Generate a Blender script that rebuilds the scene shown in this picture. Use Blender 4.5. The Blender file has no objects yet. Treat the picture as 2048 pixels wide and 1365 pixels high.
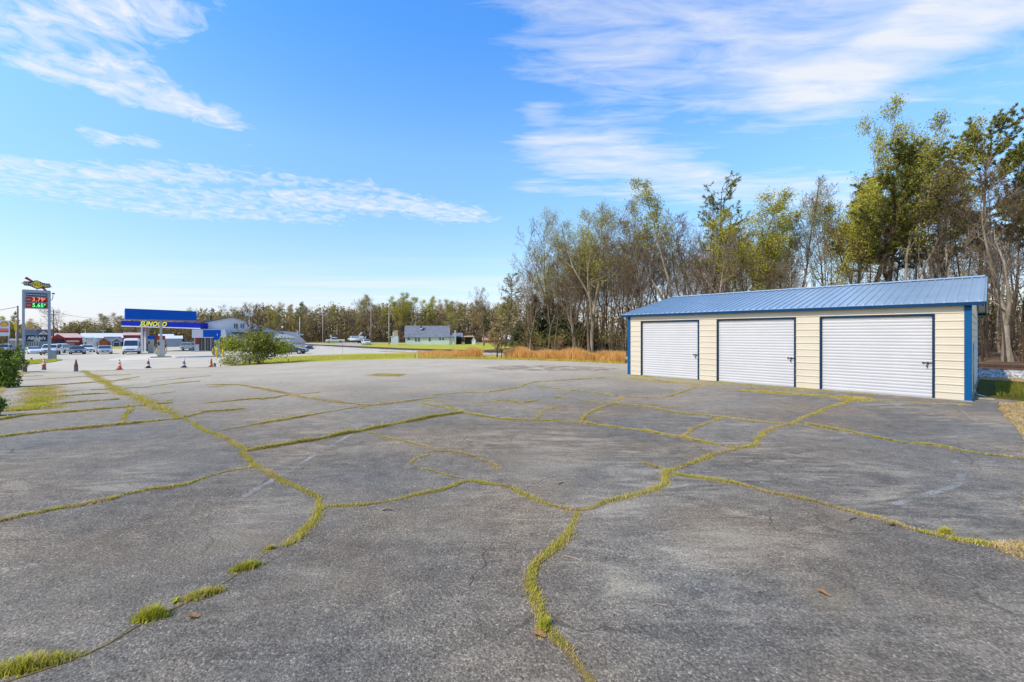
import bpy, bmesh, math, random
import numpy as np
from mathutils import Vector, Matrix
R = math.radians
rnd = random.Random(7)
SC = bpy.context.scene
COL = SC.collection
# ------------------------------------------------------------------ camera geometry (measured from the garage's vanishing lines)
F, CX, VH, CH = 873.0, 1024.0, 669.5, 1.88
cam = bpy.data.cameras.new('camera'); co = bpy.data.objects.new('camera', cam); COL.objects.link(co)
co.location = (0, 0, CH); co.rotation_euler = (R(90), 0, 0)
cam.sensor_width = 36; cam.lens = F / 2048 * 36; cam.shift_y = -(682.5 - VH) / 2048
cam.clip_start = 0.05; cam.clip_end = 6000
SC.camera = co

# ------------------------------------------------------------------ terrain
TCTL = []
def ctl(u, Y, z): TCTL.append(((u - CX) / F * Y, Y, z))
for a in [(88, 33, -.72), (239, 33.6, -.76), (425, 36, -.74), (73, 46, -.92), (322, 51, -.86), (430, 53, -.85), (206, 69, -1.4), (262, 69, -1.4),
          (420, 78, -1.15), (585, 65, -.98), (600, 95, -1.6), (160, 150, -2.2), (60, 110, -2.0), (340, 140, -2.0), (850, 137, -1.3), (940, 137, -1.2), (670, 141, -.8),
          (740, 125, -.9), (600, 180, -1.0), (800, 200, -1.2), (300, 260, -2.2), (100, 300, -2.4), (1000, 200, -.6),
          (560, 38, -.55), (700, 40, -.35), (850, 38.5, -.12), (1000, 37, -.02), (1120, 36, 0), (1240, 33, 0)]: ctl(*a)
for p in [(22.9, 20.5, .1), (15, 27, .08), (9.2, 35.5, .0), (-1.1, 46.7, -.2), (-17.4, 67.9, -.6), (-54.5, 115, -.95), (-36, 91.5, -.85), (-27, 80, -.75),
          (30, 24, .35), (22, 33, .35), (16, 42, .2), (8, 52, 0), (45, 40, .9), (30, 60, .6), (70, 60, 1.5), (60, 120, .8),
          (-12, 10, 0), (-16, 14, -.05), (-26, 22, -.35), (-20, 6, 0), (-40, 10, -.5), (20, 0, 0), (40, 0, .1), (0, -30, 0), (-60, -20, -.8), (60, -30, 0),
          (0, 6, 0), (6, 6, 0), (12, 10, 0), (-6, 6, 0), (0, 14, 0), (8, 16, 0), (16, 16, 0), (-8, 18, -.08), (0, 24, 0), (8, 24, 0), (-14, 28, -.3),
          (-300, 300, -3), (300, 300, 2), (0, 500, 0), (300, -200, 0), (-300, -200, -2), (0, -300, 0), (-300, 50, -2.6), (300, 50, 1.5)]:
    TCTL.append(p)
_tc = np.array(TCTL, float)
_C2 = 8.0 ** 2
def _k(d2): return np.sqrt(d2 + _C2)
_D = ((_tc[:, None, :2] - _tc[None, :, :2]) ** 2).sum(-1)
_n = len(_tc)
_A = np.zeros((_n + 1, _n + 1)); _A[:_n, :_n] = _k(_D) - np.eye(_n) * 1.5; _A[:_n, _n] = 1; _A[_n, :_n] = 1
_w = np.linalg.solve(_A, np.append(_tc[:, 2], 0))
def terr_np(x, y):
    x = np.asarray(x, float); y = np.asarray(y, float)
    xc = np.clip(x, -300, 300); yc = np.clip(y, -300, 500)
    out = np.full(x.shape, _w[_n])
    for i in range(_n):
        out += _w[i] * _k((xc - _tc[i, 0]) ** 2 + (yc - _tc[i, 1]) ** 2)
    d = np.sqrt((xc - 6) ** 2 + (yc - 8) ** 2)
    t = np.clip((d - 14) / 16, 0, 1); t = t * t * (3 - 2 * t)
    return out * t
def terr(x, y): return float(terr_np(np.array([x]), np.array([y]))[0])
_YS = np.concatenate([np.arange(1.5, 60, .25), np.arange(60, 420, 1.0)])
def G(u, v):
    """point of the ground seen at photo pixel (u, v)"""
    xs = (u - CX) / F * _YS; zr = CH - (v - VH) / F * _YS
    h = zr - terr_np(xs, _YS)
    i = int(np.argmax(h < 0)) if (h < 0).any() else len(_YS) - 1
    if i == 0: Y = _YS[0]
    else:
        a, b = h[i - 1], h[i]; Y = _YS[i - 1] + (_YS[i] - _YS[i - 1]) * a / (a - b + 1e-9)
    x = (u - CX) / F * Y
    return Vector((x, Y, terr(x, Y)))
def W(u, v, Y): return Vector(((u - CX) / F * Y, Y, CH - (v - VH) / F * Y))
def yaw(p): return math.atan2(-p.x, p.y)          # turns local -Y to face the viewpoint
def wpx(px, p): return px * p.y * p.y / (F * math.hypot(p.x, p.y))
def hpx(px, p): return px * p.y / F

# ------------------------------------------------------------------ materials
MATS = {}
def newmat(name):
    m = bpy.data.materials.new(name); m.use_nodes = True
    nt = m.node_tree; b = nt.nodes['Principled BSDF']
    MATS[name] = m
    return m, nt, b
def node(nt, t, ins=None, **kw):
    n = nt.nodes.new(t)
    for k, v in kw.items(): setattr(n, k, v)
    for k, v in (ins or {}).items():
        s = n.inputs[k]
        if hasattr(v, 'is_output'): nt.links.new(v, s)
        elif isinstance(v, bpy.types.Node): nt.links.new(v.outputs[0], s)
        else: s.default_value = v
    return n
def c4(c): return (c[0], c[1], c[2], 1.0)
def ramp(nt, fac, stops, interp='LINEAR'):
    n = nt.nodes.new('ShaderNodeValToRGB'); n.color_ramp.interpolation = interp
    e = n.color_ramp.elements
    while len(e) < len(stops): e.new(.5)
    for i, (p, c) in enumerate(stops):
        e[i].position = p; e[i].color = c4(c) if len(c) == 3 else c
    nt.links.new(fac, n.inputs[0]); return n.outputs[0]
def mix(nt, fac, a, b, mode='MIX'):
    n = nt.nodes.new('ShaderNodeMix'); n.data_type = 'RGBA'; n.blend_type = mode
    for i, v in ((0, fac), (6, a), (7, b)):
        if hasattr(v, 'is_output'): nt.links.new(v, n.inputs[i])
        else: n.inputs[i].default_value = v if i == 0 else (c4(v) if len(v) == 3 else v)
    return n.outputs[2]
def fm(nt, op, a, b=None, c=None, clamp=False):
    n = nt.nodes.new('ShaderNodeMath'); n.operation = op; n.use_clamp = clamp
    for i, v in enumerate((a, b, c)):
        if v is None: continue
        if hasattr(v, 'is_output'): nt.links.new(v, n.inputs[i])
        else: n.inputs[i].default_value = v
    return n.outputs[0]
def noise(nt, vec, scale, detail=4, rough=.55, dist=0):
    n = node(nt, 'ShaderNodeTexNoise', {'Vector': vec, 'Scale': scale, 'Detail': detail, 'Roughness': rough, 'Distortion': dist})
    return n.outputs['Fac']
def objvec(nt): return nt.nodes.new('ShaderNodeTexCoord').outputs['Object']
def geovec(nt): return nt.nodes.new('ShaderNodeNewGeometry').outputs['Position']
def bump(nt, b, h, strength=.3, dist=.02):
    n = node(nt, 'ShaderNodeBump', {'Strength': strength, 'Distance': dist, 'Height': h}); nt.links.new(n.outputs[0], b.inputs['Normal'])
def mat(name, col, rough=.6, metal=0, var=.12, vs=3.0, spec=.5, bmp=0, objvar=0, emit=None, coat=0):
    """paint, metal, plastic with a little dirt variation"""
    if name in MATS: return MATS[name]
    m, nt, b = newmat(name)
    v = geovec(nt)
    f = noise(nt, v, vs, 5)
    lo = tuple(c * (1 - var) for c in col); hi = tuple(min(1, c * (1 + var * .6)) for c in col)
    c = ramp(nt, f, [(.3, lo), (.7, hi)])
    if objvar:
        oi = nt.nodes.new('ShaderNodeObjectInfo')
        hsv = node(nt, 'ShaderNodeHueSaturation', {'Color': c, 'Value': fm(nt, 'MULTIPLY_ADD', oi.outputs['Random'], objvar * 2, 1 - objvar),
                                                   'Hue': fm(nt, 'MULTIPLY_ADD', oi.outputs['Random'], .03 * objvar, .5 - .015 * objvar)})
        c = hsv.outputs[0]
    nt.links.new(c, b.inputs['Base Color'])
    b.inputs['Roughness'].default_value = rough; b.inputs['Metallic'].default_value = metal
    b.inputs['Specular IOR Level'].default_value = spec
    b.inputs['Coat Weight'].default_value = coat
    if bmp: bump(nt, b, noise(nt, v, vs * 8, 4), bmp, .01)
    if emit:
        b.inputs['Emission Color'].default_value = c4(col); b.inputs['Emission Strength'].default_value = emit
    return m

# ------------------------------------------------------------------ objects
def tag(o, label=None, cat=None, group=None, kind=None):
    if label: o['label'] = label
    if cat: o['category'] = cat
    if group: o['group'] = group
    if kind: o['kind'] = kind
    return o
def link(o, parent=None):
    COL.objects.link(o)
    if parent is not None: o.parent = parent
    return o
def empty(name, loc=(0, 0, 0), rz=0, label=None, cat=None, group=None, scale=None):
    o = bpy.data.objects.new(name, None); COL.objects.link(o)
    o.location = loc; o.rotation_euler = (0, 0, rz); o.empty_display_size = .1
    if scale: o.scale = scale if hasattr(scale, '__len__') else (scale,) * 3
    return tag(o, label, cat, group)
def np_mesh(name, verts, faces, mats, midx=None, smooth=False):
    """faces: (n,4) or (n,3) int array"""
    me = bpy.data.meshes.new(name)
    verts = np.asarray(verts, np.float32).reshape(-1, 3); faces = np.asarray(faces, np.int32)
    k = faces.shape[1]; n = len(faces)
    me.vertices.add(len(verts)); me.vertices.foreach_set('co', verts.ravel())
    me.loops.add(n * k); me.loops.foreach_set('vertex_index', faces.ravel())
    me.polygons.add(n); me.polygons.foreach_set('loop_start', np.arange(0, n * k, k, dtype=np.int32))
    for m in (mats if isinstance(mats, (list, tuple)) else [mats]): me.materials.append(m)
    if midx is not None: me.polygons.foreach_set('material_index', np.asarray(midx, np.int32))
    me.polygons.foreach_set('use_smooth', np.full(n, smooth))
    me.update(calc_edges=True); me.validate()
    return me
def mobj(name, me, parent=None, loc=None):
    o = bpy.data.objects.new(name, me); link(o, parent)
    if loc is not None: o.location = loc
    return o
class MB:
    """collects simple shaped solids into ONE mesh"""
    def __init__(s): s.bm = bmesh.new()
    def box(s, x0, x1, y0, y1, z0, z1, bev=0, mi=0):
        M = Matrix.Translation(((x0 + x1) / 2, (y0 + y1) / 2, (z0 + z1) / 2)) @ Matrix.Diagonal((x1 - x0, y1 - y0, z1 - z0, 1))
        r = bmesh.ops.create_cube(s.bm, size=1, matrix=M)
        fs = set(f for v in r['verts'] for f in v.link_faces)
        for f in fs: f.material_index = mi
        if bev:
            es = list(set(e for v in r['verts'] for e in v.link_edges))
            rb = bmesh.ops.bevel(s.bm, geom=es, offset=bev, segments=2, affect='EDGES', clamp_overlap=True)
            for f in rb['faces']: f.material_index = mi
        return s
    def tube(s, p0, p1, r0, r1=None, n=10, mi=0, caps=True):
        r1 = r0 if r1 is None else r1
        p0, p1 = Vector(p0), Vector(p1); d = p1 - p0
        q = d.to_track_quat('Z', 'Y').to_matrix().to_4x4()
        r = bmesh.ops.create_cone(s.bm, cap_ends=caps, cap_tris=False, segments=n, radius1=r0, radius2=max(r1, 1e-4), depth=d.length,
                                  matrix=Matrix.Translation((p0 + p1) / 2) @ q)
        for f in set(f for v in r['verts'] for f in v.link_faces): f.material_index = mi; f.smooth = n > 6 and len(f.verts) == 4
        return s
    def path(s, pts, r, n=8, mi=0):
        for a, b in zip(pts[:-1], pts[1:]): s.tube(a, b, r, n=n, mi=mi)
        return s
    def lathe(s, prof, n=16, c=(0, 0, 0), mi=0, square=False):
        rings = []
        for r, z in prof:
            rings.append([s.bm.verts.new((c[0] + r * math.cos(2 * math.pi * i / n), c[1] + r * math.sin(2 * math.pi * i / n), c[2] + z)) for i in range(n)])
        for a, b in zip(rings[:-1], rings[1:]):
            for i in range(n):
                f = s.bm.faces.new((a[i], a[(i + 1) % n], b[(i + 1) % n], b[i])); f.smooth = True; f.material_index = mi
        s.bm.faces.new(rings[-1]).material_index = mi; s.bm.faces.new(rings[0][::-1]).material_index = mi
        return s
    def prism(s, pts, y0, y1, mi=0, axis='y'):
        """polygon in (x,z) extruded along y (axis y) / (y,z) along x (axis x) / (x,y) along z (axis z)"""
        def P(a, b, t): return (a, t, b) if axis == 'y' else ((t, a, b) if axis == 'x' else (a, b, t))
        A = [s.bm.verts.new(P(a, b, y0)) for a, b in pts]; B = [s.bm.verts.new(P(a, b, y1)) for a, b in pts]
        fs = [s.bm.faces.new(A), s.bm.faces.new(B[::-1])]
        n = len(pts)
        for i in range(n): fs.append(s.bm.faces.new((A[i], B[i], B[(i + 1) % n], A[(i + 1) % n])))
        for f in fs: f.material_index = mi
        return s
    def quad(s, *p, mi=0):
        f = s.bm.faces.new([s.bm.verts.new(q) for q in p]); f.material_index = mi; return s
    def build(s, name, mats, parent=None, loc=None, rz=None, recalc=True):
        if recalc: bmesh.ops.recalc_face_normals(s.bm, faces=s.bm.faces)
        me = bpy.data.meshes.new(name); s.bm.to_mesh(me); s.bm.free()
        for m in (mats if isinstance(mats, (list, tuple)) else [mats]): me.materials.append(m)
        o = mobj(name, me, parent, loc)
        if rz is not None: o.rotation_euler.z = rz
        return o
def children(o): return [c for c in COL.objects if c.parent is o]
def copy_thing(root, loc=None, rz=None, label=None, group=None, scale=None, kids=None):
    c = root.copy(); COL.objects.link(c)
    if loc is not None: c.location = loc
    if rz is not None: c.rotation_euler.z = rz
    if scale is not None: c.scale = scale if hasattr(scale, '__len__') else (scale,) * 3
    if label: c['label'] = label
    if group: c['group'] = group
    def rec(a, b):
        for ch in (kids[a.name] if kids and a.name in kids else children(a)):
            d = ch.copy(); COL.objects.link(d); d.parent = b; rec(ch, d)
    rec(root, c)
    return c
def text_mesh(name, txt, size, m, parent, loc, rot=(R(90), 0, 0), shear=0, bold=0, depth=.01, align='CENTER', sx=1, space=1):
    cu = bpy.data.curves.new('lettering', 'FONT'); cu.body = txt; cu.size = size; cu.shear = shear; cu.offset = bold; cu.extrude = depth
    cu.align_x = align; cu.align_y = 'CENTER'; cu.space_character = space; cu.resolution_u = 3
    t = bpy.data.objects.new('lettering', cu); COL.objects.link(t)
    dg = bpy.context.evaluated_depsgraph_get(); dg.update()
    me = bpy.data.meshes.new_from_object(t.evaluated_get(dg))
    bpy.data.objects.remove(t); bpy.data.curves.remove(cu)
    me.materials.clear(); me.materials.append(m); me.name = name
    o = mobj(name, me, parent, loc); o.rotation_euler = rot; o.scale = (sx, 1, 1)
    return o
# ================================================================== sky and sun
SUN_EL, SUN_DIR = R(44), Vector((-0.84, -0.54, 0)).normalized()
w = bpy.data.worlds.new('World'); SC.world = w; w.use_nodes = True
nt = w.node_tree; nt.nodes.clear()
wout = nt.nodes.new('ShaderNodeOutputWorld'); bg = nt.nodes.new('ShaderNodeBackground')
sky = nt.nodes.new('ShaderNodeTexSky'); sky.sky_type = 'NISHITA'; sky.sun_disc = False
sky.sun_elevation = SUN_EL; sky.sun_rotation = math.atan2(SUN_DIR.x, SUN_DIR.y)
sky.air_density = 1.0; sky.dust_density = 0.6; sky.ozone_density = 2.0; sky.altitude = 100
SKY_S = 0.15
dirv = nt.nodes.new('ShaderNodeTexCoord').outputs['Generated']
sx = node(nt, 'ShaderNodeSeparateXYZ', {0: dirv})
zc = fm(nt, 'MAXIMUM', sx.outputs[2], 0.04)
px = fm(nt, 'DIVIDE', sx.outputs[0], zc); py = fm(nt, 'DIVIDE', sx.outputs[1], zc)
pv = node(nt, 'ShaderNodeCombineXYZ', {0: px, 1: py, 2: 0.0}).outputs[0]
wv = node(nt, 'ShaderNodeTexNoise', {'Vector': pv, 'Scale': 1.3, 'Detail': 3.0, 'Roughness': .5})
wv2 = node(nt, 'ShaderNodeVectorMath', {0: wv.outputs['Color'], 1: (.5, .5, .5)}, operation='SUBTRACT').outputs[0]
wv3 = node(nt, 'ShaderNodeVectorMath', {0: wv2, 'Scale': .55}, operation='SCALE').outputs[0]
pw = node(nt, 'ShaderNodeVectorMath', {0: pv, 1: wv3}, operation='ADD').outputs[0]
def capsule(ax, ay, bx, by, w0, w1, amt, stretch=1.0):
    """soft cloud bank along the segment a-b of the cloud layer"""
    A = (ax, ay, 0); BA = (bx - ax, by - ay, 0); L2 = BA[0] ** 2 + BA[1] ** 2
    pa = node(nt, 'ShaderNodeVectorMath', {0: pw, 1: A}, operation='SUBTRACT').outputs[0]
    h = fm(nt, 'MULTIPLY', node(nt, 'ShaderNodeVectorMath', {0: pa, 1: BA}, operation='DOT_PRODUCT').outputs['Value'], 1 / L2, clamp=True)
    q = node(nt, 'ShaderNodeVectorMath', {0: BA, 'Scale': h}, operation='SCALE').outputs[0]
    d = node(nt, 'ShaderNodeVectorMath', {0: node(nt, 'ShaderNodeVectorMath', {0: pa, 1: q}, operation='SUBTRACT').outputs[0]}, operation='LENGTH').outputs['Value']
    mr = node(nt, 'ShaderNodeMapRange', {0: d, 1: w0, 2: w1, 3: amt, 4: 0.0}, interpolation_type='SMOOTHSTEP')
    return mr.outputs[0]
def mx(lst):
    o = lst[0]
    for x in lst[1:]: o = fm(nt, 'MAXIMUM', o, x)
    return o
puffy = mx([capsule(-1.75, 1.42, -1.15, 1.30, .06, .38, 1.05), capsule(-3.4, 3.0, -.6, 3.55, .1, .75, .80), capsule(-1.42, 1.30, -1.58, 1.80, .04, .34, 1.0), capsule(-1.65, 1.72, -1.36, 2.02, .07, .30, 1.1), capsule(-2.1, 2.2, -1.95, 2.3, .0, .18, .95),
            capsule(-3.2, 2.55, -2.2, 2.75, .08, .45, .95), capsule(-2.3, 2.6, -1.0, 3.0, .05, .36, .82), capsule(-1.6, 3.2, -.35, 3.65, .12, .42, 1.0),
            capsule(-1.0, 3.0, -.45, 3.5, .0, .3, .9), capsule(-3.1, 3.4, -1.6, 3.7, .05, .5, .85), capsule(-1.35, 2.45, -1.2, 2.5, .0, .16, .9), capsule(-.58, 1.97, -.5, 2.02, .0, .10, .5)])
veil = mx([capsule(.70, 1.15, 1.25, 1.65, .15, .85, .92), capsule(1.42, 1.35, 1.28, 1.78, .12, .50, 1.25), capsule(.3, 1.55, .9, 1.35, .08, .55, .78), capsule(.75, 1.75, 1.2, 2.0, .0, .4, .7), capsule(.12, 1.9, .36, 2.5, .0, .20, .7),
           capsule(.3, 2.35, 1.25, 2.9, .05, .50, 1.0), capsule(.15, 1.2, .5, 1.9, .0, .5, .62), capsule(1.0, 2.9, 2.6, 3.3, .1, .6, .8), capsule(.2, 2.9, .9, 3.1, .0, .35, .7), capsule(1.9, 1.7, 2.3, 2.1, .0, .3, .4)])
n1 = noise(nt, node(nt, 'ShaderNodeMapping', {'Vector': pv, 'Scale': (1.05, 1.0, 1)}).outputs[0], 8.5, 6, .62, .8)
sv = node(nt, 'ShaderNodeMapping', {'Vector': pv, 'Rotation': (0, 0, R(35)), 'Scale': (1.0, 3.2, 1)}).outputs[0]
n2 = noise(nt, sv, 2.6, 6, .62, .5)
c1 = fm(nt, 'MULTIPLY', ramp(nt, fm(nt, 'ADD', n1, fm(nt, 'MULTIPLY_ADD', puffy, .48, -.48)), [(.31, (0, 0, 0)), (.74, (1, 1, 1))]), .95)
c2 = fm(nt, 'MULTIPLY', ramp(nt, fm(nt, 'ADD', n2, fm(nt, 'MULTIPLY_ADD', veil, .55, -.55)), [(.14, (0, 0, 0)), (.72, (1, 1, 1))]), .88)
lowband = node(nt, 'ShaderNodeMapRange', {0: py, 1: 3.8, 2: 11.0, 3: 0, 4: .75}, interpolation_type='SMOOTHSTEP').outputs[0]
n3 = noise(nt, node(nt, 'ShaderNodeMapping', {'Vector': pv, 'Scale': (.12, .5, 1)}).outputs[0], 1.6, 5, .55)
c3 = fm(nt, 'MULTIPLY', lowband, ramp(nt, n3, [(.40, (0, 0, 0)), (.68, (1, 1, 1))]))
cl = fm(nt, 'MAXIMUM', fm(nt, 'MAXIMUM', c1, c2), c3)
hs = node(nt, 'ShaderNodeHueSaturation', {'Color': sky.outputs[0], 'Saturation': 1.12, 'Value': 1.0})
grade = mix(nt, 1.0, hs.outputs[0], (.92, 1.06, 1.30), 'MULTIPLY')
gr_ = ramp(nt, sx.outputs[2], [(0, (.58, .51, .60)), (.05, (.64, .535, .54)), (.09, (.70, .585, .52)), (.12, (.75, .63, .51)), (.37, (.90, .90, .72)), (.57, (.55, .85, .92)), (1, (.45, .75, .9))])   # clear spring air, paler low down
grade = node(nt, 'ShaderNodeVectorMath', {0: mix(nt, 1.0, grade, gr_, 'MULTIPLY'), 'Scale': 2.0}, operation='SCALE').outputs[0]
cwhite = .93 / SKY_S
skc = mix(nt, cl, grade, (cwhite, cwhite * 1.01, cwhite * 1.03))
w.cycles.sampling_method = 'MANUAL'; w.cycles.sample_map_resolution = 256
nt.links.new(skc, bg.inputs[0]); bg.inputs[1].default_value = SKY_S
nt.links.new(bg.outputs[0], wout.inputs[0])
sl = bpy.data.lights.new('sun', 'SUN'); sl.energy = 4.7; sl.angle = R(.7); sl.color = (1, .90, .72)
so = bpy.data.objects.new('sun', sl); COL.objects.link(so)
sd = Vector((SUN_DIR.x * math.cos(SUN_EL), SUN_DIR.y * math.cos(SUN_EL), math.sin(SUN_EL)))
so.rotation_euler = (-sd).to_track_quat('-Z', 'Y').to_euler(); so.location = sd * 100
SC.view_settings.view_transform = 'Standard'; SC.view_settings.look = 'None'; SC.view_settings.exposure = 0.0; SC.view_settings.gamma = 1
SC.cycles.max_bounces = 6; SC.cycles.diffuse_bounces = 3; SC.cycles.glossy_bounces = 3; SC.cycles.transparent_max_bounces = 8
SC.cycles.sample_clamp_indirect = 6

# ================================================================== ground materials
def ground_mat(name, stops, scale, bmp=.4, rough=.95, fine=30, bd=.03):
    m, nt, b = newmat(name); v = geovec(nt)
    f = fm(nt, 'MULTIPLY_ADD', noise(nt, v, scale, 6, .6), .6, fm(nt, 'MULTIPLY', noise(nt, v, fine, 5, .7), .4))
    nt.links.new(ramp(nt, f, stops), b.inputs['Base Color']); b.inputs['Roughness'].default_value = rough; b.inputs['Specular IOR Level'].default_value = .1
    bump(nt, b, noise(nt, v, fine * .8, 5, .7), bmp, bd); return m
M_grass = ground_mat('lawn', [(.3, (.27, .23, .045)), (.45, (.36, .34, .04)), (.6, (.42, .39, .045)), (.75, (.46, .37, .10))], .35, .6, fine=9, bd=.08)
M_litter = ground_mat('leaf_litter', [(.3, (.075, .045, .026)), (.5, (.14, .085, .046)), (.7, (.21, .14, .08))], .6, .7, fine=14, bd=.08)
M_straw = ground_mat('dry_leaves', [(.28, (.16, .085, .03)), (.5, (.40, .24, .09)), (.7, (.58, .40, .18))], 1.5, .8, fine=42, bd=.03)
M_pave = ground_mat('station_asphalt', [(.3, (.44, .375, .285)), (.5, (.51, .435, .33)), (.7, (.575, .49, .375))], .22, .15, fine=12, bd=.01)
M_road = ground_mat('road_asphalt', [(.3, (.36, .31, .24)), (.7, (.44, .385, .30))], .2, .15, fine=10, bd=.01)
M_conc = ground_mat('apron_concrete', [(.3, (.60, .52, .41)), (.7, (.67, .585, .47))], .6, .1, fine=12, bd=.01)
def dirt_mat():
    m, nt, b = newmat('loose_dirt'); v = geovec(nt)
    c = ramp(nt, noise(nt, v, 3, 6, .7), [(.3, (.12, .075, .05)), (.5, (.30, .21, .14)), (.7, (.40, .31, .22))]); nt.links.new(c, b.inputs['Base Color']); b.inputs['Roughness'].default_value = .95
    f = ramp(nt, noise(nt, node(nt, 'ShaderNodeMapping', {'Vector': v, 'Scale': (1, 1.6, 1)}).outputs[0], 1.1, 7, .72), [(.47, (0, 0, 0)), (.60, (1, 1, 1))])
    ms = node(nt, 'ShaderNodeMixShader', {0: f, 1: node(nt, 'ShaderNodeBsdfTransparent').outputs[0], 2: b.outputs[0]}); nt.links.new(ms.outputs[0], nt.nodes['Material Output'].inputs[0]); return m
M_dirt = dirt_mat()

def ballast_mat():
    m, nt, b = newmat('ballast'); v = geovec(nt)
    vo = node(nt, 'ShaderNodeTexVoronoi', {'Vector': v, 'Scale': 13.0, 'Randomness': 1.0})
    c = ramp(nt, node(nt, 'ShaderNodeSeparateColor', {0: vo.outputs['Color']}).outputs[0], [(.0, (.22, .20, .17)), (.4, (.46, .42, .36)), (.8, (.66, .61, .54)), (1, (.74, .69, .62))])
    c = mix(nt, ramp(nt, vo.outputs['Distance'], [(.35, (0, 0, 0)), (.75, (.6, .6, .6))]), c, (.06, .055, .05))
    nt.links.new(c, b.inputs['Base Color']); b.inputs['Roughness'].default_value = .9
    bump(nt, b, fm(nt, 'SUBTRACT', 1.0, vo.outputs['Distance']), 1.0, .06); return m
M_ballast = ballast_mat()

def asphalt_mat():
    m, nt, b = newmat('lot_asphalt'); v = geovec(nt)
    sxy = node(nt, 'ShaderNodeSeparateXYZ', {0: v})
    # aggregate: stones of a centimetre in a dark, pitted binder
    vo = node(nt, 'ShaderNodeTexVoronoi', {'Vector': v, 'Scale': 88.0, 'Randomness': 1.0})
    st = node(nt, 'ShaderNodeSeparateColor', {0: vo.outputs['Color']})
    pit = noise(nt, v, 46, 4, .72, .4)
    agg = ramp(nt, st.outputs[0], [(.0, (.086, .081, .072)), (.6, (.128, .121, .107)), (.88, (.172, .163, .146)), (.97, (.21, .20, .18)), (1, (.29, .28, .255))])
    agg = mix(nt, 1.0, agg, ramp(nt, pit, [(.30, (.30, .30, .31)), (.43, (.80, .80, .80)), (.58, (1.12, 1.12, 1.12)), (.74, (1.55, 1.54, 1.5))]), 'MULTIPLY')
    mott = noise(nt, v, 4.2, 6, .68)
    agg = mix(nt, 1.0, agg, ramp(nt, mott, [(.28, (.66, .66, .67)), (.5, (1, 1, 1)), (.74, (1.42, 1.40, 1.36))]), 'MULTIPLY')
    # broad weathering: old sealcoat, greyer and browner areas
    broad = noise(nt, v, .26, 5, .62, .5)
    agg = mix(nt, 1.0, agg, ramp(nt, broad, [(.30, (.70, .72, .77)), (.48, (.98, .98, 1)), (.68, (1.42, 1.36, 1.28))]), 'MULTIPLY')
    hue = noise(nt, node(nt, 'ShaderNodeVectorMath', {0: v, 1: (7, 51, 0)}, operation='ADD').outputs[0], .33, 3, .5)
    agg = mix(nt, 1.0, agg, ramp(nt, hue, [(.36, (.93, .99, 1.08)), (.62, (1.10, 1.0, .90))]), 'MULTIPLY')
    # worn pale scuffs, streaky
    sv = node(nt, 'ShaderNodeMapping', {'Vector': v, 'Rotation': (0, 0, R(-20)), 'Scale': (.55, 2.0, 1)}).outputs[0]
    area = ramp(nt, noise(nt, v, .34, 3, .5), [(.40, (0, 0, 0)), (.64, (.8, .8, .8))])
    for (u, vv, r) in ((1180, 905, 1.5), (1290, 955, .9), (1240, 1008, .8), (1400, 985, .9), (1500, 905, 1.4), (1700, 960, 1.5), (1250, 1172, .42), (1370, 1080, .8), (1810, 1010, 1.0), (545, 1025, .7), (1880, 835, 1.1), (1520, 1045, .8), (240, 960, 1.0), (1060, 880, 1.4)):
        q_ = G(u, vv); dd = node(nt, 'ShaderNodeVectorMath', {0: v, 1: (q_.x, q_.y, q_.z)}, operation='DISTANCE').outputs['Value']
        area = fm(nt, 'MAXIMUM', area, node(nt, 'ShaderNodeMapRange', {0: dd, 1: r * .25, 2: r * 1.25, 3: 1, 4: 0}, interpolation_type='SMOOTHSTEP').outputs[0])
    scf = fm(nt, 'MULTIPLY', ramp(nt, noise(nt, sv, 1.9, 8, .76, .9), [(.46, (0, 0, 0)), (.63, (1, 1, 1))]), area)
    scf = fm(nt, 'MULTIPLY', scf, ramp(nt, pit, [(.36, (.25, .25, .25)), (.62, (1, 1, 1))]))
    agg = mix(nt, fm(nt, 'MULTIPLY', scf, .78), agg, (.40, .375, .325))
    sv2 = node(nt, 'ShaderNodeMapping', {'Vector': v, 'Rotation': (0, 0, R(48)), 'Scale': (.45, 3.5, 1)}).outputs[0]
    scr = fm(nt, 'MULTIPLY', ramp(nt, noise(nt, sv2, 2.6, 7, .78, 1.2), [(.58, (0, 0, 0)), (.70, (1, 1, 1))]), ramp(nt, noise(nt, v, .5, 3, .5), [(.47, (0, 0, 0)), (.62, (1, 1, 1))]))
    agg = mix(nt, fm(nt, 'MULTIPLY', scr, .6), agg, (.48, .46, .41))
    # stains with places of their own: pale dried puddles with a rusty rim, oil spots
    def spot(x, y, r, ring, c0, c1, amt):
        nonlocal agg
        d = node(nt, 'ShaderNodeVectorMath', {0: v, 1: (x, y, terr(x, y))}, operation='DISTANCE').outputs['Value']
        d = fm(nt, 'DIVIDE', fm(nt, 'ADD', d, fm(nt, 'MULTIPLY_ADD', mott, r * 1.8, -r * .9)), r)
        a = fm(nt, 'MULTIPLY', ramp(nt, d, [(0, (1, 1, 1)), (.45, (.75, .75, .75)), (1.0, (0, 0, 0))]), ramp(nt, noise(nt, v, 3.1, 6, .75), [(.32, (.15, .15, .15)), (.62, (1, 1, 1))]))
        a = fm(nt, 'MULTIPLY', a, ramp(nt, pit, [(.34, (.35, .35, .35)), (.6, (1, 1, 1))]))
        agg = mix(nt, fm(nt, 'MULTIPLY', a, amt), agg, mix(nt, ramp(nt, d, [(.2, (0, 0, 0)), (.75, (1, 1, 1))]), c0, c1))
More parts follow.
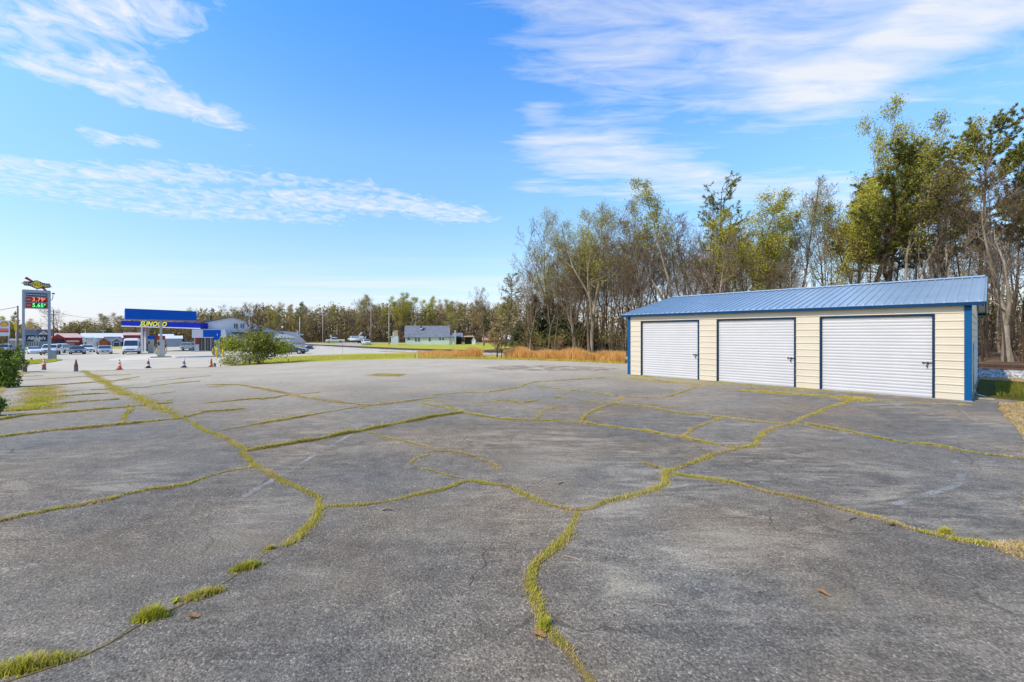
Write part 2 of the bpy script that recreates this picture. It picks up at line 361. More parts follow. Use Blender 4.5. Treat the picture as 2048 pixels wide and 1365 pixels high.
    for (u, vv, r, c0, c1, amt) in ((452, 1085, .75, (.26, .225, .16), (.15, .105, .07), .62), (660, 1165, .8, (.15, .12, .09), (.14, .11, .085), .45), (1445, 1070, .65, (.32, .30, .24), (.18, .13, .09), .6), (1250, 1170, .34, (.42, .40, .33), (.22, .21, .18), .7),
                                    (130, 1180, .9, (.17, .145, .11), (.15, .13, .1), .5), (1655, 1200, .35, (.2, .165, .10), (.15, .125, .085), .5), (1780, 830, .6, (.07, .058, .052), (.1, .09, .08), .6), (40, 935, .8, (.17, .14, .105), (.16, .13, .1), .5), (300, 935, 1.1, (.30, .29, .26), (.2, .19, .17), .35),
                                    (1880, 900, .8, (.17, .13, .105), (.15, .13, .11), .4), (900, 1030, .7, (.24, .215, .19), (.17, .16, .14), .4), (1120, 925, 1.2, (.27, .265, .235), (.19, .185, .17), .45), (1220, 1010, .9, (.27, .265, .24), (.2, .19, .17), .4), (620, 1015, .9, (.22, .21, .19), (.17, .16, .15), .4)):
        q_ = G(u, vv); spot(q_.x, q_.y, r, 0, c0, c1, amt)
    # far end of the lot paler: brightening at grazing angles put into the colour
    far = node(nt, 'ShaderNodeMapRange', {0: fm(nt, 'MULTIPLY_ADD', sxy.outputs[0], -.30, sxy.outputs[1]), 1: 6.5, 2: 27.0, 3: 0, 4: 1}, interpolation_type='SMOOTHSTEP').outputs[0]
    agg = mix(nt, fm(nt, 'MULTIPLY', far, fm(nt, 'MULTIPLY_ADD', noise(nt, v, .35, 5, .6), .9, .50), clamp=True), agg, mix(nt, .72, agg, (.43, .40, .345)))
    # hairline cracks
    cv = node(nt, 'ShaderNodeVectorMath', {0: v, 1: node(nt, 'ShaderNodeVectorMath', {0: node(nt, 'ShaderNodeTexNoise', {'Vector': v, 'Scale': 1.1, 'Detail': 5.0}).outputs['Color'], 'Scale': .9}, operation='SCALE').outputs[0]}, operation='ADD').outputs[0]
    ve = node(nt, 'ShaderNodeTexVoronoi', {'Vector': cv, 'Scale': .55}, feature='DISTANCE_TO_EDGE')
    hc = fm(nt, 'MULTIPLY', ramp(nt, ve.outputs['Distance'], [(.0, (1, 1, 1)), (.006, (0, 0, 0))]), ramp(nt, noise(nt, v, .5, 3, .5), [(.46, (0, 0, 0)), (.56, (.75, .75, .75))]))
    agg = mix(nt, hc, agg, (.05, .045, .04))
    agg = mix(nt, 1.0, agg, (1.33, 1.17, .97), 'MULTIPLY')
    nt.links.new(agg, b.inputs['Base Color']); b.inputs['Roughness'].default_value = .9; b.inputs['Specular IOR Level'].default_value = .3
    h = fm(nt, 'ADD', fm(nt, 'MULTIPLY', vo.outputs['Distance'], -.5), fm(nt, 'MULTIPLY', pit, 1.3))
    bump(nt, b, fm(nt, 'SUBTRACT', h, fm(nt, 'MULTIPLY', hc, 1.0)), .8, .010); return m
M_asph = asphalt_mat()

# ================================================================== ground sheets
def axis(a0, a1, step, far):
    c = list(np.arange(a0, a1 + .01, step)); s = step
    x = a1
    hi = []
    while x < far: s *= 1.5; x += s; hi.append(x)
    lo = []; x = a0; s = step
    while x > -far: s *= 1.5; x -= s; lo.append(x)
    return np.array(lo[::-1] + c + hi)
gx = axis(-130, 80, 2.0, 2500); gy = axis(-14, 180, 2.0, 2500)
XX, YY = np.meshgrid(gx, gy); ZZ = terr_np(XX.ravel(), YY.ravel()).reshape(XX.shape) - .035
nv = len(gx); idx = np.arange(XX.size).reshape(XX.shape)
q = np.stack([idx[:-1, :-1].ravel(), idx[:-1, 1:].ravel(), idx[1:, 1:].ravel(), idx[1:, :-1].ravel()], 1)
ground = mobj('ground', np_mesh('ground', np.stack([XX.ravel(), YY.ravel(), ZZ.ravel()], 1), q, M_grass, smooth=True))
tag(ground, kind='structure')

def sheet(name, outline, off, m, step=2.0, jit=0.0, rs=None, skirt=.04):
    """a ground layer inside an outline (world xy), draped on the terrain"""
    pts = []
    rr = random.Random(len(outline) * 13 + 5)
    n = len(outline)
    for i in range(n):
        a, b = Vector(outline[i][:2]), Vector(outline[(i + 1) % n][:2])
        k = max(1, int((b - a).length / (rs or 1e9)))
        nrm = Vector((-(b - a).y, (b - a).x)).normalized()
        for j in range(k):
            p = a.lerp(b, j / k)
            if jit and j: p = p + nrm * rr.uniform(-jit, jit)
            pts.append(p)
    bm = bmesh.new()
    f = bm.faces.new([bm.verts.new((p.x, p.y, 0)) for p in pts])
    f.normal_update()
    if f.normal.z < 0: f.normal_flip()
    bmesh.ops.triangulate(bm, faces=bm.faces[:], ngon_method='EAR_CLIP')
    xs = [p.x for p in pts]; ys = [p.y for p in pts]
    for lo, hi, ax in ((min(xs), max(xs), 0), (min(ys), max(ys), 1)):
        t = math.ceil(lo / step) * step
        while t < hi:
            c = (t, 0, 0) if ax == 0 else (0, t, 0); nn = (1, 0, 0) if ax == 0 else (0, 1, 0)
            bmesh.ops.bisect_plane(bm, geom=bm.verts[:] + bm.edges[:] + bm.faces[:], plane_co=c, plane_no=nn, dist=1e-5); t += step
    bm.verts.ensure_lookup_table()
    z = terr_np(np.array([v.co.x for v in bm.verts]), np.array([v.co.y for v in bm.verts]))
    for v, zz in zip(bm.verts, z): v.co.z = zz + off
    if skirt:
        be = [e for e in bm.edges if e.is_boundary]
        r = bmesh.ops.extrude_edge_only(bm, edges=be)
        for v in r['geom']:
            if isinstance(v, bmesh.types.BMVert): v.co.z -= skirt
    me = bpy.data.meshes.new(name); bm.to_mesh(me); bm.free(); me.materials.append(m)
    for p in me.polygons: p.use_smooth = False
    o = mobj(name, me); tag(o, kind='structure'); return o
def px(*uv): return [tuple(G(u, v)[:2]) for u, v in uv]

# garage frame
GB = Vector((5.44, 20.42, 0)); GA = R(-47.7); GL, GD, GH, GR = 11.04, 9.4, 2.73, 3.90
gx_, gy_ = Vector((math.cos(GA), math.sin(GA))), Vector((-math.sin(GA), math.cos(GA)))
def GP(x, y): p = Vector(GB[:2]) + gx_ * x + gy_ * y; return (p.x, p.y)

lot = px((2046, 1040), (2056, 960), (2052, 890), (2034, 860), (2008, 826), (1992, 806)) + [GP(GL + 1.0, 1.1), GP(GL + .2, 1.6), GP(GL - 1, 5), GP(1, 8)] + \
    px((1244, 728), (1150, 723.8), (1040, 720.3), (930, 718.4), (830, 717.6), (740, 719.5), (660, 722), (600, 725), (540, 728), (455, 732.5), (425, 734), (368, 736), (296, 738.5), (239, 740.5), (150, 743), (90, 745.5), (45, 747), (30, 757), (16, 770), (4, 786)) + \
    [(-17.5, 12), (-19, 0), (-19, -12), (3.4, -12), (3.4, 0), (3.9, 2.2)]
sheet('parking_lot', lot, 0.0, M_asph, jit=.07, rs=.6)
pave = px((-40, 748), (45, 747.5), (90, 746), (150, 743.6), (239, 741), (296, 739), (368, 736.5), (425, 734.5), (455, 733)) + px((470, 727), (560, 714), (640, 710), (735, 707), (830, 705.5), (815, 700), (740, 697), (680, 694.5), (640, 692.5)) + \
    [(-48, 118), (-62, 135), (-110, 140), (-190, 150), (-190, 90), (-120, 60), (-80, 42)]
sheet('station_pavement', pave, -.014, M_pave, jit=.05, rs=2)
sheet('concrete_apron', px((214, 720.3), (250, 713.5), (300, 711.5), (345, 711), (390, 711.5), (405, 713), (395, 715), (350, 717.3), (300, 719.5), (255, 721)), .004, M_conc, skirt=.02)
sheet('grass_island', px((-10, 733), (40, 730.5), (70, 728.5), (105, 724.5), (124, 720.5), (118, 718.5), (100, 719), (60, 721.5), (20, 724), (-20, 726)), .06, M_grass, jit=.05, rs=.5, skirt=.12)
sheet('lawn_strip', px((452, 733), (540, 728.3), (600, 725.4), (660, 722.4), (740, 720), (830, 717.5), (830, 706.5), (735, 708), (640, 711), (565, 715), (480, 726)), .006, M_grass, jit=.1, rs=.5)
sheet('far_road', [(-150, 135), (-75, 143), (-45, 146), (-10, 150), (40, 158), (40, 163), (-10, 156), (-45, 153), (-80, 152), (-150, 145)], -.012, M_road)
sheet('driveway', [(-56, 143), (-44, 104), (-36, 88), (-31, 88), (-38, 106), (-46, 146)], -.016, M_road)
# the floor of the wood behind the railway
TR = [(38.5, 3.5, .5), (30.7, 12.0, .47), (22.9, 20.5, .44), (15.9, 28.1, .39), (9.2, 35.5, .32), (3.9, 41.3, .22), (-1.1, 46.7, .11), (-9.2, 57.2, -.08), (-17.4, 67.9, -.27), (-36, 91.5, -.45), (-54.5, 115, -.62), (-85, 152, -.9)]
def track_at(i):
    a = Vector(TR[max(i - 1, 0)][:2]); b = Vector(TR[min(i + 1, len(TR) - 1)][:2]); d = (b - a).normalized()
    return Vector(TR[i]), Vector((d.y, -d.x))                     # right-hand normal: away from the lot
far_edge = [(Vector(t[:2]) + track_at(i)[1] * (4.6 if i < 7 else 5.5)) for i, t in enumerate(TR[:8])]
litter = [tuple(p) for p in far_edge] + [(4, 75), (10, 100), (30, 150), (120, 160), (150, 60), (110, -30), (50, -10)]
sheet('forest_floor', litter, -.012, M_litter, step=4, jit=.15, rs=2)
sheet('far_forest_floor', [(-260, 190), (-150, 165), (-75, 156), (-45, 157), (-10, 160), (40, 168), (120, 165), (200, 400), (-400, 420)], -.01, M_litter, step=8)
M_turf = ground_mat('dark_olive_turf', [(.3, (.05, .045, .012)), (.5, (.085, .08, .016)), (.7, (.13, .115, .03))], 1.2, .6, fine=14, bd=.05)  # dark olive turf, darker than the lawn
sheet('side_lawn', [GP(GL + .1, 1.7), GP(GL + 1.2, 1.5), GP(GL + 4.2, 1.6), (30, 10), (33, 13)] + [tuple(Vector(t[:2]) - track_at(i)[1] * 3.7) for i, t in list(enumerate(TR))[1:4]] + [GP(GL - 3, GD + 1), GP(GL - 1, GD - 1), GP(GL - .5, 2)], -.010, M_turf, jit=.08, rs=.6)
# dry verge of leaves and straw beside the lot, dirt strips
sheet('leaf_verge', px((1980, 1040), (1985, 960), (1985, 890), (1975, 860), (1960, 826), (1955, 812)) + [GP(GL + 1.0, 1.1), GP(GL + 3.2, 2.0), (22, 12), (18, 4), (8, 0), (4.2, 2.2)], -.008, M_straw, jit=.06, rs=.3)
sheet('track_verge', [tuple(Vector(t[:2]) - track_at(i)[1] * 3.9) for i, t in enumerate(TR[:9])] + [tuple(Vector(t[:2]) - track_at(i)[1] * 2.4) for i, t in reversed(list(enumerate(TR[:9])))], -.006, M_straw, jit=.1, rs=.6)
sheet('dirt_patch', px((968, 736), (1010, 731.5), (1080, 731), (1150, 732.5), (1210, 735), (1236, 739), (1190, 742.5), (1120, 742), (1050, 742), (1000, 740)), .004, M_dirt, jit=.2, rs=.35, skirt=.01)

# ballast bed and rails
def ribbon(rows, m, name):
    V = np.array(rows, float); a, b = V.shape[:2]; I = np.arange(a * b).reshape(a, b)
    Q = np.stack([I[:-1, :-1].ravel(), I[:-1, 1:].ravel(), I[1:, 1:].ravel(), I[1:, :-1].ravel()], 1)
    return np_mesh(name, V.reshape(-1, 3), Q, m, smooth=False)
fine = []
for i in range(len(TR) - 1):
    a, na = track_at(i); b, nb = track_at(i + 1); k = max(2, int((b - a).length / .8))
    for j in range(k): fine.append((a.lerp(b, j / k), na.lerp(nb, j / k).normalized()))
rows = []
for p, n in fine:
    g = rnd.uniform
    row = []
    for o, dz in ((-2.5, -.42), (-1.9, -.22), (-1.45, -.16), (-.75, -.155), (0, -.17), (.75, -.155), (1.45, -.16), (2.0, -.25), (2.9, -.6)):
        oo = o + (g(-.12, .12) if abs(o) > 1.5 else 0)
        zz = p.z + dz + g(-.02, .02)
        if abs(o) > 2.1: zz = min(zz, terr(p.x + n.x * oo, p.y + n.y * oo) - .12)
        row.append((p.x + n.x * oo, p.y + n.y * oo, zz))
    rows.append(row)
bed = mobj('ballast_bed', ribbon(rows, M_ballast, 'ballast_bed')); tag(bed, kind='structure')
M_rust = mat('rail_rust', (.10, .052, .033), .75, .2, .3, 4); M_tie = mat('sleeper_wood', (.075, .058, .045), .9, 0, .35, 5)
tr = empty('railway_track', TR[2], label='rusty railway track on a pale ballast bed running behind the blue-roofed garage', cat='railway track')
tl = Vector(TR[2])
for side in (-.72, .72):
    rr_ = []
    for p, n in fine:
        row = []
        for dx, dz in ((-.07, -.15), (-.07, -.13), (-.012, -.11), (-.012, -.04), (-.036, -.03), (-.036, 0), (.036, 0), (.036, -.03), (.012, -.04), (.012, -.11), (.07, -.13), (.07, -.15)):
            o = side + dx; row.append((p.x + n.x * o - tl.x, p.y + n.y * o - tl.y, p.z + dz - tl.z))
        rr_.append(row)
    mobj('rail', ribbon(rr_, M_rust, 'rail'), tr)
sb = MB(); sb.box(-1.28, 1.28, -.11, .11, -.10, .05, .012); tie = sb.build('sleeper', M_tie, tr)
TI = []
s = 0.0
for i in range(len(fine) - 1):
    a, n = fine[i]; b = fine[i + 1][0]; L = (b - a).length
    while s < L: TI.append((a.lerp(b, s / L), n)); s += .56
    s -= L
TI = [t for t in TI if t[0].y > 14]
restv, restf = [], []
def tie_m(p, n): return Matrix.Translation(Vector((p.x, p.y, p.z - .19)) - tl) @ Matrix.Rotation(math.atan2(n.y, n.x), 4, 'Z')
tie.matrix_local = tie_m(*TI[0])
for p, n in TI[1:100]:
    c = tie.copy(); COL.objects.link(c); c.parent = tr; c.matrix_local = tie_m(p, n)
mb = MB()
for p, n in TI[100:]:
    mb.box(-1.28, 1.28, -.11, .11, -.10, .05)
    bmesh.ops.transform(mb.bm, matrix=tie_m(p, n), verts=mb.bm.verts[-8:])
tag(mb.build('sleeper', M_tie, tr), kind='stuff')
# ================================================================== garage
M_cream = mat('cream_steel', (.575, .49, .37), .45, 0, .05, 1.2)
M_frame = mat('dark_blue_frame', (.006, .028, .065), .5, 0, .12, 2, spec=.15)
M_blue = mat('blue_trim', (.002, .075, .20), .5, 0, .12, 2, spec=.15)
M_white = mat('white_steel', (.50, .475, .47), .4, 0, .05, 1.5)
M_black = mat('black_metal', (.02, .02, .022), .5)
M_galv = mat('galvanised', (.42, .43, .44), .45, .6, .1, 4)
def roof_mat():
    m, nt, b = newmat('blue_roof_steel'); v = objvec(nt)
    c = ramp(nt, noise(nt, v, 1.3, 5, .6), [(.3, (.25, .35, .46)), (.7, (.33, .43, .52))])
    st = ramp(nt, noise(nt, node(nt, 'ShaderNodeMapping', {'Vector': v, 'Scale': (14, .6, 1)}).outputs[0], 1.0, 5, .65), [(.52, (0, 0, 0)), (.75, (1, 1, 1))])
    c = mix(nt, fm(nt, 'MULTIPLY', st, .3), c, (.36, .43, .50))
    nt.links.new(c, b.inputs['Base Color']); b.inputs['Roughness'].default_value = .30; b.inputs['Specular IOR Level'].default_value = 1.0
    b.inputs['Coat Weight'].default_value = .8; b.inputs['Coat Roughness'].default_value = .25
    bump(nt, b, noise(nt, v, 2.5, 3), .12, .02); return m
M_roof = roof_mat()
gar = empty('garage', (GB.x, GB.y, 0), GA, 'long cream metal garage with blue metal roof and three white roll-up doors', 'garage')
P9 = .2286
def siding_profile(z0, z1):
    """(z, out) of ribbed steel siding: a raised rib every nine inches, small stiffening ribs between"""
    pts = [(z0, 0)]
    k = math.ceil((z0 - .2) / P9)
    while .2 + k * P9 + .035 < z1:
        z = .2 + k * P9
        if z > z0:
            pts += [(z, 0), (z + .012, .021), (z + .032, .021), (z + .046, 0)]
            for q in (.10, .165):
                if z + q + .02 < z1: pts += [(z + q, 0), (z + q + .006, .004), (z + q + .014, .004), (z + q + .02, 0)]
        k += 1
    pts.append((z1, 0)); return pts
def wall_strip(mb, x0, x1, z0, z1, place, t=.06):
    pr = siding_profile(z0, z1)
    A = [mb.bm.verts.new(place(x0, o, z)) for z, o in pr]; B = [mb.bm.verts.new(place(x1, o, z)) for z, o in pr]
    for i in range(len(pr) - 1): mb.bm.faces.new((A[i], B[i], B[i + 1], A[i + 1]))
    a2 = [mb.bm.verts.new(place(x0, -t, z)) for z in (z0, z1)]; b2 = [mb.bm.verts.new(place(x1, -t, z)) for z in (z0, z1)]
    mb.bm.faces.new((a2[0], a2[1], b2[1], b2[0]))
    mb.bm.faces.new((A[0], a2[0], b2[0], B[0])); mb.bm.faces.new((A[-1], B[-1], b2[1], a2[1]))
    mb.bm.faces.new(A + [a2[1], a2[0]]); mb.bm.faces.new(B[::-1] + [b2[0], b2[1]])
def tfu(u):
    k = (u - CX) / F; return (k * GB.y - GB.x) / (gx_.x - k * gx_.y)
doors = [(tfu(1283), tfu(1397)), (tfu(1435), tfu(1590)), (tfu(1641.5), tfu(1867))]
print('doors', doors)
DH = 2.44
front = lambda x, o, z: (x, -o, z)
mb = MB()
xs = [0.0] + [v for d in doors for v in d] + [GL]
for i in range(0, len(xs), 2): wall_strip(mb, xs[i], xs[i + 1], .02, DH, front)
wall_strip(mb, 0, GL, DH, GH, front)
mb.build('front_wall', M_cream, gar)
def gable(x, sgn):
    mb = MB(); pl = lambda y, o, z: (x + sgn * o, y, z)
    wall_strip(mb, .07, GD - .07, .02, GH, pl)
    n = 6
    rise = GR - GH - .1
    for i in range(n):                                           # the gable triangle in ribbed courses
        z0, z1 = GH + rise * i / n, GH + rise * (i + 1) / n
        y0 = GD / 2 * (i + .5) / n
        mb.box(min(x, x - sgn * .06), max(x, x - sgn * .06), y0, GD - y0, z0 + .001 * i, z1, 0)
    return mb.build('side_wall', M_cream, gar)
gable(GL, 1); gable(0, -1)
mb = MB(); wall_strip(mb, 0, GL, .02, GH, lambda x, o, z: (x, GD + o, z)); mb.build('rear_wall', M_cream, gar)
# roof: two ribbed slopes
OHX, OHY, TH = .24, .17, .03
def slope(sgn):
    y_e = -OHY if sgn < 0 else GD + OHY
    z_e = GH + .10 - OHY * (GR - GH - .1) / (GD / 2)
    prof = []; x = -OHX
    k = 0
    while x < GL + OHX - .02:
        prof += [(x, 0), (x + .003, .042), (x + .036, .042), (x + .039, 0)]
        prof += [(x + .125, 0), (x + .135, .004), (x + .145, .004), (x + .155, 0)]
        x += P9
    prof.append((GL + OHX, 0))
    mb = MB()
    E = [mb.bm.verts.new((a, y_e, z_e + h)) for a, h in prof]; T = [mb.bm.verts.new((a, GD / 2, GR + h)) for a, h in prof]
    for i in range(len(prof) - 1): mb.bm.faces.new((E[i], E[i + 1], T[i + 1], T[i]))
    e2 = [mb.bm.verts.new((a, y_e, z_e - TH)) for a in (-OHX, GL + OHX)]; t2 = [mb.bm.verts.new((a, GD / 2, GR - TH)) for a in (-OHX, GL + OHX)]
    mb.bm.faces.new((e2[0], t2[0], t2[1], e2[1]))
    mb.bm.faces.new(E + [e2[1], e2[0]]); mb.bm.faces.new((E[0], T[0], t2[0], e2[0])); mb.bm.faces.new((E[-1], e2[1], t2[1], T[-1]))
    return mb.build('roof_panel', M_roof, gar), y_e, z_e
rf, ye, ze = slope(-1); slope(1)
mb = MB(); mb.prism([(GD / 2 - .16, GR - .005), (GD / 2, GR + .055), (GD / 2 + .16, GR - .005), (GD / 2, GR + .035)], -OHX - .01, GL + OHX + .01, axis='x'); mb.build('ridge_cap', M_roof, gar)
mb = MB()                                                        # eave trim and gable rake trim
mb.box(-OHX - .004, GL + OHX + .004, ye - .012, ye + .014, ze - .095, ze - .003)
mb.box(-OHX, GL + OHX, ye + .016, -.03, ze - .093, ze - .078)
mb.box(-OHX - .004, GL + OHX + .004, GD + OHY - .014, GD + OHY + .012, ze - .095, ze - .003)
sl_ = (GR - ze) / (GD / 2 + OHY)
for xx in (-OHX - .012, GL + OHX - .014):
    for a, b in (((ye + .02, ze), (GD / 2, GR - .004)), ((GD + OHY - .02, ze), (GD / 2, GR - .004))):
        mb.prism([(a[0], a[1] - .13), (b[0], b[1] - .13), (b[0], b[1] - .004), (a[0], a[1] - .004)], xx, xx + .026, axis='x')
mb.build('roof_trim', mat('eave_blue', (.002, .035, .10), .5, 0, .12, 2, spec=.15), gar)
for x0, x1, y0, y1 in ((-.028, .12, -.03, .115), (GL - .12, GL + .028, -.03, .115), (-.028, .12, GD - .115, GD + .03), (GL - .12, GL + .028, GD - .115, GD + .03)):
    mb = MB(); mb.box(x0, x1, y0, y1, .005, GH - .002, .006); mb.build('corner_trim', M_blue, gar)
for (a, b) in doors:
    mb = MB(); n = int((DH - .03) / .1)
    prof = []
    for i in range(n):
        z = .02 + i * (DH - .03) / n; h = (DH - .03) / n
        prof += [(z, .0), (z + .016, .0), (z + .028, .012), (z + h - .028, .015), (z + h - .014, .002)]
    prof.append((DH - .012, 0))
    A = [mb.bm.verts.new((a + .02, .055 - o, z)) for z, o in prof]; B = [mb.bm.verts.new((b - .02, .055 - o, z)) for z, o in prof]
    for i in range(len(prof) - 1): mb.bm.faces.new((A[i], B[i], B[i + 1], A[i + 1]))
    mb.box(a + .02, b - .02, .058, .075, .02, DH - .02)
    d = mb.build('rollup_door', M_white, gar)
    mb = MB(); mb.box(a + .02, b - .02, .02, .055, .008, .045, .004); mb.build('bottom_bar', M_galv, d)
    mb = MB()
    mb.box(a - .030, a + .028, -.027, .06, .004, DH, .005); mb.box(b - .028, b + .030, -.027, .06, .004, DH, .005)
    mb.box(a - .030, b + .030, -.029, .06, DH + .001, DH + .055, .005)
    mb.build('door_frame', M_frame, gar)
    mb = MB(); mb.box(b - .25, b - .035, .018, .036, 1.03, 1.056, .005); mb.box(b - .15, b - .10, .0, .034, 1.0, 1.07, .010); mb.box(b - .24, b - .21, .010, .034, 1.015, 1.07, .005)
    mb.tube((b - .14, -.006, .92), (b - .14, -.006, .985), .018); mb.build('slide_latch', M_black, d)
mb = MB(); mb.box(-.04, GL + .04, -.055, -.001, -.05, .018, .006); mb.box(-.04, GL + .04, .0, GD, -.05, .012); mb.build('slab', mat('slab_concrete', (.33, .29, .23), .95, 0, .3, 3, bmp=.4), gar)
# conduit on the end wall
mb = MB(); x = GL + .04
mb.path([(x, 1.2, 1.55), (x, 1.2, .25), (x + .06, 1.25, .1), (x + .25, 1.4, .03)], .016); mb.path([(x, 1.2, 1.55), (x, 1.42, 1.62), (x, 1.42, 1.0)], .014)
mb.build('conduit', M_galv, gar)
mb = MB(); mb.box(0, .36, -.07, .07, 0, .055, .012); sp = mb.build('wooden_step', mat('old_plank', (.30, .25, .19), .85, 0, .3, 6), None, (GP(GL + .1, .75)[0], GP(GL + .1, .75)[1], 0), GA)
tag(sp, 'short weathered plank lying beside the blue corner post of the garage', 'plank')
# ================================================================== cracks in the asphalt, full of grass, and other low growth
nprng = np.random.default_rng(11)
def leafmat(name, lo, hi, rough=.7, trans=.4):
    m, nt, b = newmat(name)
    oi = geovec(nt)
    c = ramp(nt, node(nt, 'ShaderNodeTexWhiteNoise', {'Vector': node(nt, 'ShaderNodeVectorMath', {0: oi, 1: (9, 9, 9)}, operation='SNAP').outputs[0]}).outputs['Value'], [(0, lo), (1, hi)]) if False else \
        ramp(nt, noise(nt, oi, 1.3, 4, .7), [(.3, lo), (.7, hi)])
    nt.links.new(c, b.inputs['Base Color']); b.inputs['Roughness'].default_value = rough; b.inputs['Specular IOR Level'].default_value = .2
    if trans:
        tr_ = node(nt, 'ShaderNodeBsdfTranslucent', {'Color': c}); ms = node(nt, 'ShaderNodeMixShader', {0: trans, 1: b.outputs[0], 2: tr_.outputs[0]})
        nt.links.new(ms.outputs[0], nt.nodes['Material Output'].inputs[0])
    return m
M_bg = leafmat('blade_green', (.36, .36, .03), (.60, .54, .05))
M_by = leafmat('blade_olive', (.48, .40, .045), (.66, .54, .085))
M_bs = leafmat('blade_straw', (.46, .32, .15), (.70, .52, .28))
M_bd = leafmat('blade_dark', (.19, .19, .025), (.28, .26, .035))
M_moss = ground_mat('crack_soil', [(.3, (.10, .06, .028)), (.5, (.22, .155, .05)), (.7, (.36, .27, .09))], 3, .8, fine=50, bd=.02)
BL = [M_bg, M_by, M_bs, M_bd]
def blades(P, h, wd, mi, lean=.5):
    """P (n,3) roots -> bent two-segment blades"""
    n = len(P); a = nprng.uniform(0, 2 * np.pi, n); l = nprng.uniform(.1, lean, n) * h
    d = np.stack([np.cos(a), np.sin(a), np.zeros(n)], 1); s = np.stack([-np.sin(a), np.cos(a), np.zeros(n)], 1) * (wd / 2)[:, None]
    up = np.array([0, 0, 1.0])
    m = P + d * (l * .35)[:, None] + up * (h * .6)[:, None]; t = P + d * l[:, None] + up * h[:, None]
    V = np.stack([P - s, P + s, m - s * .75, m + s * .75, t - s * .12, t + s * .12], 1).reshape(-1, 3)
    b = np.arange(n) * 6
    Q = np.concatenate([np.stack([b, b + 1, b + 3, b + 2], 1), np.stack([b + 2, b + 3, b + 5, b + 4], 1)])
    return V, Q, np.concatenate([mi, mi])
def rosettes(P, h, n_leaf, mi, wd):
    """flat broad leaved weeds"""
    Vs, Qs, Ms, b0 = [], [], [], 0
    for p, hh, m in zip(P, h, mi):
        k = n_leaf
        a = nprng.uniform(0, 2 * np.pi, k); L = hh * nprng.uniform(.7, 1.3, k); el = nprng.uniform(.15, 1.1, k)
        d = np.stack([np.cos(a) * np.cos(el), np.sin(a) * np.cos(el), np.sin(el)], 1); s = np.stack([-np.sin(a), np.cos(a), 0 * a], 1) * wd
        mid = p + d * (L * .6)[:, None]; tip = p + d * L[:, None] - np.array([0, 0, 1]) * (L * .25)[:, None] * np.cos(el)[:, None]
        V = np.stack([p - s * .2, p + s * .2, mid - s, mid + s, tip - s * .15, tip + s * .15], 1).reshape(-1, 3)
        b = np.arange(k) * 6 + b0
        Vs.append(V); Qs.append(np.concatenate([np.stack([b, b + 1, b + 3, b + 2], 1), np.stack([b + 2, b + 3, b + 5, b + 4], 1)])); Ms.append(np.full(2 * k, m)); b0 += 6 * k
    return np.concatenate(Vs), np.concatenate(Qs), np.concatenate(Ms)
def join(parts):
    Vs, Qs, Ms, o = [], [], [], 0
    for V, Q, M in parts: Vs.append(V); Qs.append(Q + o); Ms.append(M); o += len(V)
    return np.concatenate(Vs), np.concatenate(Qs), np.concatenate(Ms)
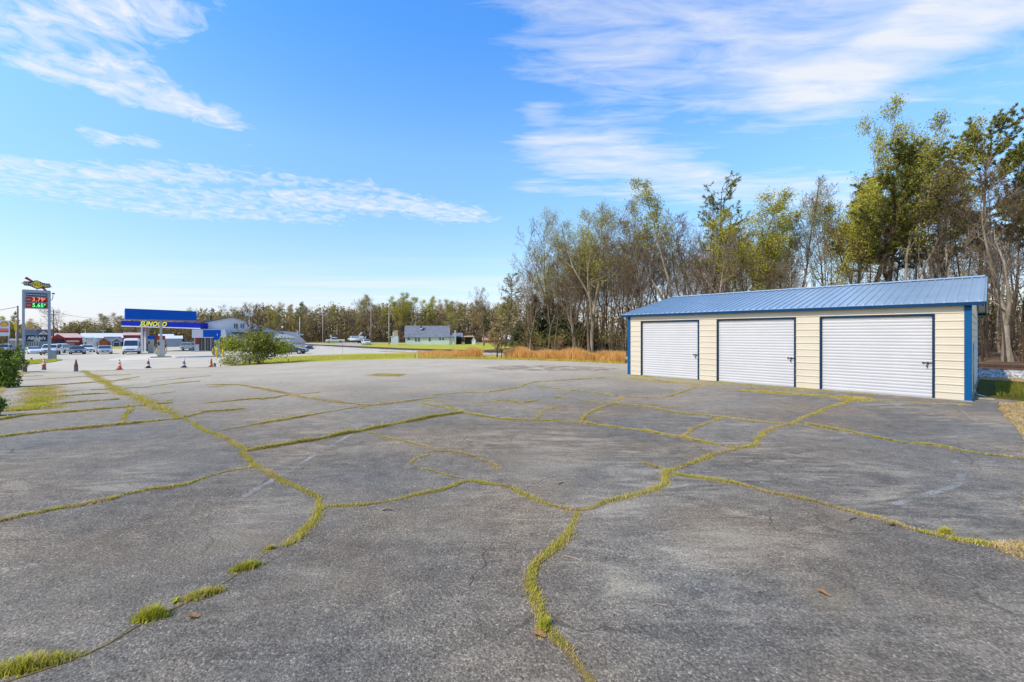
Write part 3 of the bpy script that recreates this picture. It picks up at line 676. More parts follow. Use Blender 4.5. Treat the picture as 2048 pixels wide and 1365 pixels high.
# polylines traced on the photograph: (width m, height m, density, [w_green, w_olive, w_straw, w_dark], pixels)
CR = [
 (.20, .035, .75, (2, 6, 3, 0), [(167,742),(198,759),(219,771),(246,788),(273,793),(294,805),(321,819),(349,828)]),
 (.085, .045, 1.0, (4, 5, 2, 1), [(349,828),(355,834),(367,838),(393,852),(424,867),(455,879),(492,898),(482,906),(496,922),(523,939),(547,946),(564,966),(595,975),(612,987),(636,1000),(646,1017),(615,1062),(590,1082),(574,1094)]),
 (.075, .05, .9, (4, 5, 2, 1), [(646,1017),(680,1012),(713,1012),(760,1007),(796,1000),(833,989),(879,979),(939,961),(972,967),(1012,974),(1055,994),(1095,1009),(1145,1022)]),
 (.09, .05, 1.0, (4, 6, 3, 1), [(1145,1022),(1185,1017),(1224,999),(1264,989),(1300,984),(1331,969),(1336,950),(1347,939),(1388,924),(1424,910),(1475,899),(1505,891),(1519,873),(1552,855),(1589,846),(1610,835),(1647,820),(1687,807),(1738,797)]),
 (.05, .04, .9, (4, 5, 2, 1), [(1612,849),(1651,857),(1702,864),(1757,877),(1811,886),(1866,891),(1921,901),(1976,910),(2052,917)]),
 (.075, .05, 1.0, (6, 5, 2, 1), [(1347,948),(1391,954),(1439,963),(1483,970),(1526,983),(1556,990),(1592,997),(1647,1007),(1702,1023),(1775,1041),(1830,1059),(1884,1072),(1939,1085),(1994,1092),(2056,1111)]),
 (.06, .05, 1.0, (3, 5, 2, 2), [(492,903),(560,892),(640,878),(690,868),(733,861),(803,846),(863,835),(925,826)]),
 (.05, .035, .8, (2, 6, 3, 0), [(922,825),(962,833),(1012,840),(1078,841),(1161,846),(1211,853),(1278,860),(1366,877),(1420,888),(1475,897)]),
 (.045, .03, .8, (2, 6, 4, 0), [(733,861),(763,874),(806,883),(853,893),(873,903),(909,903),(946,913),(979,926),(1002,939)]),
 (.04, .03, .7, (2, 6, 4, 0), [(859,909),(829,918),(819,929)]), (.045, .035, .8, (4, 6, 3, 0), [(843,938),(879,947),(919,957)]),
 (.055, .03, .6, (1, 5, 4, 0), [(1078,773),(1128,780),(1188,786),(1238,793),(1294,796),(1341,793),(1360,786),(1392,776)]),
 (.055, .03, .6, (1, 5, 4, 0), [(1112,796),(1161,801),(1238,808),(1300,815),(1366,828),(1446,835),(1505,842),(1570,848)]),
 (.06, .03, .55, (1, 5, 4, 1), [(979,785),(1039,775),(1065,765),(1145,760),(1211,756)]), (.05, .03, .45, (1, 5, 4, 0), [(866,791),(919,786),(979,785)]),
 (.06, .03, .6, (1, 6, 4, 0), [(1075,838),(1082,823),(1118,813)]), (.05, .03, .6, (1, 6, 4, 0), [(1234,808),(1243,793)]), (.05, .03, .5, (1, 6, 4, 0), [(1112,796),(1135,787)]),
 (.085, .05, 1.0, (5, 4, 1, 2), [(-10,842),(51,831),(144,824),(205,819),(263,814)]),
 (.07, .045, .9, (3, 5, 3, 1), [(-10,876),(44,869),(103,862),(157,858),(239,850),(308,843),(362,838)]),
 (.06, .04, .8, (3, 5, 2, 1), [(372,835),(410,824),(461,821),(492,817)]), (.05, .04, .8, (3, 5, 2, 1), [(441,862),(496,852),(581,838),(666,823)]),
 (.05, .045, .8, (4, 5, 3, 1), [(-5,1045),(44,1033),(68,1028)]), (.06, .05, 1.0, (4, 5, 3, 1), [(68,1028),(120,1017),(164,1010),(212,1000),(234,994)]),
 (.055, .045, 1.0, (3, 5, 3, 2), [(246,990),(290,981),(342,975),(376,968),(410,954),(461,942),(506,935)]),
 (.07, .04, .7, (2, 5, 2, 3), [(14,776),(82,773),(154,768),(205,764)]), (.05, .04, .7, (2, 5, 1, 3), [(85,811),(171,804),(239,799)]), (.05, .04, .6, (2, 5, 2, 3), [(85,796),(137,792),(219,787)]),
 (.05, .03, .5, (2, 5, 2, 3), [(92,785),(178,781)]), (.06, .04, .7, (2, 5, 2, 3), [(20,763),(62,760),(130,756)]), (.05, .03, .6, (2, 5, 3, 3), [(34,754),(85,752)]),
 (.05, .03, .6, (2, 5, 2, 3), [(290,775),(342,768),(400,763)]), (.05, .03, .5, (2, 5, 2, 3), [(219,764),(280,754)]), (.05, .03, .6, (2, 5, 2, 3), [(410,807),(444,804)]), (.05, .02, .4, (1, 5, 3, 2), [(220, 775), (270, 771)]),
 (.05, .02, .4, (1, 5, 3, 1), [(300, 790), (352, 784)]), (.05, .02, .4, (1, 5, 3, 1), [(420, 775), (470, 769)]), (.05, .02, .35, (1, 5, 3, 1), [(330, 802), (350, 800)]),
 (.45, .05, 1.3, (5, 6, 1, 0), [(82,776),(86,790),(80,805),(68,815),(48,822)]),
 (.06, .03, .7, (2, 6, 3, 2), [(262,813),(300,810),(345,806)]), (.05, .03, .6, (2, 5, 3, 2), [(300,764),(360,758),(420,752)]), (.05, .03, .6, (2, 5, 3, 2), [(180,781),(250,777),(300,775)]), (.05, .03, .6, (2, 5, 3, 1), [(444,804),(500,799),(560,796)]),
 (.05, .03, .6, (1, 6, 3, 1), [(205,764),(260,760)]), (.05, .03, .6, (1, 6, 3, 1), [(130,756),(200,752),(260,750)]), (.05, .03, .5, (1, 6, 3, 1), [(666,823),(700,817),(735,812)]), (.05, .03, .5, (1, 6, 3, 1), [(615,797),(680,806),(740,812),(800,806),(870,795)]),
 (.05, .03, .5, (1, 6, 3, 1), [(1002,800),(1045,806),(1080,800)]), (.05, .03, .5, (1, 6, 3, 1), [(880,803),(922,825)]), (.04, .03, .5, (1, 6, 3, 1), [(1161,846),(1172,830),(1200,815),(1238,808)]), (.05, .03, .6, (2, 6, 3, 1), [(410,770),(478,770)]),
 (.05, .03, .5, (1, 6, 3, 1), [(1366,877),(1380,860),(1410,848),(1446,835)]), (.04, .03, .5, (1, 6, 3, 1), [(520,800),(580,790),(640,786)]), (.05, .03, .5, (2, 6, 3, 1), [(239,850),(250,835),(262,816)]), (.10, .02, .35, (0, 3, 6, 0), [(478,770),(547,782),(615,797),(684,802)]),
 (.072, .042, 1.15, (5, 6, 3, 1), [(1150,1025),(1148,1040),(1140,1060),(1120,1090),(1095,1115),(1075,1130),(1065,1150),(1062,1180),(1080,1215),(1088,1250),(1110,1280),(1130,1305),(1155,1340),(1175,1365),(1190,1395)]),
 (.016, .02, .25, (1, 3, 6, 0), [(574,1094),(540,1100),(495,1137),(445,1168),(400,1193),(345,1222),(300,1237),(270,1258),(215,1290),(180,1308),(120,1330),(60,1350),(-10,1372)]),
 (.30, .03, .5, (2, 6, 2, 0), [(1480,781),(1560,786),(1650,793),(1745,799)]), (.25, .02, .3, (1, 5, 4, 0), [(1262,757),(1330,764),(1420,772)]), (.22, .03, .6, (4, 6, 1, 0), [(1690, 803), (1745, 799)]),
 (.07, .02, .35, (1, 5, 4, 0), [(1745,799),(1810,805),(1880,808),(1940,810)]), (.5, .03, .30, (1, 4, 5, 0), [(750,749),(780,751),(806,751)]),
 (.05, .02, .5, (1, 6, 3, 0), [(960, 806), (1010, 800)]), (.06, .02, .4, (1, 4, 5, 0), [(720, 818), (760, 806), (840, 800), (880, 803)]), (.05, .02, .4, (1, 5, 4, 0), [(840, 806), (905, 820)]),
 (.04, .03, .6, (3, 6, 2, 0), [(1283, 924), (1312, 934), (1338, 942)]), (.10, .03, .5, (2, 5, 3, 1), [(30, 748), (90, 746), (150, 744), (240, 741), (300, 739.5), (370, 737), (430, 735)])]
parts, soil_v, soil_f = [], [], []
def resample(pts, step):
    out = []
    for a, b in zip(pts[:-1], pts[1:]):
        k = max(1, int((b - a).length / step))
        for j in range(k): out.append(a.lerp(b, j / k))
    out.append(pts[-1]); return out
for (cw, chh, dens, wts, pix) in CR:
    base = [G(u, v) for u, v in pix]
    base = [Vector((p.x, p.y, 0)) for p in base]
    # round the corners a little, then roughen
    pts = resample(base, .07)
    sm = [pts[0]] + [(pts[i - 1] + pts[i] * 2 + pts[i + 1]) / 4 for i in range(1, len(pts) - 1)] + [pts[-1]]
    L = sum((b - a).length for a, b in zip(sm[:-1], sm[1:]))
    ph = rnd.uniform(0, 9); n = len(sm); pos = []
    near = min(p.length for p in base)
    for i, p in enumerate(sm):
        d = sm[min(i + 1, n - 1)] - sm[max(i - 1, 0)]; nn = Vector((-d.y, d.x, 0)).normalized()
        wob = (math.sin(i * .23 + ph) * .5 + math.sin(i * .61 + ph * 2) * .3 + rnd.uniform(-.3, .3)) * min(cw, .09) * .5
        pos.append((p + nn * wob, nn))
    # soil ribbon, width pinching and swelling
    b0 = len(soil_v)
    for i, (p, nn) in enumerate(pos):
        s = max(.12, .62 + .38 * math.sin(i * .17 + ph) * math.sin(i * .05 + ph * 3) + rnd.uniform(-.25, .25)) * cw * .62
        if i in (0, n - 1): s *= .3
        for sg in (-1, 1):
            qx = p + nn * s * sg * rnd.uniform(.75, 1.2); soil_v.append((qx.x, qx.y, 0))
        if i: soil_f.append((b0 + 2 * i - 2, b0 + 2 * i - 1, b0 + 2 * i + 1, b0 + 2 * i))
    lod = 1.0 if near < 9 else (.6 if near < 16 else .4)
    if near > 8: cw *= 1.35; dens *= 1.5; chh *= 1.5
    N = int(L * 2600 * dens * (cw / .08) * lod); N = min(N, 20000)
    if N < 4: continue
    t = nprng.uniform(0, n - 1.001, N); i0 = t.astype(int); fr = t - i0
    PP = np.array([[p.x, p.y] for p, _ in pos]); NN = np.array([[q.x, q.y] for _, q in pos])
    kn = max(4, int(n / 3.2)); g1 = np.interp(np.arange(n), np.linspace(0, n - 1, kn), nprng.uniform(0, 1, kn)); k2 = max(3, int(n / 14)); g2 = np.interp(np.arange(n), np.linspace(0, n - 1, k2), nprng.uniform(0, 1, k2))
    prof_ = np.clip(.15 + g2 * .95 + (g1 - .5) * .9, 0, 1.5); cl = prof_[i0] * (1 - fr) + prof_[i0 + 1] * fr           # clumps and gaps along the crack
    dead = np.interp(np.arange(n), np.linspace(0, n - 1, k2), nprng.uniform(0, 1, k2))
    keep = nprng.uniform(0, 1, N) < np.clip(.22 + cl * .9, .08, 1)
    t, i0, fr, cl = t[keep], i0[keep], fr[keep], cl[keep]; N = len(t)
    off = nprng.normal(0, 1, N) * cw * (.26 + .26 * np.clip(cl, 0, 1.2))
    xy = PP[i0] * (1 - fr)[:, None] + PP[i0 + 1] * fr[:, None] + NN[i0] * off[:, None]
    z = terr_np(xy[:, 0], xy[:, 1])
    h = chh * .62 * nprng.uniform(.3, 1.25, N) * (.45 + .65 * np.clip(cl, 0, 1.2)) * np.exp(-(off / (cw * .8)) ** 2 * .5)
    wd = nprng.uniform(.003, .007, N) * (1 if near < 6 else (1.8 if near < 11 else 3.4))
    wt = np.array(wts, float); mi = nprng.choice(4, N, p=wt / wt.sum())
    edge = np.abs(off) > cw * .42; mi = np.where(edge & (nprng.uniform(0, 1, N) < .5), 2, mi); dd_ = dead[i0]; mi = np.where((dd_ > .76) & (nprng.uniform(0, 1, N) < .6), 2, mi); h = np.where(nprng.uniform(0, 1, N) < .04, h * 1.9, h)
    parts.append(blades(np.column_stack([xy, z]), h, wd, mi, 1.7))
sv_ = np.array(soil_v); sv_[:, 2] = terr_np(sv_[:, 0], sv_[:, 1]) + .0045
so_ = mobj('crack_soil', np_mesh('crack_soil', sv_, soil_f, M_moss)); tag(so_, 'brown mossy soil filling the asphalt cracks', 'soil', kind='stuff')
V, Q, M = join(parts); print('crack blades', len(Q) // 2)
tag(mobj('crack_grass', np_mesh('crack_grass', V, Q, BL, M)), 'yellow-green grass growing along the cracks of the parking lot', 'grass', kind='stuff')
# single weeds that stand out at the lower left and along the middle crack
def weed(u, v, wid, h, label, nbl, wts, dirn=None, broad=0):
    c = G(u, v); n = nbl
    dx = Vector(dirn or (1, 0.35)).normalized()
    a = nprng.normal(0, .32, n) * wid; b = nprng.normal(0, .22, n) * min(wid * .5, .10)
    xy = np.stack([a * dx.x - b * dx.y, a * dx.y + b * dx.x], 1)
    hh = h * nprng.uniform(.35, 1.1, n) * np.exp(-(a / (wid * .55)) ** 2 * .6)
    wt = np.array(wts, float)
    ps = [blades(np.column_stack([xy, np.zeros(n)]), hh, nprng.uniform(.003, .008, n), nprng.choice(4, n, p=wt / wt.sum()), .9)]
    if broad:
        k = broad; a = nprng.normal(0, .3, k) * wid; b = nprng.normal(0, .2, k) * wid * .3
        ps.append(rosettes(np.stack([a * dx.x - b * dx.y, a * dx.y + b * dx.x, np.zeros(k)], 1), np.full(k, h * .75), 9, nprng.choice([0, 0, 1], k), .008))
    V, Q, M = join(ps)
    tag(mobj('weed_clump', np_mesh('weed_clump', V, Q, BL, M), None, c), label, 'weed', 'weeds along the lower left crack')
weed(48, 1338, .34, .065, 'broad pale-leaved weed clump at the bottom left corner of the lot', 1500, (6, 4, 2, 1), (1, .45), 16)
weed(303, 1237, .15, .085, 'bright green upright grass tuft beside the bare stretch of crack', 700, (9, 2, 0, 1), (1, .3), 4)
weed(405, 1192, .22, .05, 'yellowish weed tuft with straw around it, second up the lower left crack', 800, (3, 6, 4, 1), (1, .55), 8)
weed(493, 1137, .17, .06, 'green weed tuft with tiny white flowers on the lower left crack', 700, (6, 4, 1, 2), (1, .6), 5)
weed(540, 1099, .07, .04, 'smallest olive weed tuft, below the end of the grassy crack', 260, (3, 5, 3, 0), (1, .5), 2)
weed(1088, 1255, .13, .05, 'bright flat-leaved weed in the middle crack running to the bottom edge', 500, (9, 3, 1, 0), (.3, 1), 9)
weed(1890, 1066, .10, .06, 'green weed sprig in the right-hand crack near the straw', 260, (7, 4, 1, 0), (1, -.3), 3)
# lawns: blades over the strip by the bush, the island, the strip behind the garage; straw on the verge
def scatter(outline, n, h, wd, wts, name, label, lean=.7, off=0.0, clump=0, cat='grass'):
    o = np.array([p[:2] for p in outline]); lo, hi = o.min(0), o.max(0); got = []
    tot = 0
    while tot < n:
        p = nprng.uniform(lo, hi, (n * 2, 2)); ins = np.zeros(len(p), bool)
        j = len(o) - 1
        for i in range(len(o)):
            xi, yi = o[i]; xj, yj = o[j]
            c = ((yi > p[:, 1]) != (yj > p[:, 1])) & (p[:, 0] < (xj - xi) * (p[:, 1] - yi) / (yj - yi + 1e-12) + xi); ins ^= c; j = i
        if clump:
            f = np.sin(p[:, 0] * clump + 1.3 * np.sin(p[:, 1] * clump * .7)) * np.sin(p[:, 1] * clump * 1.1 + p[:, 0] * .4)
            ins &= nprng.uniform(-.9, 1.1, len(p)) < f + .35
        got.append(p[ins]); tot += len(got[-1])
    p = np.concatenate(got)[:n]; z = terr_np(p[:, 0], p[:, 1]) + off
    wt = np.array(wts, float)
    hh = h * nprng.uniform(.4, 1.15, n); ww = wd * nprng.uniform(.6, 1.3, n)
    V, Q, M = blades(np.column_stack([p, z]), hh, ww, nprng.choice(4, n, p=wt / wt.sum()), lean)
    return tag(mobj(name, np_mesh(name, V, Q, BL, M)), label, cat, kind='stuff')
scatter(px((452, 732), (540, 727), (600, 724), (660, 721.5), (740, 719), (830, 716.5), (830, 709), (735, 710), (640, 712.5), (565, 716), (490, 725)), 9000, .09, .035, (3, 7, 2, 0), 'lawn_grass', 'bright mown grass strip beside the far edge of the lot', .9)
scatter(px((0, 731), (40, 730), (70, 728), (103, 724), (120, 720.5), (100, 719.5), (60, 722), (20, 724.5)), 3500, .12, .03, (6, 5, 0, 1), 'island_grass', 'small grass island under the tall price sign', .9, .05)
gs = [GP(GL + .5, 2.2), GP(GL + 1.6, 2.2), GP(GL + 5, 1.2), (24, 14), (27, 11), (24, 16), GP(GL + 2, 7.0), GP(GL + .5, 7.0)]
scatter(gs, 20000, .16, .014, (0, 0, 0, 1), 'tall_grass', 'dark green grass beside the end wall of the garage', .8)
vg = px((2046, 1040), (2058, 1020), (2062, 960), (2066, 880), (2066, 812), (1998, 806), (2010, 826), (2036, 860), (2054, 890), (2057, 960))
scatter(px((836, 718), (960, 719), (1040, 720.5), (1150, 724), (1246, 728.4), (1250, 725.8), (1120, 719.5), (1000, 716.5), (836, 715)), 7000, .12, .03, (3, 7, 4, 0), 'edge_grass', 'thin yellow-green grass edge between the lot and the orange grass', .9)
scatter(vg, 9000, .05, .016, (0, 1, 9, 0), 'dry_leaves', 'straw and dry leaves on the verge at the right edge of the lot', 1.6)
scatter(px((1985, 1090), (2060, 1085), (2060, 1125), (1990, 1098)), 1200, .04, .008, (0, 1, 9, 0), 'straw_litter', 'dry straw lying at the right end of the grassy crack', 1.8)
vt = [tuple(Vector(t[:2]) - track_at(i)[1] * 3.9) for i, t in enumerate(TR[:4])] + [tuple(Vector(t[:2]) - track_at(i)[1] * 2.4) for i, t in reversed(list(enumerate(TR[:4])))]
scatter(vt, 3000, .10, .016, (0, 2, 8, 0), 'verge_straw', 'pale straw between the ballast and the grass behind the garage', 1.2)
# orange broom sedge along the far side of the lot
sg = []
def sedge(pxs, n, hmax):
    o = px(*pxs)
    ob = np.array(o); lo, hi = ob.min(0), ob.max(0)
    P = nprng.uniform(lo, hi, (n * 6, 2)); ins = np.zeros(len(P), bool); j = len(ob) - 1
    for i in range(len(ob)):
        xi, yi = ob[i]; xj, yj = ob[j]
        ins ^= ((yi > P[:, 1]) != (yj > P[:, 1])) & (P[:, 0] < (xj - xi) * (P[:, 1] - yi) / (yj - yi + 1e-12) + xi); j = i
    P = P[ins]
    cl = np.sin(P[:, 0] * 1.9 + 2 * np.sin(P[:, 1] * 1.3)) * np.sin(P[:, 0] * .83 + P[:, 1])
    P, cl = P[nprng.uniform(-1, .9, len(P)) < cl + .35][:n], cl[:n]
    k = len(P); z = terr_np(P[:, 0], P[:, 1]) - .03
    h = hmax * nprng.uniform(.45, 1.15, k) * (.8 + .25 * np.sin(P[:, 0] * 2.3) * np.sin(P[:, 0] * .7 + 1))
    sg.append(blades(np.column_stack([P, z]), h, nprng.uniform(.012, .03, k), nprng.choice(3, k, p=(.62, .30, .08)), .35))
sedge([(836, 714), (900, 715.5), (966, 716), (966, 711), (900, 709.5), (836, 708)], 9000, .60)
sedge([(905, 715.5), (966, 716), (966, 712), (905, 711)], 5000, .85)
sedge([(1008, 717), (1120, 720.5), (1250, 726.5), (1250, 719.5), (1120, 714.5), (1008, 712)], 21000, .86)
sedge([(1008, 716), (1115, 719.5), (1115, 715), (1008, 712.5)], 6000, .80)
V, Q, M = join(sg)
MO1 = leafmat('sedge_orange', (.66, .31, .06), (.86, .46, .12)); MO2 = leafmat('sedge_tan', (.70, .46, .17), (.88, .62, .28)); MO3 = leafmat('sedge_rust', (.40, .17, .04), (.55, .26, .07))
tag(mobj('broom_sedge', np_mesh('broom_sedge', V, Q, [MO1, MO2, MO3], M)), 'band of tall orange dry grass between the lot and the railway', 'dry grass', kind='stuff')
# worn parking lines
def paint_mat():
    m, nt, b = newmat('worn_paint'); v = geovec(nt)
    b.inputs['Base Color'].default_value = (.44, .42, .37, 1); b.inputs['Roughness'].default_value = .85
    f = fm(nt, 'MULTIPLY', ramp(nt, noise(nt, v, 2.2, 4, .6), [(.42, (0, 0, 0)), (.62, (1, 1, 1))]), ramp(nt, noise(nt, v, 60, 4, .7), [(.40, (0, 0, 0)), (.58, (.8, .8, .8))]))
    ms = node(nt, 'ShaderNodeMixShader', {0: f, 1: node(nt, 'ShaderNodeBsdfTransparent').outputs[0], 2: b.outputs[0]})
    nt.links.new(ms.outputs[0], nt.nodes['Material Output'].inputs[0]); return m
M_paint = paint_mat()
for a, b in (((1905, 915), (1924, 948)), ((1924, 948), (1912, 972)), ((1912, 972), (1852, 990)), ((1852, 990), (1780, 1012)), ((1520, 965), (1640, 988)), ((1770, 800), (1800, 815)), ((1925, 822), (1958, 848)), ((1880, 882), (1948, 862)), ((486, 995), (704, 868)), ((735, 842), (800, 812)), ((40, 930), (345, 882)), ((1505, 902), (1850, 938)), ((740, 930), (770, 905)), ((1830, 822), (1960, 832))):
    A, B = G(*a), G(*b); d = (B - A); nn = Vector((-d.y, d.x, 0)).normalized() * .04
    mb = MB(); k = max(2, int(d.length / .5))
    for i in range(k):
        p, q_ = A + d * (i / k), A + d * ((i + 1) / k)
        mb.quad(*[(w_.x, w_.y, terr(w_.x, w_.y) + .0035) for w_ in (p - nn, q_ - nn, q_ + nn, p + nn)])
    tag(mb.build('painted_line', M_paint), kind='structure')
fb = [GP(.1, -.32), GP(GL - 2.0, -.30), GP(GL - 2.0, -.03), GP(.1, -.03)]
scatter(fb, 3800, .035, .010, (2, 5, 4, 1), 'threshold_weeds', 'low moss and weeds along the foot of the garage front', 1.5, clump=2.2, cat='weeds')
gb = [GP(-.5, -2.1), GP(4.5, -1.7), GP(7.5, -1.0), GP(7.6, -.05), GP(.1, -.05)]
scatter(gb, 5200, .022, .010, (1, 5, 6, 0), 'moss_film', 'thin mossy film on the asphalt before the left garage doors', 1.8, clump=1.4, cat='moss')
# leaves and sticks lying about
mb = MB()
M_dl = mat('fallen_leaf', (.30, .15, .06), .8, 0, .3, 8)
for (u, v, s, lab) in ((1078, 1274, .055, 'reddish fallen leaf beside the middle crack'), (385, 1237, .05, 'tan fallen leaf right of the green grass tuft'), (1646, 1190, .05, 'orange fallen leaf lying on bare asphalt at lower right'), (1784, 1052, .05, 'curled brown leaf below the right-hand crack')):
    mb = MB(); n = 9; ring = []
    for i in range(n):
        t = 2 * math.pi * i / n; r = s * (1 if i % 2 else .72); ring.append(mb.bm.verts.new((r * math.cos(t), r * .55 * math.sin(t), .006 + .018 * abs(math.sin(t)) + .01 * math.cos(t))))
    c0 = mb.bm.verts.new((0, 0, .006))
    for i in range(n): mb.bm.faces.new((c0, ring[i], ring[(i + 1) % n]))
    tag(mb.build('fallen_leaf', M_dl, None, G(u, v) + Vector((0, 0, .004)), rnd.uniform(0, 6)), lab, 'leaf', 'fallen leaves on the lot')
M_stick = mat('twig_wood', (.30, .24, .18), .9, 0, .3, 9)
for (u, v, L, rz, lab) in ((1145, 1118, .17, -.5, 'pale twig right of the middle crack'), (1318, 1212, .10, 0, 'short pale twig lying alone in the lower middle of the lot'), (775, 1022, .10, .2, 'dark twig below the crack left of centre'), (1706, 1040, .14, .6, 'dark twig beside the right-hand crack'), (1122, 968, .09, .9, 'small dark twig between the two middle cracks')):
    mb = MB(); mb.path([(-L / 2, 0, .006), (-.1 * L, .012, .008), (L / 2, -.006, .007)], .005, 6)
    tag(mb.build('twig', M_stick if 'pale' in lab else mat('dark_twig', (.06, .045, .035), .9), None, G(u, v), rz), lab, 'twig', 'twigs on the lot')
# ================================================================== trees
def bark(name, lo, hi, sc=2.5):
    m, nt, b = newmat(name); v = objvec(nt)
    f = noise(nt, node(nt, 'ShaderNodeMapping', {'Vector': v, 'Scale': (1, 1, .25)}).outputs[0], sc * 2, 6, .65)
    oi = nt.nodes.new('ShaderNodeObjectInfo')
    c = mix(nt, 1.0, ramp(nt, f, [(.3, lo), (.7, hi)]), ramp(nt, oi.outputs['Random'], [(0, (.75, .74, .74)), (1, (1.25, 1.2, 1.15))]), 'MULTIPLY')
    nt.links.new(c, b.inputs['Base Color']); b.inputs['Roughness'].default_value = .95; b.inputs['Specular IOR Level'].default_value = .1
    bump(nt, b, f, .8, .05); return m
B_brown = bark('bark_brown', (.075, .052, .036), (.21, .155, .11))
B_grey = bark('bark_grey', (.17, .135, .10), (.40, .325, .25))
B_dark = bark('bark_dark', (.035, .025, .018), (.11, .078, .055))
B_pine = bark('bark_pine', (.07, .045, .032), (.20, .13, .09))
B_twig = bark('twig_brown', (.095, .060, .037), (.20, .135, .085), 1)
B_twig2 = bark('twig_grey', (.12, .088, .06), (.25, .19, .135), 1)
def leafm(name, lo, hi, sc=.5, tr=.3):
    m, nt, b = newmat(name); v = objvec(nt)
    oi = nt.nodes.new('ShaderNodeObjectInfo')
    f = fm(nt, 'MULTIPLY_ADD', noise(nt, v, sc, 3, .6), .6, fm(nt, 'MULTIPLY', noise(nt, v, sc * 14, 2, .6), .4))
    c = mix(nt, 1.0, ramp(nt, f, [(.32, lo), (.68, hi)]), ramp(nt, oi.outputs['Random'], [(0, (.82, .80, .8)), (1, (1.18, 1.14, 1.1))]), 'MULTIPLY')
    nt.links.new(c, b.inputs['Base Color']); b.inputs['Roughness'].default_value = .7; b.inputs['Specular IOR Level'].default_value = .25
    t = node(nt, 'ShaderNodeBsdfTranslucent', {'Color': c}); ms = node(nt, 'ShaderNodeMixShader', {0: tr, 1: b.outputs[0], 2: t.outputs[0]})
    nt.links.new(ms.outputs[0], nt.nodes['Material Output'].inputs[0]); return m
L_yel = leafm('leaf_spring', (.33, .32, .022), (.56, .50, .05))
L_olive = leafm('leaf_olive', (.25, .24, .05), (.44, .40, .09))
L_bud = leafm('bud_rust', (.30, .19, .085), (.48, .34, .165))
L_tan = leafm('bud_tan', (.36, .27, .085), (.55, .43, .15))
L_pine = leafm('needle_pine', (.095, .115, .024), (.22, .225, .045), .6, .15)
L_pine_sunlit = leafm('needle_sunlit', (.19, .19, .035), (.34, .30, .06), .6, .15)  # sunlit needle tone put into the colour of some tufts
L_cedar = leafm('leaf_evergreen', (.035, .048, .018), (.10, .115, .035), .8, .1)
def tubes(polys, sides, mi):
    """polys: list of (points (k,3), radii (k)) -> V, Q, M"""
    by = {}
    for p, r in polys: by.setdefault(len(p), []).append((p, r))
    out = []
    for k, lst in by.items():
        P = np.array([a for a, _ in lst]); Rr = np.array([b for _, b in lst]); n = len(lst)
        t = P[:, -1] - P[:, 0]; t /= np.linalg.norm(t, axis=1, keepdims=True) + 1e-9
        ref = np.where(np.abs(t[:, 2:3]) > .8, np.array([[1.0, 0, 0]]), np.array([[0, 0, 1.0]]))
        a = np.cross(t, ref); a /= np.linalg.norm(a, axis=1, keepdims=True) + 1e-9; b = np.cross(t, a)
        ang = np.arange(sides) * 2 * np.pi / sides
        ring = a[:, None, :] * np.cos(ang)[None, :, None] + b[:, None, :] * np.sin(ang)[None, :, None]
        V = P[:, :, None, :] + Rr[:, :, None, None] * ring[:, None, :, :]
        base = (np.arange(n) * k * sides)[:, None, None] + (np.arange(k - 1) * sides)[None, :, None]
        i = np.arange(sides)[None, None, :]; j = (np.arange(sides) + 1) % sides; j = j[None, None, :]
        Q = np.stack(np.broadcast_arrays(base + i, base + j, base + sides + j, base + sides + i), -1).reshape(-1, 4)
        out.append((V.reshape(-1, 3), Q, np.full(len(Q), mi)))
    return join(out)
def cards(C, size, mi, rng, flat=0.0, ratio=.6):
    n = len(C); a = rng.normal(size=(n, 3)); a[:, 2] *= (1 - flat); a /= np.linalg.norm(a, axis=1, keepdims=True) + 1e-9
    b = np.cross(a, rng.normal(size=(n, 3))); b /= np.linalg.norm(b, axis=1, keepdims=True) + 1e-9
    s = (size * rng.uniform(.6, 1.3, n))[:, None]
    V = np.stack([C - a * s, C - b * s * ratio, C + a * s, C + b * s * ratio], 1).reshape(-1, 3); i = np.arange(n) * 4
    return V, np.stack([i, i + 1, i + 2, i + 3], 1), np.full(n, mi)
def unit(v): return v / (np.linalg.norm(v) + 1e-9)
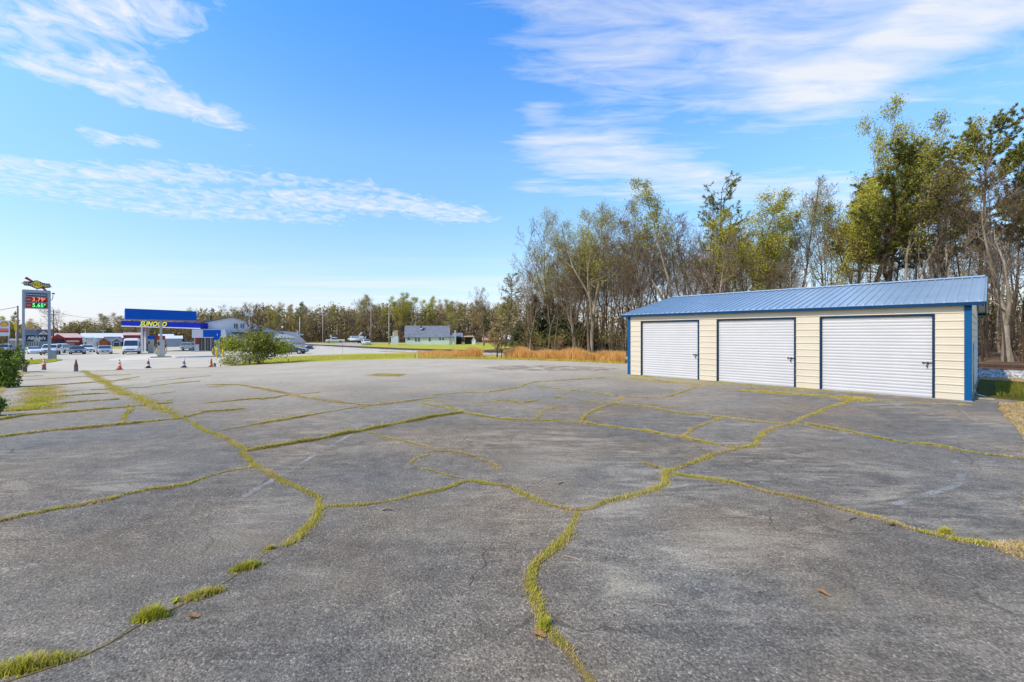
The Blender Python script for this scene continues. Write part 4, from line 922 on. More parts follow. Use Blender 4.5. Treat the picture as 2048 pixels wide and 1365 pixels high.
class Tree:
    """recursive skeleton"""
    def __init__(s, seed, H=18, r=.22, clear=.35, spread=.38, limbs=13, l2=7, l3=5, l4=3, up=.25, fork=0, lean=(0, 0), wig=.10, ang=(35, 62), limb_len=None):
        s.rng = np.random.default_rng(seed); s.L = {0: [], 1: [], 2: [], 3: [], 4: []}; s.tips = []; s.mid = []; rng = s.rng
        s.up = up; s.n = (limbs, l2, l3, l4); s.wig = wig; s.ang = ang
        pts = [np.zeros(3)]; d = unit(np.array([lean[0], lean[1], 1.0])); k = 9
        for i in range(k):
            d = unit(d + rng.normal(0, wig * .55, 3) * np.array([1, 1, .3]) + np.array([-lean[0], -lean[1], .0]) * .05); pts.append(pts[-1] + d * H / k)
        pts = np.array(pts); rad = r * (1 - np.linspace(0, 1, k + 1) ** .85 * .93); rad[0] *= 1.35
        s.L[0].append((pts, rad)); stems = [(pts, rad, clear, H)]
        for f in range(fork):
            i = int(rng.integers(2, 4)); a = rng.uniform(0, 6.28)
            dd = unit(np.array([math.cos(a) * .42, math.sin(a) * .42, 1])); p = [pts[i]]
            HH = (H - pts[i][2]) * rng.uniform(.82, .98)
            for q in range(8): dd = unit(dd + rng.normal(0, wig * .6, 3) + np.array([-math.cos(a) * .03, -math.sin(a) * .03, .04])); p.append(p[-1] + dd * HH / 8)
            p = np.array(p); rr = rad[i] * .8 * (1 - np.linspace(0, 1, 9) * .92); s.L[0].append((p, rr)); stems.append((p, rr, .15, HH))
        for (P, RR, cl, HH) in stems:
            nl = limbs if P is pts else max(5, int(limbs * .6))
            for i in range(nl):
                t = cl + (1 - cl) * ((i + rng.uniform(0, .9)) / nl) ** .9
                t = min(t, .985)
                ll = (limb_len or spread * H) * (1.0 - .62 * (t - cl) / (1 - cl)) * rng.uniform(.65, 1.15)
                s.child(P, RR, t, 1, ll, i * 2.4 + rng.uniform(-.5, .5))
    def at(s, P, RR, t):
        x = t * (len(P) - 1); i = min(int(x), len(P) - 2); f = x - i
        return P[i] * (1 - f) + P[i + 1] * f, unit(P[i + 1] - P[i]), RR[i] * (1 - f) + RR[i + 1] * f
    def child(s, P, RR, t, lev, ln, az):
        rng = s.rng; p, d, r = s.at(P, RR, t)
        a = R(rng.uniform(*s.ang)) if lev == 1 else R(rng.uniform(28, 62))
        ref = np.array([0, 0, 1.0]) if abs(d[2]) < .85 else np.array([1.0, 0, 0])
        x = unit(np.cross(d, ref)); y = np.cross(d, x)
        dd = unit(d * math.cos(a) + (x * math.cos(az) + y * math.sin(az)) * math.sin(a))
        k = {1: 6, 2: 4, 3: 3, 4: 2}[lev]; q = [p]
        for i in range(k):
            dd = unit(dd + rng.normal(0, s.wig * (1 + .25 * lev), 3) + np.array([0, 0, s.up * (.55 if lev == 1 else .35) * (1 + i * .2)])); q.append(q[-1] + dd * ln / k)
        q = np.array(q); r0 = min(r * .72, {1: .4, 2: .075, 3: .034, 4: .014}[lev]) * (1 if lev > 1 else rng.uniform(.55, .85))
        rmin = {1: .026, 2: .018, 3: .011, 4: .007}[lev]
        rr = np.maximum(r0 * (1 - np.linspace(0, 1, k + 1) * .85), rmin * .7)
        s.L[lev].append((q, rr))
        if lev >= 3: s.tips.append(q[-1]); s.mid.append((q[0] + q[-1]) / 2)
        if lev < 4:
            nn = s.n[lev]; lo = .28 if lev == 1 else .15
            for i in range(nn):
                t2 = lo + (.98 - lo) * (i + rng.uniform(.1, .9)) / nn
                s.child(q, rr, t2, lev + 1, ln * rng.uniform(.34, .62) * (1.15 - .55 * t2), i * 2.4 + rng.uniform(-.7, .7) + az)
    def meshes(s, name, mbark, mtwig, leaf=None, leaf_n=0, leaf_s=.09, leaf_sp=.25, where=None, leaf2=None, l2f=0.0):
        tr = join([tubes(s.L[0], 9, 0)] + ([tubes(s.L[1], 6, 0)] if s.L[1] else []))
        cr = [tubes(s.L[2], 4, 0)] + [tubes(s.L[l], 3, 0) for l in (3, 4) if s.L[l]]
        mats = [mtwig]
        if leaf_n:
            T = np.array(s.tips); 
            if where is not None: T = T[where(T)]
            i = s.rng.integers(0, len(T), leaf_n); C = T[i] + s.rng.normal(0, leaf_sp, (leaf_n, 3)); mats.append(leaf)
            if leaf2 is not None:
                mats.append(leaf2); k = int(leaf_n * l2f)
                cr.append(cards(C[:k], np.full(k, leaf_s), 2, s.rng)); C = C[k:]
            cr.append(cards(C, np.full(len(C), leaf_s), 1, s.rng))
        V, Q, M = tr; mt = np_mesh(name + '_trunk', V, Q, mbark, None, True)
        V, Q, M = join(cr); mc = np_mesh(name + '_crown', V, Q, mats, M)
        return mt, mc
class Pine(Tree):
    def __init__(s, seed, H=19, r=.24, clear=.5, spread=3.2, whorls=16, lean=(0, 0), top=1.0, tuft=60, droop=0.0, side=None):
        rng = s.rng = np.random.default_rng(seed); s.L = {0: [], 1: [], 2: [], 3: [], 4: []}; s.tips = []; s.dirs = []
        pts = [np.zeros(3)]; d = unit(np.array([lean[0], lean[1], 1.0])); k = 9
        for i in range(k): d = unit(d + rng.normal(0, .04, 3)); pts.append(pts[-1] + d * H / k)
        P = np.array(pts); RR = r * (1 - np.linspace(0, 1, k + 1) * .9); RR[0] *= 1.25; s.L[0].append((P, RR))
        for w_ in range(whorls):
            t = clear + (1 - clear) * (w_ + rng.uniform(0, .6)) / whorls; t = min(t, .99)
            f = (t - clear) / (1 - clear); ll = spread * (1 - f ** 1.4 * top) * rng.uniform(.75, 1.1) * (.7 + .6 * min(f * 4, .5))
            for b in range(int(rng.integers(3, 5))):
                az = rng.uniform(0, 6.28); p, dd, rr_ = s.at(P, RR, t); L_ = max(.5, ll * rng.uniform(.6, 1.2))
                if side is not None: L_ *= 1 + side[2] * math.cos(az - math.atan2(side[1], side[0]))
                el = R(rng.uniform(0, 30)) + f * .5 - droop
                v = np.array([math.cos(az) * math.cos(el), math.sin(az) * math.cos(el), math.sin(el)]); q = [p]
                for i in range(5): v = unit(v + rng.normal(0, .10, 3) + np.array([0, 0, .06])); q.append(q[-1] + v * L_ / 5)
                q = np.array(q); rq = np.maximum(min(rr_ * .45, .075) * (1 - np.linspace(0, 1, 6) * .85), .012); s.L[1].append((q, rq))
                nb = max(4, int(L_ * 3.6))
                for j in range(nb):
                    t2 = .28 + .70 * (j + rng.uniform(0, .9)) / nb; p2, d2, r2 = s.at(q, rq, t2)
                    e = unit(d2 + rng.normal(0, .65, 3) + np.array([0, 0, .35])); l2 = rng.uniform(.35, .85) * (.6 + L_ * .12)
                    q2 = np.array([p2, p2 + e * l2 * .5 + rng.normal(0, .03, 3), p2 + e * l2 + np.array([0, 0, .08])]); s.L[2].append((q2, np.array([.016, .012, .008])))
                    for tt in (.45, .75, 1.0): s.tips.append(p2 + e * l2 * tt); s.dirs.append(e)
                s.tips.append(q[-1]); s.dirs.append(v)
    def meshes(s, name, mbark, leafA, leafB, per=16, nl=.20, nw=.022, fb=.3):
        rng = s.rng; tr = join([tubes(s.L[0], 9, 0), tubes(s.L[1], 5, 0)]); T = np.array(s.tips); D = np.array(s.dirs); n = len(T)
        cr = [tubes(s.L[2], 3, 0)]
        C = np.repeat(T, per, 0); d = np.repeat(D, per, 0) * .7 + rng.normal(0, .75, (n * per, 3)) + np.array([0, 0, .25]); d /= np.linalg.norm(d, axis=1, keepdims=True)
        sd = np.cross(d, rng.normal(size=d.shape)); sd /= np.linalg.norm(sd, axis=1, keepdims=True) + 1e-9
        L_ = (nl * rng.uniform(.6, 1.2, n * per))[:, None]
        V = np.stack([C - sd * nw, C + sd * nw, C + d * L_ + sd * nw * .3, C + d * L_ - sd * nw * .3], 1).reshape(-1, 3); i = np.arange(n * per) * 4
        fac = np.repeat(rng.uniform(0, 1, n) < fb, per)
        cr.append((V, np.stack([i, i + 1, i + 2, i + 3], 1), np.where(fac, 2, 1)))
        V, Q, M = tr; mt = np_mesh(name + '_trunk', V, Q, mbark, None, True); V, Q, M = join(cr)
        return mt, np_mesh(name + '_crown', V, Q, [mbark, leafA, leafB], M)
def evergreen(seed, H=6, rad=1.8, n=5200, base=.06, size=.13, lm=L_cedar, lm2=L_pine_sunlit, f2=.12, power=.8):
    rng = np.random.default_rng(seed); nb = int(60 + H * 10); polys, C = [], []
    P = np.array([[0, 0, 0], [.05, .02, H * .5], [0, .03, H * .98]]); RR = np.array([.12, .07, .015]) * H / 6
    for i in range(nb):
        t = base + (1 - base) * (i + rng.uniform(0, 1)) / nb; az = rng.uniform(0, 6.28); L_ = rad * (1 - t) ** power * rng.uniform(.55, 1.2) + .12
        p = np.array([0, 0, H * t]); v = np.array([math.cos(az), math.sin(az), .35]); e = p + v * L_; m = p + v * L_ * .5 + np.array([0, 0, -.05 * L_]); polys.append((np.array([p, m, e]), np.array([.025, .018, .008])))
        k = max(3, int(n / nb * (L_ / (rad * .6)))); u_ = rng.uniform(.25, 1.05, k) ** .6
        C.append(p + v * L_ * u_[:, None] + rng.normal(0, .10 + .09 * L_, (k, 3)))
    C = np.concatenate(C); k = int(len(C) * f2)
    mt = np_mesh('evergreen_trunk', *tubes([(P, RR)], 8, 0)[:2], B_dark, None, True)
    V, Q, M = join([tubes(polys, 3, 0), cards(C[k:], np.full(len(C) - k, size), 1, rng), cards(C[:k], np.full(k, size), 2, rng)])
    return mt, np_mesh('evergreen_crown', V, Q, [B_dark, lm, lm2], M)
def shrub(seed, H=2.6, stems=9, sp=.5, leaf=None, leaf_n=0, leaf_s=.06, twig=None, l2=6):
    rng = np.random.default_rng(seed); L1, L2, L3, tips = [], [], [], []
    for s in range(stems):
        a = rng.uniform(0, 6.28); d = unit(np.array([math.cos(a) * sp, math.sin(a) * sp, 1])); p = [np.array([math.cos(a), math.sin(a), 0]) * .12 * rng.uniform(0, 1.5)]; h = H * rng.uniform(.6, 1.05)
        for i in range(5): d = unit(d + rng.normal(0, .13, 3)); p.append(p[-1] + d * h / 5)
        p = np.array(p); L1.append((p, np.linspace(.022, .008, 6)))
        for j in range(l2):
            t = rng.uniform(.25, .98); i = min(int(t * 5), 4); b = p[i] + (p[i + 1] - p[i]) * (t * 5 - i); e = unit(rng.normal(0, .7, 3) + np.array([0, 0, .8])); l = h * rng.uniform(.14, .34)
            q = np.array([b, b + e * l * .5 + rng.normal(0, .03, 3), b + e * l]); L2.append((q, np.array([.010, .008, .006])))
            for m in range(4):
                tt = rng.uniform(.3, 1); b2 = b + e * l * tt; e2 = unit(e + rng.normal(0, .6, 3)); q2 = np.array([b2, b2 + e2 * l * .4]); L3.append((q2, np.array([.006, .005]))); tips.append(q2[1])
    parts_ = [tubes(L2, 3, 0), tubes(L3, 3, 0)]; mats = [twig or B_twig]
    if leaf_n:
        T = np.array(tips); C = T[rng.integers(0, len(T), leaf_n)] + rng.normal(0, .10, (leaf_n, 3)); C[:, 2] = np.abs(C[:, 2]); parts_.append(cards(C, np.full(leaf_n, leaf_s), 1, rng)); mats.append(leaf)
    V, Q, M = tubes(L1, 5, 0); mt = np_mesh('shrub_stems', V, Q, mats[0], None, True); V, Q, M = join(parts_)
    return mt, np_mesh('shrub_crown', V, Q, mats, M)
def place_tree(name, ms, loc, rz, sc, label, group=None, cat='tree', tn='trunk', cn='crown'):
    t = empty(name, loc, rz, label, cat, group, scale=sc)
    mobj(tn, ms[0], t); mobj(cn, ms[1], t); return t
# ---- prototypes (unit: metres)
bare = [Tree(100 + i, H=18, r=rr, clear=c, spread=s, limbs=n, up=u, fork=f, wig=w_, l2=7, l3=5, l4=3).meshes('bare', bk, tw, L_bud, bn, .045, .12)
        for i, (rr, c, s, n, u, f, w_, bk, tw, bn) in enumerate([(.20, .42, .32, 18, .26, 1, .10, B_brown, B_twig, 900), (.17, .50, .25, 16, .30, 0, .08, B_grey, B_twig2, 0), (.22, .30, .36, 17, .22, 1, .12, B_brown, B_twig, 1400),
            (.15, .45, .28, 16, .28, 1, .10, B_dark, B_twig, 700), (.19, .35, .32, 17, .26, 2, .12, B_grey, B_twig, 1100), (.13, .55, .21, 14, .30, 0, .07, B_dark, B_twig2, 300), (.16, .38, .32, 17, .24, 1, .13, B_brown, B_twig2, 1800)])]
budded = [Tree(200 + i, H=17, r=.19, clear=c, spread=s, limbs=14, up=.28, fork=f, wig=.12, l2=6, l3=5, l4=3).meshes('budded', B_brown, B_twig, lf, 9000, .09, .32, None, lf2, .35)
          for i, (c, s, f, lf, lf2) in enumerate([(.35, .27, 1, L_tan, L_bud), (.30, .30, 0, L_olive, L_tan), (.32, .30, 2, L_bud, L_tan), (.28, .30, 1, L_olive, L_bud)])]
leafy = [Tree(300, H=18, r=.20, clear=.22, spread=.24, limbs=18, up=.30, fork=2, wig=.11, l2=6, l3=5, l4=3).meshes('leafy', B_brown, B_twig, L_yel, 22000, .075, .32, None, L_olive, .3),
         Tree(301, H=20, r=.20, clear=.42, spread=.22, limbs=15, up=.35, fork=1, wig=.09, l2=6, l3=5, l4=3).meshes('leafy', B_grey, B_twig2, L_yel, 7000, .08, .26, lambda T: T[:, 2] > 9, L_olive, .35),
         Tree(302, H=20, r=.30, clear=.28, spread=.36, limbs=15, up=.22, fork=2, wig=.15, l2=8, l3=5, l4=3).meshes('leafy', B_grey, B_twig2, L_yel, 13000, .075, .30, None, L_olive, .5)]
pines = [Pine(400, H=19, r=.26, clear=.44, spread=5.4, whorls=18, top=.72).meshes('pine', B_pine, L_pine, L_pine_sunlit, per=22, nw=.03, nl=.24, fb=.32),
         Pine(401, H=18, r=.22, clear=.56, spread=5.6, whorls=14, top=.55).meshes('pine', B_pine, L_pine, L_pine_sunlit, per=22, nw=.03, nl=.24, fb=.42),
         Pine(402, H=15, r=.15, clear=.42, spread=2.3, whorls=15, top=.45).meshes('pine', B_dark, L_pine, L_pine_sunlit, per=7, fb=.25),
         Pine(403, H=17, r=.24, clear=.14, spread=4.4, whorls=19, top=.85).meshes('pine', B_pine, L_pine, L_pine_sunlit, per=18, nw=.03, fb=.18)]
evers = [evergreen(500, 7, 2.0), evergreen(501, 5.5, 2.3, 6000), evergreen(502, 8.5, 1.7)]
thick = [shrub(600 + i, H, st, sp, lf, ln, .05) for i, (H, st, sp, lf, ln) in enumerate([(2.6, 12, .5, L_bud, 300), (3.4, 10, .4, L_olive, 350), (2.0, 14, .7, L_bud, 160), (4.2, 9, .3, None, 0)])]
print('proto faces', [len(m[1].polygons) for m in bare + budded + leafy + pines + evers])
def rail_pt(u):
    """(depth at which the view ray through column u crosses the railway)"""
    k = (u - CX) / F
    for i in range(len(TR) - 1):
        a, b = Vector(TR[i][:2]), Vector(TR[i + 1][:2]); fa, fb = a.x - k * a.y, b.x - k * b.y
        if fa * fb <= 0: return a.y + (b.y - a.y) * fa / (fa - fb)
    return 120
def stand(u, back=0, Y=None):
    Y = Y or rail_pt(u) + back; x = (u - CX) / F * Y; return Vector((x, Y, terr(x, Y) - .06))
def to_top(p, v, H0): return ((VH - v) / F * p.y + CH - p.z) / H0
def hgt(ms):
    """true height of a prototype"""
    if ms[1].name not in HT:
        me = ms[1]; a = np.empty(len(me.vertices) * 3, np.float32); me.vertices.foreach_get('co', a); HT[me.name] = float(np.percentile(a[2::3], 99.97))
    return HT[ms[1].name]
HT = {}
def T(name, ms, H0, u, vtop, back, label, rz=None, wx=1.0, group=None, Y=None, cat='tree'):
    p = stand(u, back, Y); s = to_top(p, vtop, hgt(ms)); rz = rnd.uniform(0, 6.28) if rz is None else rz
    return place_tree(name, ms, p, rz, (s * wx, s * wx, s), label, group, cat)
# ---- trees that stand out, left to right along the edge of the wood behind the garage
snag = Tree(700, H=13, r=.30, clear=.35, spread=.26, limbs=9, up=.2, fork=1, wig=.16, l2=6, l3=5, l4=4, lean=(-.10, .0)).meshes('snag', B_grey, B_twig2)
T('bare_tree', snag, 13, 2015, 395, 5.0, 'thick pale grey leaning trunk nearest the rails at the right edge, beyond the garage corner', 0)
T('pine_tree', pines[0], 19, 1722, 292, 9, 'big pine with rounded dark crown behind the right half of the garage roof', 1.0, 1.15)
T('pine_tree', pines[1], 18, 1950, 235, 13, 'tall dark flat-topped pine at the far right behind the garage gable', 2.2, 1.0)
T('pine_tree', pines[1], 18, 2066, 290, 14, 'dark pine crown cut by the right edge of the view', 4.0, .9)
T('bare_tree', bare[0], 18, 1098, 430, 13, 'tall bare tree behind the tallest evergreen at the left end of the wood', .8, 1.15)
T('pine_tree', pines[0], 19, 1800, 330, 15, 'middle dark pine between the rounded pine and the flat-topped pine', 3.4, 1.2)
T('pine_tree', pines[0], 19, 1905, 300, 16, 'dark pine just left of the flat-topped pine at the far right', 5.1, 1.15)
T('leafing_tree', leafy[1], 20, 1885, 226, 9, 'leaning tall tree with thin olive leaves before the flat-topped pine', 4.2, .95)
T('leafing_tree', leafy[1], 20, 1768, 222, 12, 'tall slender pale tree with sparse new leaves in front of the big rounded pine', .5, .8)
T('leafing_tree', leafy[1], 20, 1812, 222, 7.5, 'pale-trunked tall tree with thin spring leaves between the two tall pines', 2.5, .85)
T('leafing_tree', leafy[2], 20, 1648, 372, 11, 'sparse yellow-green tree at the left flank of the big rounded pine', 1.7, .62)
T('leafing_tree', leafy[0], 18, 1492, 395, 8, 'bright yellow-green leafing tree above the middle of the garage roof', .7, 1.25)
T('leafing_tree', leafy[0], 18, 1548, 452, 12, 'smaller olive-green leafing tree right of the brightest leafing tree', 3.3, .9)
T('bare_tree', bare[1], 18, 1588, 366, 10, 'fine-twigged bare tree with fan-shaped top standing alone against the sky', .4, 1.35)
T('leafing_tree', leafy[1], 20, 1352, 343, 8, 'tallest leafing tree of the middle wood, its top dotted with pale leaves', 5.2, 1.25)
T('pine_tree', pines[2], 15, 1408, 358, 9, 'thin dark sparse pine just right of the tallest leafing tree', .9, 1.35)
T('bare_tree', bare[4], 18, 1285, 400, 8, 'forked bare brown tree left of the tallest leafing tree', 2.0, 1.2)
T('leafing_tree', leafy[2], 20, 1182, 402, 7, 'large many-stemmed olive leafing tree above the left end of the garage', .6, 1.15)
big = Tree(701, H=17, r=.34, clear=.26, spread=.44, limbs=15, up=.18, fork=3, wig=.15, l2=8, l3=5, l4=3, lean=(-.10, 0)).meshes('big', B_grey, B_twig2, L_yel, 11000, .07, .25, None, L_olive, .5)
T('leafing_tree', big, 17, 1150, 455, 8, 'broad pale-trunked tree with long limbs reaching left over the railway', 0, .95)
T('pine_tree', pines[2], 15, 1011, 541, 0, 'slim dark conifer spire standing clear at the left end of the wood', 2.0, 1.5, Y=80)
for i, (u, v, b, e, lab) in enumerate([(1068, 590, 12, 0, 'dark evergreen at the left foot of the broad long-limbed tree'), (1100, 575, 15, 2, 'tallest dark evergreen in the shade of the broad long-limbed tree'), (1128, 600, 13, 1, 'bushy dark evergreen right beside the broad pale trunk'),
                                       (1040, 640, 11, 1, 'low dark evergreen by the small metal-roofed hut'), (1185, 640, 16, 0, 'low dark evergreen among the trunks left of the garage')]):
    T('evergreen_tree', evers[e], (7, 5.5, 8.5)[e], u, v, b, lab, i * 1.7, 1.1)
T('bare_tree', bare[0], 18, 968, 572, 0, 'pale bare tree left of the slim conifer spire', 1.1, 1.3, Y=95)
T('bare_tree', bare[4], 18, 1046, 515, 12, 'wide twiggy bare tree right of the slim conifer spire', .3, 1.0)
for i, (u, v, b) in enumerate([(1668, 430, 8), (1692, 395, 14), (1742, 372, 7), (1782, 345, 11), (1832, 300, 13), (1862, 318, 7), (1878, 275, 15), (1912, 292, 8), (1932, 318, 12), (1972, 300, 7), (1992, 285, 15), (2026, 345, 9), (2044, 310, 12), (1625, 425, 9), (1540, 400, 13), (1450, 392, 14), (1250, 425, 10), (1215, 418, 14)]):
    k = (5, 1, 3)[i % 3]; p = stand(u, b); s = to_top(p, v, hgt(bare[k]))
    place_tree('bare_tree', bare[k], p, i * 1.3, (s * .95, s * .95, s), 'tall bare trunk standing forward in the wood behind the garage', 'tall bare trunks behind the garage')
T('leafing_tree', leafy[0], 18, 1705, 352, 8, 'yellow-green leafing tree in front of the lower left of the big rounded pine', 2.2, .95)
# ---- rows of the wood behind
lab_b = 'bare brown tree of the wood behind the garage and railway'; gr_b = 'trees of the wood behind the garage'
rows = [(5.5, 26, 0.0), (10, 28, 12), (17, 30, 5), (25, 30, 20), (34, 28, 8)]
def skyline(u):
    pts = [(1020, 600), (1060, 490), (1120, 450), (1190, 420), (1250, 430), (1300, 405), (1350, 400), (1450, 385), (1540, 430), (1600, 410), (1660, 430), (1720, 380), (1800, 350), (1900, 330), (2080, 320)]
    for (a, va), (b, vb) in zip(pts[:-1], pts[1:]):
        if a <= u <= b: return va + (vb - va) * (u - a) / (b - a)
    return 600 if u < 1020 else 300
for ri, (back, n, o) in enumerate(rows):
    for i in range(n):
        u = 1058 + o + (2090 - 1058) * (i + rnd.uniform(-.3, .3)) / n
        vt = skyline(u) + rnd.uniform(15, 130) + (25 if ri == 0 else 0) + (70 if u > 1600 else 0)
        k = rnd.choice([0, 1, 2, 3, 4, 5, 5, 6, 6, 3]) if u < 1560 else rnd.choice([1, 5, 5, 3])
        if u > 1560 and ri in (1, 3) and i % 3 == 0: continue
        p = stand(u, back + rnd.uniform(-1.5, 2.0)); s = to_top(p, vt, hgt(bare[k]))
        place_tree('bare_tree', bare[k], p, rnd.uniform(0, 6.28), (s * (rnd.uniform(1.05, 1.4) if u < 1600 else rnd.uniform(.85, 1.1)),) * 2 + (s,), lab_b, gr_b)
for i in range(34):                                              # thin saplings and thicket along the edge of the wood
    u = 1040 + 1040 * (i + rnd.uniform(-.4, .4)) / 34; p = stand(u, rnd.uniform(4.8, 12)); k = rnd.randrange(4)
    place_tree('woodland_shrub', thick[k], p, rnd.uniform(0, 6.28), rnd.uniform(.8, 1.4), 'twiggy brown shrub at the edge of the wood behind the railway', 'shrubs along the edge of the wood', 'shrub', 'stems', 'crown')
for i in range(26):
    u = 1040 + 1040 * (i + rnd.uniform(-.4, .4)) / 26; p = stand(u, rnd.uniform(14, 34)); k = rnd.randrange(4)
    place_tree('woodland_shrub', thick[k], p, rnd.uniform(0, 6.28), rnd.uniform(1.3, 2.2), 'tall twiggy brown undergrowth deep in the wood behind the railway', 'undergrowth in the wood', 'shrub', 'stems', 'crown')
# ---- the trees around the green house and the far tree line
T('leafing_tree', leafy[0], 18, 800, 585, 0, 'green-topped tree left of the green house, above the utility pole', 1.0, 1.25, Y=165)
T('pine_tree', pines[2], 15, 843, 612, 0, 'small dark pine rising behind the roof of the green house', 2.0, 1.9, Y=158)
T('leafing_tree', leafy[0], 18, 858, 590, 0, 'pale yellow-green tree behind the chimney of the green house', 3.0, 1.0, Y=175)
T('bare_tree', budded[1], 17, 905, 597, 0, 'broad olive tree behind the right end of the green house', 1.4, 1.35, Y=150)
T('bare_tree', bare[2], 18, 745, 585, 0, 'grey bare tree between the two utility poles', 1.2, 1.2, Y=175)
T('bare_tree', budded[3], 17, 722, 590, 0, 'budding tan tree left of the grey bare tree', .2, 1.1, Y=172)
T('pine_tree', pines[3], 17, 594, 602, 0, 'bushy full-length pine behind the grey metal roofs', 0, 1.05, Y=150)
T('leafing_tree', budded[0], 17, 66, 637, 0, 'golden budding tree behind the restaurant, seen through the price sign', .5, 1.5, Y=150)
T('bare_tree', bare[2], 18, 122, 607, 0, 'dark spreading bare tree right of the price sign', 2.6, 1.25, Y=165)
T('pine_tree', pines[3], 17, 28, 622, 0, 'dark pine behind the wooden utility pole at the left edge', 1, .9, Y=175)
T('leafing_tree', leafy[0], 18, 6, 632, 0, 'pale green tree behind the fuel brand sign at the left edge', 1, 1.2, Y=170)
T('evergreen_tree', evers[1], 5.5, 215, 657, 0, 'low round dark evergreen behind the row of little sheds', 1, 2.0, Y=190)
def fsky(u):
    pts = [(-60, 640), (60, 645), (130, 640), (230, 628), (330, 618), (420, 612), (480, 603), (520, 600), (600, 607), (660, 600), (720, 600), (800, 592), (880, 602), (960, 590), (1060, 590)]
    for (a, va), (b, vb) in zip(pts[:-1], pts[1:]):
        if a <= u <= b: return va + (vb - va) * (u - a) / (b - a)
    return 610
for ri, (Y0, n, dv) in enumerate([(168, 40, 16), (182, 44, 8), (200, 46, 0)]):
    for i in range(n):
        u = -40 + 1090 * (i + rnd.uniform(-.4, .4)) / n
        Yd = (Y0 + rnd.uniform(-5, 8)) + max(0, (420 - u)) * .08
        p = stand(u, Y=Yd); vt = fsky(u) + dv + rnd.uniform(-3, 16)
        pool = [budded[0], budded[1], budded[2], budded[3], bare[0], bare[2], bare[6], bare[4], budded[2]]
        if rnd.random() < .05: ms, H0, nm = pines[3], 17, 'pine_tree'; lb = 'dark pine in the far tree line'
        else:
            ms = rnd.choice(pool); H0, nm = 18, 'bare_tree'; lb = 'brown and tan budding tree in the far tree line'
        s = to_top(p, vt, hgt(ms))
        place_tree(nm, ms, p, rnd.uniform(0, 6.28), (s * rnd.uniform(.95, 1.35),) * 2 + (s,), lb, 'trees of the far tree line')
for i in range(54):
    u = -40 + 1080 * (i + rnd.uniform(-.4, .4)) / 54; p = stand(u, Y=(162 + rnd.uniform(0, 20)) + max(0, (420 - u)) * .08); k = rnd.randrange(4)
    place_tree('woodland_shrub', thick[k], p, rnd.uniform(0, 6.28), (3.2, 3.2, rnd.uniform(1.6, 2.6)), 'brown undergrowth along the foot of the far tree line', 'undergrowth of the far tree line', 'shrub', 'stems', 'crown')

# ---- the depth of the woods, which reads as one brown mass behind the trees one can tell apart
def mass(name, label, cols, n, size, ntr, seed):
    """cols: function i -> (x, y, ground z, height)"""
    rng = np.random.default_rng(seed); K = np.array([cols(rng) for _ in range(2500)]); B = K[rng.integers(0, 2500, n)]
    B[:, 0] += rng.normal(0, 1.5, n); B[:, 1] += rng.normal(0, 1.5, n)
    h = B[:, 3] * rng.uniform(0, 1, n) ** 1.15
    C = np.column_stack([B[:, 0] + rng.normal(0, .8, n), B[:, 1] + rng.normal(0, .8, n), B[:, 2] + h + .1])
    mi = rng.choice(4, n, p=(.26, .26, .30, .18)); top = h > B[:, 3] * .6; mi = np.where(top & (rng.uniform(0, 1, n) < .5), rng.choice([1, 2, 3], n), mi)
    ps = [cards(C, size * np.ones(n), 0, rng, 0, .45)]; ps[0] = (ps[0][0], ps[0][1], mi)
    tb = []
    for _ in range(ntr):
        x, y, z, hh = cols(rng); l = hh * rng.uniform(.75, 1.05); d = rng.normal(0, .06, 2) * l
        tb.append((np.array([[x, y, z - .2], [x + d[0] * .4, y + d[1] * .4, z + l * .5], [x + d[0], y + d[1], z + l]]), np.array([.17, .11, .03]) * rng.uniform(.6, 1.3)))
    V, Q, M = tubes(tb, 5, 4); ps.append((V, Q, M)); V, Q, M = join(ps)
    tag(mobj(name, np_mesh(name, V, Q, [B_twig, L_bud, L_tan, L_olive, B_brown], M)), label, 'wood', kind='stuff')
def col_far(rng):
    u = rng.uniform(-60, 1040); Y = rng.uniform(176, 224) + max(0, 420 - u) * .08; x = (u - CX) / F * Y; z = terr(x, Y)
    return x, Y, z, max(3, ((VH - fsky(u) - 16 + 8 * math.sin(u * .05) + 5 * math.sin(u * .19)) / F * Y + CH - z) * rng.uniform(.8, 1.0))
mass('far_wood', 'brown mass of leafless wood filling the far tree line', col_far, 62000, .58, 1100, 5)
def col_right(rng):
    u = rng.uniform(1010, 2150); Y = rail_pt(min(u, 2045)) + rng.uniform(30, 62); x = (u - CX) / F * Y; z = terr(x, Y)
    return x, Y, z, max(2, ((VH - (612 - 60 * (u > 1900) - 25 * math.sin(u * .021) - 12 * math.sin(u * .07))) / F * Y + CH - z) * rng.uniform(.7, 1.0))
mass('deep_wood', 'brown depth of the wood behind the garage and railway', col_right, 22000, .26, 260, 6)
def col_left(rng):
    u = rng.uniform(-900, -60); Y = rng.uniform(176, 224) * (1 + .0003 * u); x = (u - CX) / F * Y; z = terr(x, Y)
    return x, Y, z, rng.uniform(6, 10) + 2 * math.sin(u * .03)
mass('side_wood', 'brown mass of wood continuing the far tree line to the left', col_left, 16000, .75, 300, 8)
